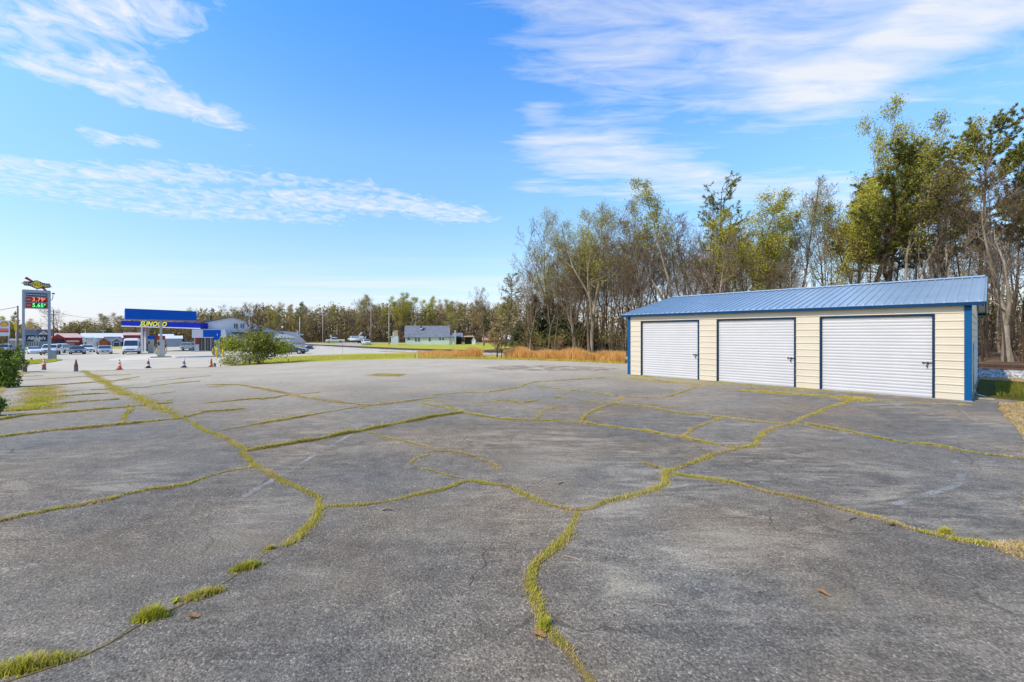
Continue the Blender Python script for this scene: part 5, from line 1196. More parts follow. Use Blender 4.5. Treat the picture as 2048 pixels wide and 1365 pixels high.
# ================================================================== fuel station, its neighbours, vehicles
P_white = mat('paint_white', (.62, .62, .62), .3, 0, .05, 1, coat=.6); P_silver = mat('paint_silver', (.42, .43, .44), .3, .5, .05, 1, coat=.6)
P_grey = mat('paint_dark_grey', (.07, .075, .08), .3, .3, .1, 1, coat=.6); P_navy = mat('paint_navy', (.012, .016, .04), .25, .2, .1, 1, coat=.7)
P_lil = mat('paint_pale_silver', (.50, .50, .54), .3, .3, .05, 1, coat=.6)
M_glass = mat('car_glass', (.03, .045, .055), .06, 0, .2, 2, spec=.9); M_tyre = mat('tyre', (.02, .02, .02), .85); M_rim = mat('rim', (.40, .40, .42), .35, .8)
M_trim = mat('dark_trim', (.028, .028, .03), .6); M_lamp = mat('lamp_lens', (.62, .62, .60), .15); M_red = mat('red_lens', (.35, .02, .02), .25); M_amber = mat('amber_lens', (.6, .25, .03), .3)
M_postg = mat('sign_grey', (.30, .33, .40), .5, 0, .08, 2); M_blueF = mat('fascia_blue', (.001, .085, .43), .55, 0, .08, .6, spec=.15); M_blueD = mat('fascia_deep_blue', (.001, .018, .33), .55, 0, .06, .6, spec=.15)
M_yel = mat('sign_yellow', (.85, .58, .01), .45); M_yelL = mat('letter_yellow', (.80, .72, .02), .45); M_maroon = mat('arrow_maroon', (.32, .03, .05), .5); M_navyS = mat('sign_navy', (.04, .04, .13), .5)
M_wht = mat('sign_white', (.62, .62, .62), .5); M_ledR = mat('price_red', (.36, .02, .02), .5); M_ledDR = mat('price_dark_red', (.15, .008, .01), .5); M_ledG = mat('price_green', (.0, .10, .015), .5)
M_litR = mat('lit_red', (1.0, .20, .12), .5, emit=.9, var=0); M_litG = mat('lit_green', (.15, .95, .25), .5, emit=.9, var=0); M_slate = mat('sign_slate', (.02, .025, .05), .5)
M_conc2 = mat('concrete_block', (.20, .175, .165), .95, 0, .25, 9, bmp=.4); M_bei = mat('pump_beige', (.52, .44, .33), .5, 0, .08, 2); M_yb = mat('bollard_yellow', (.75, .50, .005), .45, 0, .1, 3)
M_pole = mat('pole_wood', (.16, .125, .10), .9, 0, .3, 4); M_poleL = mat('pole_pale', (.33, .28, .235), .9, 0, .3, 4); M_steel = mat('post_steel', (.42, .43, .46), .5, .2, .1, 3)
M_siding = mat('white_siding', (.66, .62, .62), .7, 0, .07, .5); M_shing = mat('grey_shingle', (.16, .165, .19), .9, 0, .25, 1.2, bmp=.3); M_shingD = mat('dark_shingle', (.035, .04, .065), .9, 0, .25, 1)
M_redw = mat('barn_red', (.30, .035, .03), .8, 0, .15, 1); M_pink = mat('faded_red_roof', (.60, .36, .31), .6, 0, .12, .8); M_whroof = mat('white_roof', (.62, .62, .63), .5, 0, .06, .8)
M_greenH = mat('mint_siding', (.58, .62, .49), .75, 0, .06, .6); M_orange = mat('cone_orange', (.75, .12, .025), .55, 0, .12, 9); M_brownw = mat('stained_wood', (.33, .10, .035), .75, 0, .2, 2)
M_creamS = mat('shed_cream', (.55, .50, .40), .7); M_blueS = mat('shed_blue', (.12, .17, .28), .7); M_stone = mat('grey_stone', (.28, .27, .27), .9, 0, .25, 2); M_win = mat('window_dark', (.025, .03, .035), .12, 0, .1, 1, spec=.8)
M_greyM = mat('grey_metal_wall', (.27, .285, .32), .55, 0, .06, .6); M_brick = mat('chimney_brick', (.12, .03, .025), .9); M_tank = mat('tank_white', (.58, .60, .58), .5, 0, .08, 2); M_cardb = mat('tan_board', (.42, .33, .20), .9, 0, .15, 2)

def wheel(parent, x, y, r, w_):
    s = 1 if x > 0 else -1
    mb = MB(); mb.tube((x - s * w_, y, r), (x, y, r), r, n=18); t = mb.build('wheel', M_tyre, parent)
    mb = MB(); mb.tube((x - s * .02, y, r), (x + s * .012, y, r), r * .64, r * .56, n=14); mb.build('rim', M_rim, t)
def vehicle(name, p, rz, paint, L, Wd, st, belt, label, cat, wt=(.18, .80), wrad=.33, zlow=.24, lower=None, group=None, bed=None, grille=True, tum=.30, rearlamp=True, win_split=2, noseb=True):
    """st: (t along the length from the nose, height of the top, is cabin)"""
    root = empty(name, p, rz, label, cat, group); hw0 = Wd / 2
    def hwid(t): return hw0 * (1 - .13 * max(0, 1 - t / .10) ** 2 - .10 * max(0, (t - .92) / .08) ** 2)
    rings = []; bm = bmesh.new()
    for t, zt, cab in st:
        y = (t - .5) * L; h = hwid(t); zl = zlow + (.10 if t in (0, 1) else 0)
        if cab: pts = [(h * .93, zl), (h, zl + .2), (h * .985, belt), (h * .985 - tum * (zt - belt), zt - .06), ((h * .985 - tum * (zt - belt)) * .82, zt)]
        else: pts = [(h * .93, zl), (h, zl + min(.2, (zt - zl) * .4)), (h * .985, zt - .09), (h * .94, zt - .03), (h * .62, zt)]
        rings.append([bm.verts.new((x, y, z)) for x, z in pts] + [bm.verts.new((-x, y, z)) for x, z in reversed(pts)])
    for a, b in zip(rings[:-1], rings[1:]):
        for i in range(len(a)):
            f = bm.faces.new((a[i], a[(i + 1) % 10], b[(i + 1) % 10], b[i])); f.smooth = False
            f.material_index = 1 if (lower and i in (0, 8)) else 0
    bm.faces.new(rings[0][::-1]); bm.faces.new(rings[-1])
    bmesh.ops.recalc_face_normals(bm, faces=bm.faces)
    me = bpy.data.meshes.new('body'); bm.to_mesh(me); bm.free(); me.materials.append(paint); me.materials.append(lower or M_trim); mobj('body', me, root)
    cabs = [(t, z) for t, z, c in st if c]; i0 = [i for i, s in enumerate(st) if s[2]][0]; i1 = [i for i, s in enumerate(st) if s[2]][-1]
    def pane(nm, a, b):                                            # sloping glass between two stations
        (ta, za), (tb, zb) = a, b; ya, yb = (ta - .5) * L, (tb - .5) * L
        wa, wb = (hwid(ta) * .86 if za < zb else (hwid(ta) * .985 - tum * (za - belt)) * .86), (hwid(tb) * .86 if zb < za else (hwid(tb) * .985 - tum * (zb - belt)) * .86)
        n = Vector((0, -(zb - za), yb - ya)).normalized() * .014
        A, B = Vector((0, ya, za)), Vector((0, yb, zb)); A2, B2 = A.lerp(B, .08) + n, A.lerp(B, .92) + n
        mb = MB(); mb.quad((-wa, *A2.yz), (wa, *A2.yz), (wb, *B2.yz), (-wb, *B2.yz)); mb.build(nm, M_glass, root)
    pane('windscreen', (st[i0 - 1][0], st[i0 - 1][1]), (st[i0][0], st[i0][1]))
    if i1 + 1 < len(st): pane('rear_window', (st[i1][0], st[i1][1]), (st[i1 + 1][0], st[i1 + 1][1]))
    ta, tb = cabs[0][0], cabs[-1][0]; tf = st[i0 - 1][0]; tr_ = st[min(i1 + 1, len(st) - 1)][0]
    for sgn in (-1, 1):
        for j in range(win_split):
            a = tf + (tr_ - tf) * .12 if j == 0 else ta + (tb - ta) * .52; b = ta + (tb - ta) * .48 if j == 0 else tr_ - (tr_ - tb) * .35
            if win_split == 1: b = tb - .01
            ztop = min(z for _, z in cabs) - .13; at_ = max(a, ta + .005); bt_ = min(b, tb - .005)
            xb = hwid(.5) * .985 + .008; xt = hwid(.5) * .985 - tum * (ztop - belt) + .010
            mb = MB(); mb.quad((sgn * xb, (a - .5) * L, belt + .03), (sgn * xb, (b - .5) * L, belt + .03), (sgn * xt, (bt_ - .5) * L, ztop), (sgn * xt, (at_ - .5) * L, ztop)); mb.build('side_window', M_glass, root)
    for t in wt:
        for sgn in (-1, 1): wheel(root, sgn * (hw0 + .012), (t - .5) * L, wrad, .22)
    zn = st[0][1]; yf = -L / 2
    for sgn in (-1, 1):
        mb = MB(); mb.box(sgn * hw0 * .70 - .17, sgn * hw0 * .70 + .17, yf - .03, yf + .12, zn - .17, zn - .03, .02); mb.build('headlight', M_lamp, root)
        if rearlamp:
            ze_ = st[-1][1]; mb = MB(); mb.box(sgn * hw0 * .74 - .13, sgn * hw0 * .74 + .13, L / 2 - .1, L / 2 + .025, ze_ - .22, ze_ - .05, .015); mb.build('tail_light', M_red, root)
        mb = MB(); ym = (tf - .5) * L + .25; mb.box(sgn * (hw0 + .06) - .09, sgn * (hw0 + .06) + .09, ym, ym + .10, belt + .02, belt + .16, .03); mb.build('wing_mirror', M_trim if lower else paint, root)
    if grille:
        mb = MB(); mb.box(-hw0 * .48, hw0 * .48, yf - .02, yf + .1, zn - .22, zn - .05, .02); mb.build('grille', M_trim, root)
    mb = MB(); mb.box(-hw0 * .86, hw0 * .86, yf - .045, yf + .15, zlow + .06, zlow + .24, .04); mb.build('bumper', lower or paint, root)
    mb = MB(); mb.box(-.16, .16, yf - .058, yf - .046, zlow + .2, zlow + .3); mb.build('number_plate', M_wht, root)
    if bed: mb = MB(); mb.box(-hw0 * .80, hw0 * .80, (bed[0] - .5) * L, (bed[1] - .5) * L, bed[2] - .012, bed[2] + .012); mb.build('truck_bed', M_trim, root)
    return root
SED = [(0, .66, 0), (.03, .74, 0), (.24, .92, 0), (.27, .95, 0), (.43, 1.40, 1), (.52, 1.45, 1), (.70, 1.42, 1), (.86, 1.06, 0), (.97, 1.00, 0), (1, .86, 0)]
COUPE = [(0, .55, 0), (.05, .66, 0), (.28, .84, 0), (.30, .86, 0), (.46, 1.22, 1), (.56, 1.26, 1), (.72, 1.20, 1), (.90, .92, 0), (1, .80, 0)]
SUV = [(0, .86, 0), (.03, 1.0, 0), (.22, 1.10, 0), (.25, 1.13, 0), (.36, 1.70, 1), (.45, 1.78, 1), (.90, 1.74, 1), (.985, 1.12, 0), (1, 1.0, 0)]
TRK = [(0, .90, 0), (.02, 1.05, 0), (.22, 1.16, 0), (.24, 1.18, 0), (.33, 1.80, 1), (.38, 1.86, 1), (.56, 1.84, 1), (.60, 1.16, 0), (.985, 1.14, 0), (1, 1.0, 0)]
VAN = [(0, .95, 0), (.02, 1.10, 0), (.09, 1.28, 0), (.11, 1.33, 0), (.22, 2.35, 1), (.28, 2.60, 1), (.60, 2.66, 1), (.97, 2.62, 1), (1, 1.2, 0)]
def V_(u, v, dz=0.0): p = G(u, v); return p + Vector((0, 0, dz))
def faced(u, v, off=0): p = V_(u, v); return p, yaw(p) + R(off)
grp = 'cars parked at the fuel station'
p, a = faced(67, 707.5, 8); vehicle('parked_car', p, a, P_white, 4.6, 1.88, COUPE, .80, 'low white sports car seen between the posts of the price sign', 'car', wrad=.33, zlow=.16, grille=False)
p, a = faced(101, 709.5, -6); vehicle('parked_car', p, a, P_white, 5.3, 2.02, SUV, 1.08, 'big white SUV with dark lower bumper behind the right post of the price sign', 'car', wrad=.40, zlow=.34, lower=M_trim)
p, a = faced(124, 706, 160); vehicle('parked_car', p, a, P_white, 4.5, 1.85, SUV, 1.0, 'white SUV seen from behind, partly hidden by the big white SUV', 'car', wrad=.35)
p, a = faced(154.5, 708.6, 4); vehicle('parked_car', p, a, P_grey, 4.7, 1.85, SED, .88, 'dark grey sedan with a white number plate, left of the silver sedan', 'car')
p, a = faced(173, 704.5, 10); vehicle('parked_car', p, a, P_white, 4.7, 1.87, SED, .90, 'white car with black grille half hidden behind the dark grey sedan', 'car')
p, a = faced(208.5, 708, 3); vehicle('parked_car', p, a, P_silver, 4.85, 1.88, SED, .90, 'silver sedan facing the camera, standing alone in front of the sheds', 'car')
p, a = faced(264, 708, -4); van = vehicle('delivery_van', p, a, P_white, 5.9, 2.05, VAN, 1.30, 'tall white van with black bumper and amber lamps left of the fuel pumps', 'van', wt=(.15, .80), wrad=.36, zlow=.30, lower=M_trim, tum=.08)
for sgn in (-1, 1): mb = MB(); mb.box(sgn * .52 - .1, sgn * .52 + .1, -3.0, -2.9, .80, .92, .02); mb.build('fog_lamp', M_amber, van)
p, a = faced(10, 706, 172); vehicle('parked_car', p, a, P_lil, 4.9, 1.95, SUV, 1.02, 'pale silver SUV seen from behind under the fuel brand sign at the left edge', 'car', wrad=.36)
p, a = faced(383, 700.5, 40); vehicle('parked_car', p, a, P_white, 4.4, 1.8, SUV, 1.0, 'white car with pale windows beside the left end of the station shop', 'car', wrad=.33)
p = V_(581, 708.3); vehicle('parked_car', p, yaw(p) + R(72), P_navy, 4.6, 1.84, SED, .9, 'dark navy car coming out from behind the big flowering bush', 'car', wrad=.34)
p = V_(670.5, 686.2); vehicle('pickup_truck', p, yaw(p) - R(88), P_white, 5.8, 2.02, TRK, 1.10, 'white pickup truck parked side-on in front of the far trees', 'pickup truck', wt=(.17, .77), wrad=.40, zlow=.42, bed=(.62, .97, 1.14))
p = V_(732, 689.5); vehicle('parked_car', p, yaw(p) + R(12), P_white, 4.5, 1.85, SED, .9, 'white sedan facing the camera in front of the pontoon boat', 'car')

# ---- frames of reference: local metres from photo pixels around a base point
class Fr:
    def __init__(s, name, u, v, label=None, cat=None, Y=None, group=None, off=0):
        s.p = G(u, v) if Y is None else Vector(((u - CX) / F * Y, Y, CH - (v - VH) / F * Y)); s.u0, s.v0 = u, v
        s.r = empty(name, s.p, yaw(s.p) + R(off), label, cat, group)
    def x(s, u): return wpx(u - s.u0, s.p)
    def z(s, v): return hpx(s.v0 - v, s.p)
# ---- price sign
f = Fr('price_sign', 73, 721, 'tall grey fuel price sign on two posts with lit red and green prices', 'price sign')
for a, b, vb in ((44.5, 50, 722.5), (96, 102, 720)):
    mb = MB(); mb.box(f.x(a), f.x(b), -.16, .16, f.z(vb) - .3, f.z(582.5), .015); mb.build('post', M_postg, f.r)
mb = MB(); mb.box(f.x(50), f.x(96), -.13, .13, f.z(618), f.z(583.5), .01); mb.box(f.x(45), f.x(101.5), -.19, .19, f.z(583), f.z(580.8), .02); mb.build('cabinet', M_postg, f.r)
mb = MB(); mb.box(f.x(53), f.x(94), -.17, -.125, f.z(593.5), f.z(586.8)); hd = mb.build('header_panel', M_navyS, f.r)
mb = MB()                                                         # one unreadable line of small white lettering
for k in range(7): a = 54 + k * 5.6; mb.box(f.x(a), f.x(a + 4.3), -.176, -.168, f.z(591.0), f.z(589.6))
mb.build('fine_print', M_wht, hd)
for vt, vb, pl, lit, txt in ((595, 605, M_ledDR, M_litR, '3.79'), (606.6, 616.3, M_ledG, M_litG, '5.65')):
    mb = MB(); mb.box(f.x(52), f.x(95), -.17, -.126, f.z(vb), f.z(vt)); pn = mb.build('price_panel', M_ledR, f.r)
    mb = MB(); mb.box(f.x(65), f.x(92.5), -.182, -.171, f.z(vb - .4), f.z(vt + .4)); mb.build('display', pl, pn)
    hgt = f.z(vt + .8) - f.z(vb - .8)
    text_mesh('price_digits', txt, hgt * 1.30, lit, pn, (f.x(76), -.186, (f.z(vt) + f.z(vb)) / 2), bold=.012, depth=.004, sx=.80, space=1.08)
    text_mesh('price_fraction', '9', hgt * .58, lit, pn, (f.x(89.5), -.186, f.z(vt + 3.2)), bold=.008, depth=.004, sx=.9)
    mb = MB(); mb.box(f.x(53.5), f.x(61.5), -.176, -.171, f.z((vt + vb) / 2 + .7), f.z((vt + vb) / 2 - .7)); mb.build('grade_label', M_pink, pn)
mb = MB(); mb.box(f.x(51), f.x(96), -.10, .10, f.z(683.8), f.z(668.8), .01); lp_ = mb.build('restaurant_panel', M_postg, f.r)
mb = MB(); mb.box(f.x(52), f.x(95), -.125, -.098, f.z(683.2), f.z(670)); mb.build('panel_face', M_slate, lp_)
text_mesh('restaurant_lettering', "Alfredo's", f.z(673) - f.z(681.5), M_wht, lp_, (f.x(73.5), -.135, f.z(676.8)), bold=.018, depth=.004, sx=.78)
text_mesh('restaurant_lettering', 'Grill', (f.z(673) - f.z(681.5)) * .72, M_wht, lp_, (f.x(74), -.135, f.z(681)), bold=.014, depth=.004, sx=.80)
mb = MB(); mb.prism([(f.x(70), f.z(672.5)), (f.x(72.5), f.z(674)), (f.x(78.5), f.z(671)), (f.x(73), f.z(672.8)), (f.x(71), f.z(671.2))], -.134, -.126); mb.build('leaf_mark', M_wht, lp_)
# emblem on top
tx = lambda u: f.x(u); tz = lambda v: f.z(v)
mb = MB(); mb.box(tx(73), tx(74.8), -.05, .05, tz(582), tz(577)); mb.build('stem', M_steel, f.r)
def poly(pts, y0, y1, m, nm, par): mb = MB(); mb.prism([(tx(a), tz(b)) for a, b in pts], y0, y1); return mb.build(nm, m, par)
em = poly([(46.5, 567.5), (48, 564.5), (60, 564.2), (74, 561), (88, 566.3), (100, 567.5), (101.8, 570), (101, 574.5), (88, 576), (74, 578.8), (60, 573.2), (48, 572.4)], -.12, .12, M_navyS, 'emblem', f.r)
poly([(50, 557.5), (54.5, 555.6), (98, 583.6), (93, 582.6)], .0, .11, M_maroon, 'arrow', em)
poly([(49, 558.8), (53.5, 555.2), (66, 562.5), (60, 563.8)], -.14, .115, M_maroon, 'arrow_tail', em)
poly([(84, 575.8), (90, 576.2), (97.5, 583.8), (88, 580.5)], -.14, .115, M_maroon, 'arrow_head', em)
poly([(41.8, 568.2), (46.5, 567.3), (46.5, 569.4)], -.05, .05, M_navyS, 'spike', em); poly([(101.5, 571.2), (105.2, 572.2), (101.5, 573.4)], -.05, .05, M_navyS, 'spike', em)
poly([(58, 569), (74, 562.2), (90.5, 571), (74, 577.6)], -.15, -.115, M_yel, 'diamond', em)
poly([(48.5, 568), (50, 565.8), (58, 566.4), (56, 571), (49.5, 571)], -.148, -.118, mat('sign_tan', (.66, .46, .10), .5), 'left_bar', em); poly([(89.5, 568.5), (99, 569), (100, 571.5), (99, 573.4), (89, 574)], -.148, -.118, MATS['sign_tan'], 'right_bar', em)
tm = text_mesh('emblem_lettering', 'SUNOCO', tz(563.2) - tz(573.6), M_navyS, em, (tx(74.5), -.158, tz(569.9)), bold=.0, depth=.005, shear=.25, sx=.74, space=1.08)
mb = MB(); mb.path([(tx(102), 0, tz(600)), (tx(105), -.1, tz(598.5)), (tx(106.3), -.15, tz(594)), (tx(106.3), -.2, tz(589))], .035)
ar = mb.build('lamp_arm', M_steel, f.r); mb = MB(); mb.box(tx(104), tx(110.5), -.5, .0, tz(587.6), tz(585.2), .03); mb.build('flood_lamp', M_trim, ar)
mb = MB(); mb.box(-.24, .24, -.2, .2, -.1, .95, .04); mb.box(-.20, .20, -.21, .21, .95, 1.02, .03); q = V_(107.5, 719.3); tag(mb.build('utility_cabinet', M_postg, None, q, yaw(q)), 'pale grey utility cabinet at the foot of the right sign post', 'utility box')
# ---- fuel brand sign at the left edge
f = Fr('fuel_sign', 2, 703, 'white fuel sign with a yellow shell emblem cut by the left edge', 'sign')
mb = MB(); mb.box(f.x(-18), f.x(20), -.15, .15, f.z(672.5), f.z(641.5), .02); mb.build('panel', M_wht, f.r)
for a in (-15, 16): mb = MB(); mb.box(f.x(a), f.x(a + 3), -.1, .1, -.2, f.z(672.4)); mb.build('post', M_steel, f.r)
cx_, cv = 8.5, 649.0
ol = []
for k in range(25):
    t = math.pi * (k / 24) ; rr_ = 1 + .05 * abs(math.sin(k / 24 * math.pi * 6)); ol.append((cx_ - 8.2 * rr_ * math.cos(t), cv + 1.5 - 6.8 * rr_ * math.sin(t)))
ol += [(13, 653.8), (4, 653.8)]
poly2 = lambda pts, y0, y1, m, nm: (lambda mb: (mb.prism([(f.x(a), f.z(b)) for a, b in pts], y0, y1), mb.build(nm, m, f.r))[1])(MB())
poly2(ol, -.175, -.14, M_redw, 'shell_outline'); poly2([(cx_ + (a - cx_) * .86, cv + .3 + (b - cv) * .84) for a, b in ol], -.185, -.16, mat('shell_yellow', (.80, .42, .01), .45), 'shell')
poly2([(-16, 657.2), (17, 657.2), (17, 662.8), (-16, 662.8)], -.17, -.14, mat('price_row_red', (.75, .16, .13), .5), 'price_row'); poly2([(-16, 663), (17, 663), (17, 664.9), (-16, 664.9)], -.168, -.14, M_ledR, 'price_strip')
# ---- poles and lamps
def pole(u, v, vtop, r, m, label, cat='utility pole', Y=None, cross=None, name='utility_pole'):
    f = Fr(name, u, v, label, cat, Y); mb = MB(); H = f.z(vtop); mb.tube((0, 0, -.3), (0, 0, H), r, r * .72, 12); mb.build('pole', m, f.r)
    for c in cross or []:
        mb = MB(); mb.box(-1.1, 1.1, -.06, .06, H - c - .06, H - c + .06); mb.build('crossarm', m, f.r)
    return f, H
pole(35.5, 706, 612, .16, M_pole, 'dark wooden utility pole between the yellow signal and the price sign')
pole(107, 703, 620, .15, M_pole, 'wooden utility pole with a crossarm right of the price sign', cross=[.5, 1.2], Y=105)
pole(645.5, 690, 614, .17, M_poleL, 'pale utility pole left of the white pickup truck', cross=[.4], Y=150)
pole(742, 688, 622, .15, M_poleL, 'thin pale utility pole among the trees right of the pontoon boat', Y=165)
pole(778, 690, 626, .17, M_poleL, 'pale utility pole beside the white tank stand', cross=[.3], Y=128)
def wire(a, b, sag, label):
    n = 14; mb = MB(); P = [a.lerp(b, i / n) - Vector((0, 0, sag * 4 * (i / n) * (1 - i / n))) for i in range(n + 1)]
    mb.path([q - a for q in P], .03, 5); tag(mb.build('power_line', M_trim, None, a), label, 'wire')
wire(W(645.5, 615, 150), W(742, 625, 165), 1.1, 'upper sagging wire between the two pale poles'); wire(W(646, 621, 150), W(778, 629, 128), 2.0, 'lower sagging wire between the pale poles, reaching the tank stand pole')
wire(W(-70, 622, 60), W(35.5, 613.5, 56), .3, 'wire running off to the left from the dark wooden pole'); wire(W(107, 624, 105), W(250, 632, 150), 1.2, 'wire from the crossarm pole towards the canopies')
f = Fr('traffic_signal', 32, 706, 'yellow traffic signal hanging beside the dark wooden pole', 'traffic signal')
mb = MB(); mb.box(f.x(28.5), f.x(35), -.02, .32, f.z(662), f.z(645.5), .06); sg_ = mb.build('housing', M_yb, f.r)
for k in range(3): mb = MB(); zc_ = f.z(648.5 + k * 5); mb.tube((f.x(31.7), .30, zc_), (f.x(31.7), .55, zc_ - .02), .17, .19, 12); mb.build('visor', M_yb, sg_)
mb = MB(); mb.path([(f.x(31.7), .15, f.z(645.6)), (f.x(30), .2, f.z(636)), (f.x(20), .6, f.z(627))], .03); mb.path([(f.x(32), .1, -.3), (f.x(32), .1, f.z(662))], .05); mb.build('support', M_steel, f.r)
for u, v in ((170.5, 659.5), (206.5, 661)):
    f = Fr('lot_lamp', u, 690, 'white two-headed lamp post behind the %s end of the long white building' % ('left' if u < 180 else 'middle'), 'lamp post', Y=185)
    mb = MB(); mb.tube((0, 0, -3), (0, 0, f.z(v)), .12, n=8); mb.build('pole', M_wht, f.r)
    for a in (-4, 3.5) if u > 180 else (-5, -.5): mb = MB(); mb.box(f.x(u + a - 1.5), f.x(u + a + 2), -.3, .3, f.z(v + 1), f.z(v - .6), .05); mb.build('lamp_head', M_wht, f.r)
f = Fr('flood_light', 498.5, 690, 'tall pole with two white flood light heads behind the flowering bush', 'flood light', Y=92)
mb = MB(); mb.tube((0, 0, -1), (0, 0, f.z(626)), .11, .08, 8); mb.build('pole', M_steel, f.r)
for a, b in ((490, 497), (500, 507)): mb = MB(); mb.box(f.x(a), f.x(b), -.25, -.05, f.z(633), f.z(625), .05); mb.build('lamp_head', M_wht, f.r)
f = Fr('street_lamp', 565, 703, 'thin black lamp post in front of the grey shingled wing', 'street lamp', Y=88); mb = MB(); mb.tube((0, 0, -.5), (0, 0, f.z(656)), .06, n=8); mb.build('pole', M_trim, f.r); mb = MB(); mb.lathe([(.05, 0), (.17, .12), (.15, .38), (.03, .5)], 10, (0, 0, f.z(657))); mb.build('lantern', M_wht, f.r)
pole(599.5, 702, 635, .09, M_steel, 'thin white flag pole above the right end of the grey shingled wing', 'pole', Y=112, name='flag_pole')
# ---- canopies
def slab(name, par, fl, fr, back, vt, vb, m, mtop=None):
    """fl, fr: front corners (x,y,ztop,zbottom); back: offset to the rear edge"""
    bm = bmesh.new(); V = []
    for (x, y, zt, zb) in (fl, fr, (fr[0] + back[0], fr[1] + back[1], fr[2], fr[3]), (fl[0] + back[0], fl[1] + back[1], fl[2], fl[3])): V.append((bm.verts.new((x, y, zb)), bm.verts.new((x, y, zt))))
    for i in range(4): a, b = V[i], V[(i + 1) % 4]; bm.faces.new((a[0], b[0], b[1], a[1])).material_index = 0
    bm.faces.new([v[1] for v in V]).material_index = 0; bm.faces.new([v[0] for v in V][::-1]).material_index = 1
    bmesh.ops.recalc_face_normals(bm, faces=bm.faces)
    me = bpy.data.meshes.new(name); bm.to_mesh(me); bm.free(); me.materials.append(m); me.materials.append(mtop or m); return mobj(name, me, par)
def corner(u, vt, vb, Y, o): a, b = W(u, vt, Y), W(u, vb, Y); return (a.x - o.x, a.y - o.y, a.z - o.z, b.z - o.z)
pb = G(322, 715.7); can = empty('pump_canopy', pb, 0, 'bright blue fuel canopy on a single grey post, nearer than the lettered one', 'canopy')
Ya, Yb = pb.y - 3.4, (pb.y - 3.4) * 1.09
fl, fr_ = corner(250, 617.2, 638.6, Ya, pb), corner(393.5, 623.2, 641.6, Yb, pb)
bk = Vector((-(fr_[1] - fl[1]), fr_[0] - fl[0])).normalized() * 5.0
M_soff = mat('canopy_soffit', (.10, .11, .14), .6)
slab('fascia', can, fl, fr_, bk, 0, 0, M_blueF, M_soff)
for t, s in ((.27, .4), (.78, .4)):
    x = fl[0] + (fr_[0] - fl[0]) * t + bk.x * s; y = fl[1] + (fr_[1] - fl[1]) * t + bk.y * s; z = fl[3] + (fr_[3] - fl[3]) * t
    mb = MB(); mb.box(x - .45, x + .45, y - .3, y + .3, z - .10, z - .004, .03); mb.build('canopy_light', M_wht, can)
mb = MB(); zc_ = (fl[3] + fr_[3]) / 2; mb.box(-.13, .13, -.13, .13, -.1, zc_ + .02, .02); po = mb.build('post', M_steel, can); po.rotation_euler.z = yaw(pb)
mb = MB(); mb.box(-1.0, 1.0, -.6, .6, -.1, .16, .04); mb.box(-.36, .36, -.36, .36, .16, .42, .04); o = mb.build('island_kerb', mat('kerb_concrete', (.40, .39, .33), .9, 0, .15, 3), can); o.rotation_euler.z = yaw(pb)
pc = W(300, 690, 88); pc.z = terr(pc.x, pc.y); can2 = empty('pump_canopy', pc, 0, 'deep blue fuel canopy with yellow lettering behind the nearer canopy', 'canopy')
fl, fr_ = corner(242.5, 641.8, 652.2, 84, pc), corner(401, 646.3, 657.2, 86.5, pc)
bk = Vector((-(fr_[1] - fl[1]), fr_[0] - fl[0])).normalized() * 9.0
slab('fascia', can2, fl, fr_, bk, 0, 0, M_blueD, M_soff)
fd = Vector((fr_[0] - fl[0], fr_[1] - fl[1], fr_[2] - fl[2])); nn = Vector((fd.y, -fd.x, 0)).normalized()
mb = MB(); a3, b3 = Vector((fl[0], fl[1], fl[3])), Vector((fr_[0], fr_[1], fr_[3]))
for i in range(1): mb.prism([(0, -.12), (fd.xy.length, -.12 + (b3.z - a3.z)), (fd.xy.length, .06 + (b3.z - a3.z)), (0, .06)], -.05, .02); o = mb.build('light_band', M_wht, can2, (a3 + nn * .02)); o.rotation_euler.z = math.atan2(fd.y, fd.x)
tc = (304.5 - 242.5) / (401 - 242.5) * 1.02; pos = Vector((fl[0] + fd.x * tc, fl[1] + fd.y * tc, (fl[2] + fl[3]) / 2 + (fr_[2] - fl[2]) * tc)) + nn * .07
wtx = (331 - 277.5) / (401 - 242.5) * fd.length
tt = text_mesh('canopy_lettering', 'SUNOCO', 1.22, M_yelL, can2, pos, (R(90), 0, math.atan2(fd.y, fd.x)), shear=.3, bold=.045, depth=.03, space=1.05)
tt.rotation_euler = (R(90), -math.asin((fr_[2] - fl[2]) / fd.length) * 1.0, math.atan2(fd.y, fd.x)); tt.scale.x = wtx / max(.1, tt.dimensions.x)
for u0, u1 in ((293, 297.5), (299, 303.8)):
    a, b = W(u0, 660, 89), W(u1, 660, 89); mb = MB(); mb.box((a.x - pc.x), (b.x - pc.x), -.4, .4, -.2, fl[3] - .1, .02); mb.build('column', M_steel, can2)
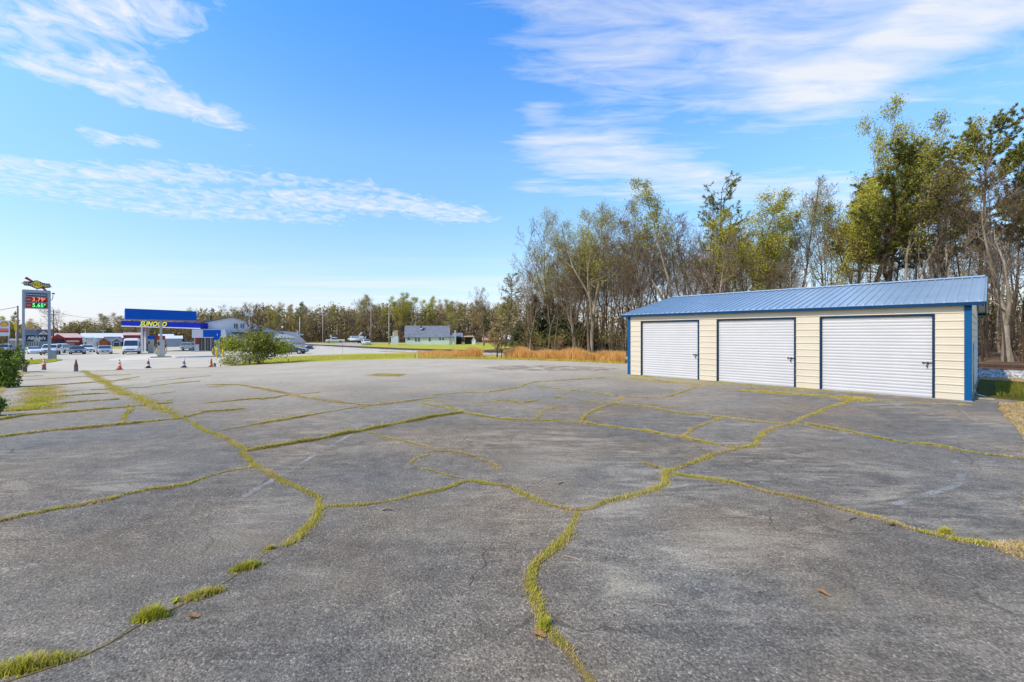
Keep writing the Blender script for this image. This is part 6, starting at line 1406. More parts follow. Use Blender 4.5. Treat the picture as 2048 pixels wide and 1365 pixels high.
# ---- pumps, bollards
def pump(u, v, w, h, cap, label, capw=1.15):
    q = G(u, v); t = empty('fuel_pump', q, yaw(q), label, 'fuel pump')
    W2, H = wpx(w, q) / 2, hpx(h, q)
    mb = MB(); mb.box(-W2, -W2 * .30, -.24, .24, 0, H * .80, .03); mb.box(W2 * .15, W2, -.24, .24, 0, H * .80, .03); mb.box(-W2 * .30, W2 * .15, -.21, .21, 0, H * .79, .01); mb.build('housing', M_bei, t)
    mb = MB(); mb.box(-W2 * capw, W2 * capw, -.30, .30, H * .81, H, .05); mb.build('cap', cap, t)
    mb = MB(); mb.box(-W2 * .9, -W2 * .35, -.255, -.235, H * .52, H * .70); mb.build('screen', M_win, t)
    for s in (-1, 1):
        mb = MB(); mb.path([(s * (W2 + .05), -.1, H * .78), (s * (W2 + .22), -.15, H * .5), (s * (W2 + .20), -.15, H * .18), (s * (W2 + .05), -.12, H * .10), (s * (W2 + .03), -.12, H * .42)], .03, 6)
        mb.box(s * (W2 + .06) - .06, s * (W2 + .06) + .06, -.2, .0, H * .38, H * .56, .03); mb.build('hose', M_trim, t)
    return t
pump(322, 712.5, 15, 40.5, M_ledR, 'red-topped fuel pump behind the grey canopy post'); pump(302, 706.5, 12.5, 34.5, M_blueF, 'blue-topped fuel pump left of the red-topped one')
pump(434, 713.5, 12, 41, M_blueF, 'blue-topped fuel pump standing between yellow bollards')
for u, v, h, lab in ((426.5, 711, 15, 'thin yellow bollard at the left of the guarded fuel pump'), (433.3, 714.3, 18, 'thick yellow bollard in front of the guarded fuel pump'), (446.3, 714, 18, 'yellow bollard right of the guarded fuel pump')):
    q = G(u, v); mb = MB(); H = hpx(h, q); r = wpx(4.4 if h > 16 else 3, q) / 2; mb.lathe([(r, -.1), (r, H - r * .5), (r * .85, H - r * .2), (r * .4, H)], 14); tag(mb.build('bollard', M_yb, None, q), lab, 'bollard', 'yellow bollards round the fuel pump')
f = Fr('station_sign', 286, 706, 'slim white post sign with small red squares behind the blue-topped pump', 'sign', Y=66)
mb = MB(); mb.box(f.x(282.5), f.x(285), -.06, .06, -.3, f.z(653.5)); mb.build('post', M_wht, f.r)
for a, b in ((655.5, 658.5), (660, 663)): mb = MB(); mb.box(f.x(285.2), f.x(291), -.05, .05, f.z(b), f.z(a)); mb.build('red_square', M_maroon, f.r)
# ---- station shop
f = Fr('station_shop', 420, 703, 'small station shop with a blue fascia and dark glass front', 'shop')
mb = MB(); mb.box(f.x(392), f.x(446), .55, 5.0, -.2, f.z(675.5)); mb.build('wall', mat('shop_dark', (.07, .06, .065), .7, 0, .3, 2), f.r)
mb = MB(); mb.box(f.x(385), f.x(451), -1.2, 5.3, f.z(676), f.z(659.5), .02); fa = mb.build('fascia', M_siding, f.r)
mb = MB(); mb.box(f.x(406.5), f.x(441.5), -1.26, -1.19, f.z(674.5), f.z(660.5)); mb.build('blue_panel', M_blueF, fa)
mb = MB(); mb.box(f.x(433.8), f.x(434.9), -1.275, -1.262, f.z(672.5), f.z(667)); mb.build('white_mark', M_wht, fa)
for u in (389.5, 409.5, 421, 428.5, 447.5): mb = MB(); mb.box(f.x(u), f.x(u + 1.6), -1.05, -.85, -.1, f.z(676)); mb.build('post', M_wht if u > 440 else M_steel, f.r)
for a, b in ((399, 408), (411.5, 420), (423, 428)): mb = MB(); mb.box(f.x(a), f.x(b), .49, .53, f.z(700), f.z(677)); wi = mb.build('shop_window', M_win, f.r); mb = MB(); mb.box(f.x((a + b) / 2) - .03, f.x((a + b) / 2) + .03, .47, .488, f.z(700), f.z(677)); mb.build('mullion', M_steel, wi)
mb = MB(); mb.box(f.x(391.5), f.x(398.5), .2, .5, f.z(702), f.z(689), .02); mb.build('ice_chest', M_wht, f.r); mb = MB(); mb.box(f.x(391), f.x(398.8), .18, .5, f.z(688.5), f.z(676.5), .02); mb.build('poster_panel', M_maroon, f.r)
mb = MB(); mb.box(f.x(384), f.x(446), -1.6, .5, -.25, .12, .03); mb.build('pavement_kerb', M_conc2 if False else MATS['kerb_concrete'], f.r)
mb = MB(); mb.prism([(f.x(449), f.z(664)), (f.x(452), f.z(664)), (f.x(457), f.z(703)), (f.x(453.5), f.z(703))], -1.15, -.9); mb.build('raking_brace', M_siding, f.r)
for u, v, w, h, m, lab in ((403, 702, 4.5, 13, M_cardb, 'tan display rack by the shop front'), (409, 702, 3.5, 16, M_tank, 'white display stand by the shop front'), (414.5, 702, 4, 9, M_steel, 'grey propane cage by the shop front')):
    q = G(u, v); mb = MB(); a, H = wpx(w, q) / 2, hpx(h, q)
    for k in range(4): mb.box(-a, a, -.25, .25, H * k / 4 + .05, H * k / 4 + .09)
    for x in (-a, a): mb.box(x - .03, x + .03, -.27, .27, 0, H)
    mb.box(-a * .8, a * .8, -.2, .2, .1, H * .22); mb.box(-a * .7, a * .7, -.2, .2, H * .3, H * .45); mb.box(-a * .8, a * .8, -.2, .2, H * .55, H * .7)
    tag(mb.build('display_rack', m, None, q, yaw(q)), lab, 'display rack')
# ---- big white hall and its grey wing
f = Fr('white_hall', 470, 703, 'big white gabled hall with two upper windows behind the station shop', 'building', Y=92)
gz = terr(f.p.x, f.p.y) - f.p.z - .6
prof = [(409, 646.5), (464, 635.5), (500, 643.8), (548, 659.5), (572, 668)]
mb = MB(); mb.prism([(f.x(572), gz), (f.x(409), gz)] + [(f.x(a), f.z(b)) for a, b in prof], 0, 16); mb.build('wall', M_siding, f.r)
mb = MB()
for (a, va), (b, vb) in zip(prof[:-1], prof[1:]):
    e = -2.5 if a == 409 else 0; g_ = 2 if b == 572 else 0
    mb.prism([(f.x(a + e), f.z(va - e * -.2)), (f.x(b + g_), f.z(vb + g_ * .3)), (f.x(b + g_), f.z(vb + g_ * .3) + .16), (f.x(a + e), f.z(va - e * -.2) + .16)], -.45, 16.3)
mb.build('roof', M_shing, f.r)
for a, b, m in ((468, 475.5, M_win), (481, 488.5, M_shing)):
    mb = MB(); mb.box(f.x(a - .7), f.x(b + .7), -.06, .02, f.z(656.8), f.z(647), .01); fr2 = mb.build('window', M_wht, f.r); mb = MB(); mb.box(f.x(a), f.x(b), -.085, -.055, f.z(656.1), f.z(647.7)); mb.build('pane', m, fr2)
    mb = MB(); mb.box(f.x((a + b) / 2) - .04, f.x((a + b) / 2) + .04, -.10, -.08, f.z(656.1), f.z(647.7)); mb.build('glazing_bar', M_wht, fr2)
mb = MB(); mb.box(f.x(419), f.x(421.5), 6, 6.5, f.z(646), f.z(630.5)); mb.box(f.x(418.5), f.x(422), 5.9, 6.6, f.z(635), f.z(630)); mb.build('flue', M_trim, f.r)
mb = MB(); mb.box(f.x(463), f.x(548), -3.0, -.03, f.z(667.2), f.z(665.2), .02); mb.build('porch_roof', M_shingD, f.r)
mb = MB(); mb.box(f.x(452), f.x(466), -.5, -.05, gz, f.z(672), .02); mb.build('brown_annex', mat('annex_brown', (.17, .13, .115), .8, 0, .2, 2), f.r)
mb = MB(); mb.prism([(f.x(466), f.z(669)), (f.x(468), f.z(669)), (f.x(476), gz), (f.x(473), gz)], -2.9, -2.7); mb.build('stair_rail', M_siding, f.r)
f = Fr('grey_wing', 590, 703, 'low grey-walled wing with a dark hipped shingle roof at the right end of the hall', 'building', Y=96)
gz = terr(f.p.x, f.p.y) - f.p.z - .5
mb = MB(); mb.box(f.x(548), f.x(610), 0, 9, gz, f.z(684)); mb.build('wall', mat('pale_grey_wall', (.44, .46, .53), .7, 0, .06, .8), f.r)
bm = bmesh.new(); E = [bm.verts.new(q) for q in ((f.x(547), -.4, f.z(684.6)), (f.x(612), -.4, f.z(684.6)), (f.x(612), 9.4, f.z(684.6)), (f.x(547), 9.4, f.z(684.6)))]; Rg = [bm.verts.new((f.x(552), 4.5, f.z(661.5))), bm.verts.new((f.x(592), 4.5, f.z(664.5)))]
for q in ((E[0], E[1], Rg[1], Rg[0]), (E[1], E[2], Rg[1]), (E[2], E[3], Rg[0], Rg[1]), (E[3], E[0], Rg[0]), (E[3], E[2], E[1], E[0])): bm.faces.new(q)
me = bpy.data.meshes.new('roof'); bm.to_mesh(me); bm.free(); me.materials.append(M_shing); mobj('roof', me, f.r)
mb = MB(); mb.box(f.x(547), f.x(612), -.46, -.38, f.z(686.6), f.z(684.2)); mb.build('fascia_board', M_greyM, f.r)
mb = MB(); mb.box(f.x(594), f.x(597), 5, 5.6, f.z(672), f.z(662)); mb.box(f.x(593.3), f.x(608), 4.2, 6.6, f.z(671), f.z(669), .02); mb.build('white_ventilator', M_siding, f.r)
f = Fr('awning', 568, 703, 'white awning with a dark edge in front of the grey wing', 'awning', Y=88)
mb = MB(); mb.prism([(f.x(546), f.z(677)), (f.x(590), f.z(677)), (f.x(590), f.z(674.6)), (f.x(572), f.z(669)), (f.x(556), f.z(669)), (f.x(546), f.z(674.6))], 0, 3); mb.build('cover', M_wht, f.r); mb = MB(); mb.box(f.x(546), f.x(590), -.04, 3, f.z(677.9), f.z(677.1)); mb.build('edge', M_trim, f.r)
for u in (548, 588): mb = MB(); mb.box(f.x(u), f.x(u) + .1, .2, .3, terr(f.p.x, f.p.y) - f.p.z - .2, f.z(677.9)); mb.build('post', M_steel, f.r)
f = Fr('box_trailer', 571, 700, 'white rounded box trailer parked under the awning', 'trailer', Y=84)
gz = terr(f.p.x, f.p.y) - f.p.z; mb = MB(); mb.box(f.x(556), f.x(582), 0, 2.2, gz + .5, f.z(679.5), .22); mb.build('body', P_white, f.r)
for u in (563, 575): mb = MB(); mb.tube((f.x(u), -.02, gz + .34), (f.x(u), .22, gz + .34), .34, n=14); mb.build('wheel', M_tyre, f.r)
for u, lab in ((587.5, 'left yellow bin in front of the grey wing'), (594, 'middle yellow bin in front of the grey wing'), (600, 'right yellow bin in front of the grey wing')):
    q = G(u, 703.5); mb = MB(); H = hpx(12.5, q); mb.box(-.24, .24, -.24, .24, 0, H * .85, .04); mb.box(-.27, .27, -.27, .27, H * .85, H, .05); tag(mb.build('waste_bin', M_yb, None, q, yaw(q)), lab, 'bin', 'yellow bins by the grey wing')
# ---- generic gabled building seen from the front
def gabled(name, u0, u1, vb, ve, vr, Y, depth, wallm, roofm, label, ridge='x', cat='building', off=0, ov=.3, um=None):
    um = um or (u0 + u1) / 2; f = Fr(name, um, vb, label, cat, Y, off=off); f.g = terr(f.p.x, f.p.y) - f.p.z - .6
    x0, x1, zr, ze_ = f.x(u0), f.x(u1), f.z(vr), f.z(ve); f.d = depth
    mb = MB()
    if ridge == 'x':
        mb.prism([(0, f.g), (depth, f.g), (depth, ze_), (depth / 2, zr), (0, ze_)], x0, x1, axis='x'); mb.build('wall', wallm, f.r)
        mb = MB(); k = (zr - ze_) / (depth / 2)
        mb.prism([(-ov, ze_ - ov * k + .02), (depth / 2, zr + .02), (depth + ov, ze_ - ov * k + .02), (depth + ov, ze_ - ov * k + .14), (depth / 2, zr + .16), (-ov, ze_ - ov * k + .14)], x0 - ov, x1 + ov, axis='x')
    else:
        xm = (x0 + x1) / 2
        mb.prism([(x0, f.g), (x1, f.g), (x1, ze_), (xm, zr), (x0, ze_)], 0, depth); mb.build('wall', wallm, f.r)
        mb = MB(); k = (zr - ze_) / (xm - x0)
        mb.prism([(x0 - ov, ze_ - ov * k + .02), (xm, zr + .02), (x1 + ov, ze_ - ov * k + .02), (x1 + ov, ze_ - ov * k + .14), (xm, zr + .16), (x0 - ov, ze_ - ov * k + .14)], -ov, depth + ov)
    mb.build('roof', roofm, f.r); return f
def win(f, u0, u1, v0, v1, m=None, fm_=None, y=-.02, nm='window', bar=True):
    mb = MB(); mb.box(f.x(u0) - .07, f.x(u1) + .07, y - .04, y + .04, f.z(v1) - .07, f.z(v0) + .07); w_ = mb.build(nm, fm_ or M_wht, f.r)
    mb = MB(); mb.box(f.x(u0), f.x(u1), y - .06, y - .035, f.z(v1), f.z(v0)); mb.build('pane', m or M_win, w_)
    if bar: mb = MB(); zc_ = (f.z(v0) + f.z(v1)) / 2; mb.box(f.x(u0), f.x(u1), y - .072, y - .062, zc_ - .035, zc_ + .035); mb.build('glazing_bar', fm_ or M_wht, w_)
    return w_
# restaurant seen through the price sign
f = gabled('restaurant', 46, 102, 700, 671, 660.5, 100, 9, M_stone, M_shingD, 'low stone restaurant with a dark roof and white front gable seen through the price sign', off=0)
x0, x1, xm = f.x(72), f.x(101), f.x(87); mb = MB(); mb.prism([(x0, f.z(672)), (x1, f.z(672)), (xm, f.z(661.2))], -1.2, 2.5); mb.build('front_gable', M_siding, f.r)
mb = MB(); mb.prism([(x0 - .3, f.z(672.6)), (xm, f.z(661)), (x1 + .3, f.z(672.6)), (x1 + .3, f.z(672.6) + .14), (xm, f.z(661) + .16), (x0 - .3, f.z(672.6) + .14)], -1.4, 3); mb.build('gable_roof', M_shingD, f.r)
mb = MB(); mb.box(f.x(83.5), f.x(90.5), -1.24, -1.19, f.z(668.5), f.z(664.8)); mb.build('sign_board', M_cardb, f.r)
for a in (60, 64, 68.5, 74): win(f, a, a + 2.6, 685, 692)
mb = MB(); mb.box(f.x(70.5), f.x(72.5), 3, 3.8, f.z(662), f.z(656.8)); mb.build('roof_vent', M_wht, f.r)
mb = MB(); mb.box(f.x(22), f.x(50), -1, 3, f.g, f.z(681)); mb.build('side_annex', M_stone, f.r); mb = MB(); mb.box(f.x(21), f.x(50.5), -1.5, 3.4, f.z(681), f.z(678), .02); mb.build('annex_roof', M_whroof, f.r)
# red barn
f = gabled('red_barn', 113, 166, 696, 676, 668.2, 118, 11, M_redw, M_pink, 'red barn with a faded pink metal roof left of the little sheds', cat='barn', ridge='x', off=12)
mb = MB(); mb.box(f.x(113) - .06, f.x(113), .8, 7.0, f.g, f.z(677)); mb.build('bay_shade_panel', M_trim, f.r)  # dark panel painted as the shade of the open bay
mb = MB(); mb.prism([(f.x(100), f.z(676.5)), (f.x(127), f.z(676.5)), (f.x(127), f.g), (f.x(125.5), f.g), (f.x(125.5), f.z(678)), (f.x(101.5), f.z(678)), (f.x(101.5), f.g), (f.x(100), f.g)], -1.5, -1.2); mb.build('bay_frame', M_redw, f.r)
mb = MB(); mb.prism([(f.x(99), f.z(676.6)), (f.x(112), f.z(668.6)), (f.x(128), f.z(676.6))], -1.7, -1.0); mb.build('front_gable', M_redw, f.r)
mb = MB(); mb.box(f.x(101.6), f.x(125.4), -1.1, -.4, f.g, f.z(678)); mb.build('bay_shade_block', M_trim, f.r)  # dark block standing in for the shade inside the open bay
mb = MB(); mb.box(f.x(129), f.x(153), -2.2, -.05, f.g, f.z(684.5)); lt = mb.build('lean_to', M_redw, f.r); mb = MB(); mb.prism([(f.x(127.5), f.z(684.6)), (f.x(154.5), f.z(684.6)), (f.x(152), f.z(681)), (f.x(130), f.z(681))], -2.5, -.02); mb.build('lean_to_roof', M_pink, lt)
win(f, 134.5, 142.5, 687.5, 692, y=-2.24)
# long white building
f = gabled('long_white_building', 163, 246, 690, 676.5, 667.5, 172, 14, M_siding, M_whroof, 'long low white building with a white metal roof behind the little sheds', off=0)
mb = MB(); mb.box(f.x(208), f.x(243), -.06, .02, f.z(676), f.z(674)); mb.build('window_band', M_win, f.r)
f = gabled('red_store', 248, 284, 690, 671, 666.5, 150, 8, M_redw, M_pink, 'small dark red building with a pale roof behind the white van')
# little sheds for sale
for u0, u1, m, lab, dm in ((154, 169.5, M_creamS, 'cream shed with a dark window, leftmost of the row of little sheds', M_win), (173.5, 193, M_wht, 'white shed with a pale roll-up door in the row of little sheds', M_wht), (198.5, 217, M_brownw, 'orange-brown stained wooden shed in the row of little sheds', M_brownw), (224, 242.5, M_blueS, 'blue-grey shed with white trim, rightmost of the row of little sheds', M_win)):
    f = gabled('garden_shed', u0, u1, 693.5, 683, 676.3, 146, 5.0, m, M_whroof if m is not M_brownw else M_pink, lab, 'y', 'shed', off=-6, ov=.18)
    w_ = u1 - u0
    mb = MB(); mb.box(f.x(u0 + w_ * .2) - .1, f.x(u1 - w_ * .2) + .1, -.05, .02, f.g, f.z(684.8)); d_ = mb.build('door_frame', M_wht if m is not M_brownw else M_brownw, f.r)
    mb = MB(); mb.box(f.x(u0 + w_ * .2), f.x(u1 - w_ * .2), -.08, -.045, f.g + .1, f.z(685.6)); mb.build('door', dm, d_)
    mb = MB(); mb.box(f.x((u0 + u1) / 2 - .8), f.x((u0 + u1) / 2 + .8), -.05, .02, f.z(680.5), f.z(678.8)); mb.build('gable_vent', M_trim, f.r)
    mb = MB(); k = (f.z(676.3) - f.z(683)) / (f.x((u0 + u1) / 2) - f.x(u0)); mb.prism([(f.x(u0) - .18, f.z(683) - .25), (f.x((u0 + u1) / 2), f.z(676.3) - .2), (f.x(u1) + .18, f.z(683) - .25), (f.x(u1) + .18, f.z(683) - .05), (f.x((u0 + u1) / 2), f.z(676.3)), (f.x(u0) - .18, f.z(683) - .05)], -.21, -.185); mb.build('barge_board', M_wht if m is not M_brownw else M_brownw, f.r)
sheet('shed_lawn', px((150, 697.5), (200, 698), (250, 697.8), (300, 697), (300, 694), (200, 694.2), (150, 694)), .03, M_grass, jit=.1, rs=2, step=4)
f = gabled('metal_shed', 331, 364.5, 692, 678, 673, 132, 8, M_greyM, M_whroof, 'grey metal shed with a white roof behind the red-topped fuel pump', cat='shed', ov=.2)
f = gabled('metal_shed', 318, 347, 690, 674, 669.5, 160, 8, M_greyM, M_whroof, 'paler metal shed roof rising behind the grey metal shed', cat='shed', ov=.2)
# ---- green house and the things around it
f = gabled('green_house', 811, 899, 690, 674, 652.3, 137, 8.5, M_greenH, M_shing, 'mint green house with a grey shingle roof beyond the railway', cat='house', ov=.35)
for a, b, c, d in ((815.8, 819.8, 675, 680.2), (830, 833.6, 674.6, 683), (836, 839.5, 674.6, 683), (857.5, 861, 674.6, 682.6), (878.5, 882, 675, 680.5), (884.3, 887.8, 675, 680.5)): win(f, a, b, c, d)
mb = MB(); mb.box(f.x(840.5), f.x(843.5), 2.2, 3.0, f.z(657.5), f.z(650)); ch = mb.build('chimney', M_brick, f.r); mb = MB(); mb.box(f.x(839.5), f.x(844.5), 2.0, 3.2, f.z(658.8), f.z(656.8)); mb.build('flashing', M_wht, ch)
mb = MB(); mb.box(f.x(899), f.x(912.5), .2, 6, f.g, f.z(674.5)); ex = mb.build('extension', M_greenH, f.r)
mb = MB(); mb.prism([(-.3, f.z(674.8)), (3, f.z(667)), (6.3, f.z(674.8)), (6.3, f.z(674.8) + .12), (3, f.z(667) + .14), (-.3, f.z(674.8) + .12)], f.x(896.5), f.x(928), axis='x'); mb.build('extension_roof', M_shing, ex)
for u in (913.2, 926.5): mb = MB(); mb.box(f.x(u), f.x(u) + .14, .1, .24, f.g, f.z(674.6)); mb.build('porch_post', M_trim, ex)
mb = MB(); mb.box(f.x(913), f.x(927), 5.2, 5.5, f.g, f.z(674.6)); mb.build('porch_wall', M_trim, ex)
mb = MB(); mb.box(f.x(909.3), f.x(912.5), -.75, -.1, f.g, f.z(661), .02); mb.build('side_chimney', MATS['kerb_concrete'], f.r)
mb = MB(); mb.box(f.x(901.2), f.x(902), -.03, .22, f.g, f.z(674.6)); mb.build('downpipe', M_steel, ex)
f = Fr('carport', 938, 690, 'carport with a faded red roof right of the green house', 'carport', Y=138); g_ = terr(f.p.x, f.p.y) - f.p.z - .2
mb = MB(); mb.prism([(f.x(927.5), f.z(674.5)), (f.x(948.5), f.z(674.5)), (f.x(946.5), f.z(671.5)), (f.x(928.5), f.z(672))], 0, 5.5); mb.build('roof', M_pink, f.r)
for u in (929.5, 946.5):
    for y in (.2, 5.2): mb = MB(); mb.box(f.x(u), f.x(u) + .12, y, y + .12, g_, f.z(674.5)); mb.build('post', M_trim, f.r)
mb = MB(); mb.box(f.x(929), f.x(946), 5.3, 5.45, g_, f.z(674.6)); mb.build('rear_screen', M_trim, f.r)
f = gabled('well_house', 943.5, 951, 690.5, 682, 676, 133, 2.2, M_greenH, M_whroof, 'tiny mint green well house beside the red-roofed carport', 'y', 'shed', ov=.12)
f = gabled('small_hut', 966, 978, 687, 681, 677, 150, 4, M_brownw, M_pink, 'small red-roofed hut at the edge of the trees', cat='hut', ov=.25)
f = gabled('small_hut', 1000, 1024, 690, 678.5, 671.5, 110, 4, M_stone, M_whroof, 'grey metal-roofed hut among the trees right of the small leaning sapling', cat='hut', ov=.25)
f = Fr('tank_stand', 790, 689.5, 'white box-shaped tank hut with a tan box on its roof beside the pole', 'tank hut', Y=131); g_ = terr(f.p.x, f.p.y) - f.p.z - .2
mb = MB(); mb.box(f.x(782), f.x(797), 0, 2.3, g_, f.z(673), .02); mb.build('hut', M_tank, f.r); mb = MB(); mb.box(f.x(787.5), f.x(796), .5, 1.9, f.z(672.8), f.z(661.2), .02); mb.build('tan_box', M_cardb, f.r)
mb = MB(); mb.prism([(f.x(774), f.z(675.2)), (f.x(786), f.z(671.8)), (f.x(786), f.z(672.8)), (f.x(774), f.z(676))], -.1, 2.4); mb.build('lean_roof', M_whroof, f.r); mb = MB(); mb.box(f.x(785.5), f.x(787.3), .8, 1.3, f.z(672.8), f.z(664.5)); mb.build('vent_pipe', M_wht, f.r)
for k in range(6): pass
# pontoon boat on its trailer
f = Fr('pontoon_boat', 714, 684.3, 'white and blue pontoon boat on a trailer at the far road', 'boat', Y=139); M_bl = mat('boat_blue', (.10, .22, .42), .4)
for y in (0, 2.0): mb = MB(); r = .42; z = f.z(679.3); mb.tube((f.x(699), y, z), (f.x(729), y, z), r, n=14); mb.tube((f.x(699), y, z), (f.x(695.5), y, z + .25), r, .08, 14); mb.build('pontoon', M_tank, f.r)
mb = MB(); mb.box(f.x(698.5), f.x(730), -.3, 2.3, f.z(676.8), f.z(676), .02); mb.build('deck', M_wht, f.r)
mb = MB(); mb.box(f.x(700), f.x(727), -.28, -.22, f.z(676), f.z(672.6)); mb.box(f.x(700), f.x(727), 2.22, 2.28, f.z(676), f.z(672.6)); mb.box(f.x(700), f.x(700.8), -.22, 2.22, f.z(676), f.z(672.6)); rl = mb.build('railing', M_wht, f.r)
for a in (704, 709, 714): mb = MB(); mb.box(f.x(a), f.x(a + 3.4), -.30, -.275, f.z(675.8), f.z(673.4)); mb.build('panel', M_bl, rl)
mb = MB(); mb.path([(f.x(716.5), .2, f.z(673)), (f.x(724.5), .2, f.z(665))], .09); mb.path([(f.x(716.5), 1.8, f.z(673)), (f.x(724.5), 1.8, f.z(665))], .09); mb.box(f.x(721), f.x(724.8), .1, 1.9, f.z(668), f.z(665.2), .05); mb.build('folded_bimini', M_wht, f.r)
mb = MB(); mb.box(f.x(729.5), f.x(732.5), .8, 1.3, f.z(679), f.z(673), .08); mb.build('outboard_motor', M_wht, f.r)
mb = MB(); g_ = terr(f.p.x, f.p.y) - f.p.z; mb.box(f.x(694), f.x(728), .3, .45, g_ + .55, g_ + .68); mb.box(f.x(694), f.x(728), 1.55, 1.7, g_ + .55, g_ + .68); mb.box(f.x(691), f.x(697), .92, 1.08, g_ + .5, g_ + .64)
for u in (703, 712, 724): mb.box(f.x(u), f.x(u) + .12, .2, 1.8, g_ + .68, f.z(679.5) - .3)
trl = mb.build('trailer_frame', M_trim, f.r)
for u in (716.5, 720.5):
    for y in (-.1, 2.1): mb = MB(); mb.tube((f.x(u), y - .1, g_ + .32), (f.x(u), y + .1, g_ + .32), .32, n=12); mb.build('trailer_wheel', M_tyre, trl)
f = Fr('dish_sign', 661.5, 686, 'round white sign on a thin post above the white pickup truck', 'sign', Y=146); mb = MB(); mb.tube((0, 0, -.2), (0, 0, f.z(672.5)), .05, n=6); mb.build('post', M_steel, f.r); mb = MB(); mb.tube((0, -.06, f.z(672.8)), (0, 0, f.z(672.8)), hpx(1.9, f.p), n=14); mb.build('disc', M_wht, f.r)
# ---- traffic cones and concrete blocks along the edge of the lot
def cone(u, v, H, label, cols, block=None, base=True, tilt=0, wid=1.0):
    q = G(u, v); t = empty('traffic_cone', q, yaw(q) + rnd.uniform(-.3, .3), label, 'traffic cone', 'cones along the edge of the lot'); z0 = 0
    if base: mb = MB(); mb.box(-.19 * wid, .19 * wid, -.19, .19, 0, .035, .01); mb.build('base', M_trim, t)
    r0, r1 = .14 * wid, .025; n = len(cols)
    for k, m in enumerate(cols):
        a, b = k / n, (k + 1) / n; mb = MB(); mb.tube((0, 0, .035 + (H - .035) * a), (0, 0, .035 + (H - .035) * b - .001), r0 + (r1 - r0) * a, r0 + (r1 - r0) * b, 14); mb.build('stripe', m, t)
    return t
cone(239, 739.3, .74, 'orange and white striped traffic cone, third along the edge of the lot', [M_orange, M_orange, M_wht, M_orange, M_wht, M_orange])
cone(296.5, 736.3, .80, 'red and white traffic cone with a black base, in front of the grey canopy post', [M_trim, M_wht, M_ledR, M_ledR, M_wht, M_wht])
cone(368, 735.3, .70, 'dirty dark traffic cone with a white collar', [M_trim, M_wht, M_conc2, M_conc2, M_wht, M_wht])
cone(422.5, 733.5, .66, 'narrow plain red traffic cone beside a small concrete block', [M_orange, M_ledR, M_orange], wid=.8)
M_cpurp = mat('block_purple_grey', (.22, .17, .18), .95, 0, .25, 9, bmp=.4); M_coneb = mat('cone_brown', (.17, .075, .045), .8, 0, .3, 8)
def block(u, v, w, h, m, label, taper=1.0, name='concrete_block'):
    q = G(u, v); a, H = wpx(w, q) / 2, hpx(h, q); mb = MB(); mb.box(-a, a, -a * .9, a * .9, -.03, H, .018)
    for vv in mb.bm.verts:
        if vv.co.z > H * .5: vv.co.x *= taper; vv.co.y *= taper
    o = mb.build(name, m, None, q, yaw(q) + .15); tag(o, label, 'concrete block'); return q, H
q, H = block(88, 739.8, 9.5, 8.6, M_cpurp, 'tapered purplish concrete block carrying a striped cone', .72)
t = cone(88, 739.8, .55, 'striped orange and white cone standing on the tapered concrete block', [M_orange, M_wht, M_orange, M_wht, M_orange], base=False); t.location.z += H - .035
q, H = block(152, 743, 8.5, 11, M_conc2, 'square mossy concrete block carrying a brown cone', .95)
t = cone(152, 743, .48, 'dark brown weathered cone standing on the square concrete block', [M_coneb, M_coneb, M_coneb], base=False, wid=.75); t.location.z += H - .035
block(49.5, 745.3, 9, 10.5, mat('block_brown', (.12, .095, .085), .95, 0, .25, 9), 'brown square block beside the dark hedge shrub'); block(63, 720.3, 4.2, 4, MATS['block_brown'], 'small brown block on the grass island under the price sign')
block(429.5, 733.6, 5, 7.5, M_conc2, 'small grey concrete block beside the narrow red cone'); block(452, 727, 3.4, 4.2, M_postg, 'pale grey block at the left foot of the flowering bush')
# ---- shrubs close by: hedge at the left edge, flowering bush, saplings
def leafball(seed, W2, H, n, size, mats, frac, stems=True, lumps=9, bottom=.1, D2=None):
    rng = np.random.default_rng(seed); C = []; D2 = D2 or W2
    for k in range(lumps):
        a = rng.uniform(0, 6.28); rr = rng.uniform(.15, .62); c = np.array([math.cos(a) * rr * W2, math.sin(a) * rr * D2, H * rng.uniform(.22, .72)]); s = np.array([W2, D2, H * .6]) * rng.uniform(.32, .52)
        d = rng.normal(size=(n // lumps, 3)); d /= np.linalg.norm(d, axis=1, keepdims=True); C.append(c + d * s * (rng.uniform(.45, 1.06, (n // lumps, 1)) ** .5) + rng.normal(0, .03, (n // lumps, 3)))
    nsp = 26
    for k in range(nsp):
        a = rng.uniform(0, 6.28); e = np.array([math.cos(a) * W2 * rng.uniform(.5, 1.05), math.sin(a) * D2 * rng.uniform(.5, 1.05), H * rng.uniform(.45, 1.08)]); m_ = max(20, n // 160)
        C.append(e * rng.uniform(.72, 1.06, (m_, 1)) + rng.normal(0, .035 + .012 * H, (m_, 3)))
    C = np.concatenate(C); C = C[C[:, 2] > bottom * H]; mi = rng.choice(mats, len(C), p=frac)
    V, Q, M = cards(C, np.full(len(C), size), 0, rng)
    polys = []
    for k in range(14 if stems else 0):
        a = rng.uniform(0, 6.28); e = np.array([math.cos(a) * W2 * rng.uniform(.2, .75), math.sin(a) * D2 * rng.uniform(.2, .75), H * rng.uniform(.5, .95)]); polys.append((np.array([[math.cos(a) * .06, math.sin(a) * .06, 0], e * np.array([.35, .35, .5]), e]), np.array([.03, .02, .008]) * max(.6, H / 2)))
    return (V, Q, mi), polys
def bush(name, q, rz, parts_, mats, label, cat, extra=None):
    (V, Q, M), polys = parts_; t = empty(name, q, rz, label, cat)
    mobj('foliage', np_mesh('foliage', V, Q, mats, M), t)
    if polys: V, Q, M = tubes(polys, 5, 0); mobj('stems', np_mesh('stems', V, Q, B_brown, None, True), t)
    return t
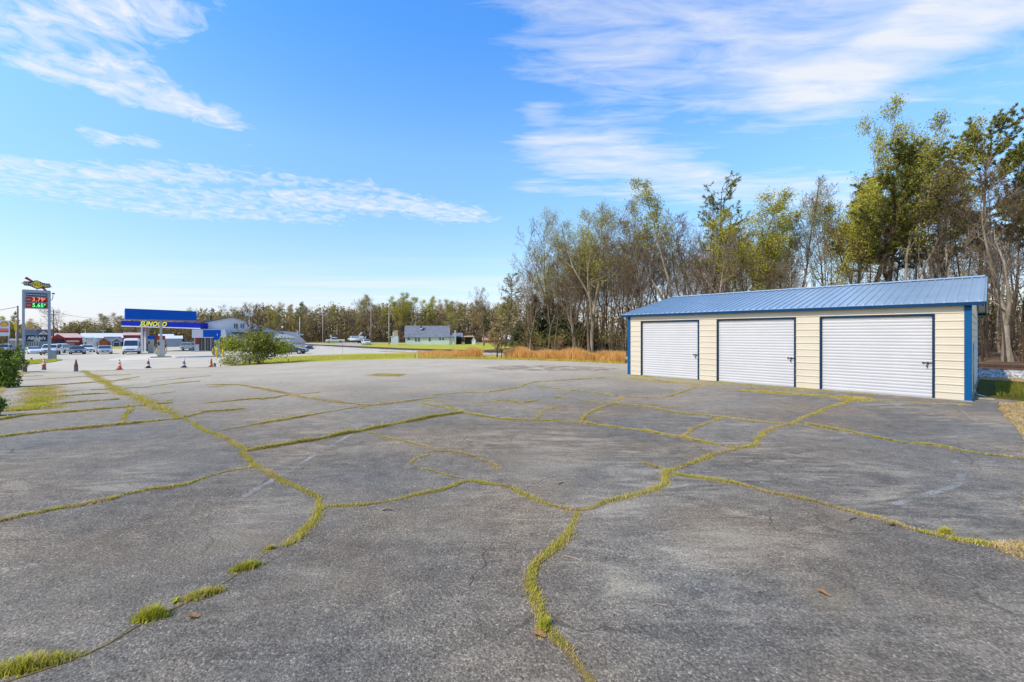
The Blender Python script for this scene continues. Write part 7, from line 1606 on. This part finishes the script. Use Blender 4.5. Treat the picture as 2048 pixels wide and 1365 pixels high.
L_h1 = leafm('hedge_dark', (.055, .095, .02), (.125, .19, .035), 2, .15); L_h2 = leafm('hedge_light', (.18, .26, .03), (.32, .40, .05), 2, .2); L_h3 = leafm('hedge_yellow', (.22, .26, .03), (.34, .36, .05), 2, .2)
q = G(16, 745); bush('hedge_shrub', q, 0, leafball(1, 1.0, hpx(49, q), 9000, .055, 3, (.62, .33, .05), lumps=14, bottom=.03), [L_h1, L_h2, L_h3], 'dark rounded evergreen shrub at the left edge, behind the lighter one', 'shrub')
q = G(2, 776); bush('hedge_shrub', q, 0, leafball(2, .52, hpx(62, q), 8000, .038, 3, (.48, .42, .10), lumps=12, bottom=.03), [L_h1, L_h2, L_h3], 'lighter green evergreen shrub cut by the left edge, nearest the lot', 'shrub')
q = G(-8, 832); bush('hedge_shrub', q, 0, leafball(3, .15, .42, 1500, .026, 3, (.5, .4, .1), lumps=7, bottom=.03), [L_h1, L_h2, L_h3], 'low green sprig of hedge at the left edge beside the grassy crack', 'shrub')
scatter(px((-10, 800), (4, 790), (18, 768), (32, 752), (60, 747), (40, 745), (20, 750), (4, 772), (-12, 790)), 2600, .09, .014, (1, 3, 7, 0), 'bank_straw', 'dry straw and weeds along the foot of the left hedge', 1.3)
L_b1 = leafm('bush_green', (.20, .22, .03), (.36, .36, .05), 1, .25); L_b2 = leafm('bush_dark', (.12, .13, .025), (.22, .22, .035), 1, .15); L_b3 = leafm('bush_blossom', (.42, .43, .26), (.60, .60, .44), 1, .2); L_b4 = leafm('bush_lime', (.38, .40, .03), (.52, .52, .06), 1, .25)
q = G(517, 728.5); W2 = wpx(112, q) / 2; H = hpx(72, q)
ba = leafball(11, W2 * .74, H * .92, 9000, .07, 4, (.50, .36, .02, .12), lumps=18, bottom=.02, D2=1.9)
B1 = bush('flowering_bush', q, yaw(q), ba, [L_b1, L_b2, L_b3, L_b4], 'big round green bush with pale blossom at its left, beyond the lot edge', 'bush')
fx = lambda u: wpx(u - 517, q); fz = lambda v: hpx(728.5 - v, q)
rng = np.random.default_rng(21); C = np.concatenate([np.array([fx(484), -.8, fz(713)]) + rng.normal(0, 1, (900, 3)) * np.array([.75, .6, .33]), np.array([fx(462), -.2, fz(722)]) + rng.normal(0, 1, (900, 3)) * np.array([.35, .4, .22])]); C = C[C[:, 2] > .04]
V, Q, M = cards(C, np.full(len(C), .07), 0, rng); mobj('blossom', np_mesh('blossom', V, Q, [L_b3, L_b1], rng.choice(2, len(C), p=(.38, .62))), B1)
C = np.concatenate([np.array([fx(464), .8, fz(690)]) + rng.normal(0, 1, (1500, 3)) * np.array([.45, .4, .34]), np.array([fx(560), .2, fz(696)]) + rng.normal(0, 1, (1700, 3)) * np.array([.55, .5, .36])])
V, Q, M = cards(C, np.full(len(C), .08), 0, rng); mobj('lime_growth', np_mesh('lime_growth', V, Q, [L_b4, L_b1], rng.choice(2, len(C), p=(.6, .4))), B1)
sap = Tree(810, H=5.4, r=.055, clear=.30, spread=.20, limbs=11, up=.35, fork=2, wig=.10, l2=5, l3=4, l4=2)
ms = sap.meshes('sapling', B_dark, B_twig, L_bud, 700, .035, .10)
q = G(513, 727.5); q.y += .3; s = hpx(727.5 - 607, q) / 5.4
place_tree('bare_sapling', ms, q, 1.0, (s * 1.25, s * 1.25, s), 'bare reddish sapling rising out of the big flowering bush', None, 'tree')
q2 = G(499, 726); s = hpx(100, q2) / 5.4
place_tree('bare_sapling', Tree(811, H=5.4, r=.04, clear=.35, spread=.22, limbs=9, up=.3, wig=.10, l2=5, l3=4, l4=2).meshes('sapling', B_dark, B_twig2, L_bud, 200, .03, .10), q2, 2.0, s, 'thin grey bare sapling left of the reddish one in the bush', None, 'tree')
sp2 = Tree(820, H=3.2, r=.075, clear=.22, spread=.42, limbs=12, up=.16, fork=1, wig=.14, l2=6, l3=5, l4=2).meshes('sapling', B_dark, B_twig, L_bud, 1700, .05, .12, None, L_tan, .3)
q = G(994, 716.5); s = hpx(62, q) / 3.2; place_tree('budding_sapling', sp2, q, .4, (s * 1.1, s * 1.1, s), 'small dark-stemmed sapling with rusty buds between the two bands of orange grass', None, 'tree')
q = G(1003, 716.8); s = hpx(45, q) / 3.2; place_tree('budding_sapling', sp2, q, 2.2, s, 'lower rusty sapling just right of the small dark-stemmed one', None, 'tree')
for u, v, h, lab in ((966, 714, 44, 'thin dry weed stalk at the right end of the left orange grass band'), (685, 712, 30, 'thin weed stalk in the lawn strip below the white pickup')):
    q = G(u, v); mb = MB(); H = hpx(h, q); mb.path([(0, 0, 0), (.03, 0, H * .5), (-.02, .02, H)], .012, 5); mb.path([(.03, 0, H * .5), (.25, 0, H * .8)], .008, 4); mb.path([(.0, 0, H * .65), (-.2, .03, H * .9)], .008, 4); tag(mb.build('weed_stalk', M_dl, None, q), lab, 'weed')
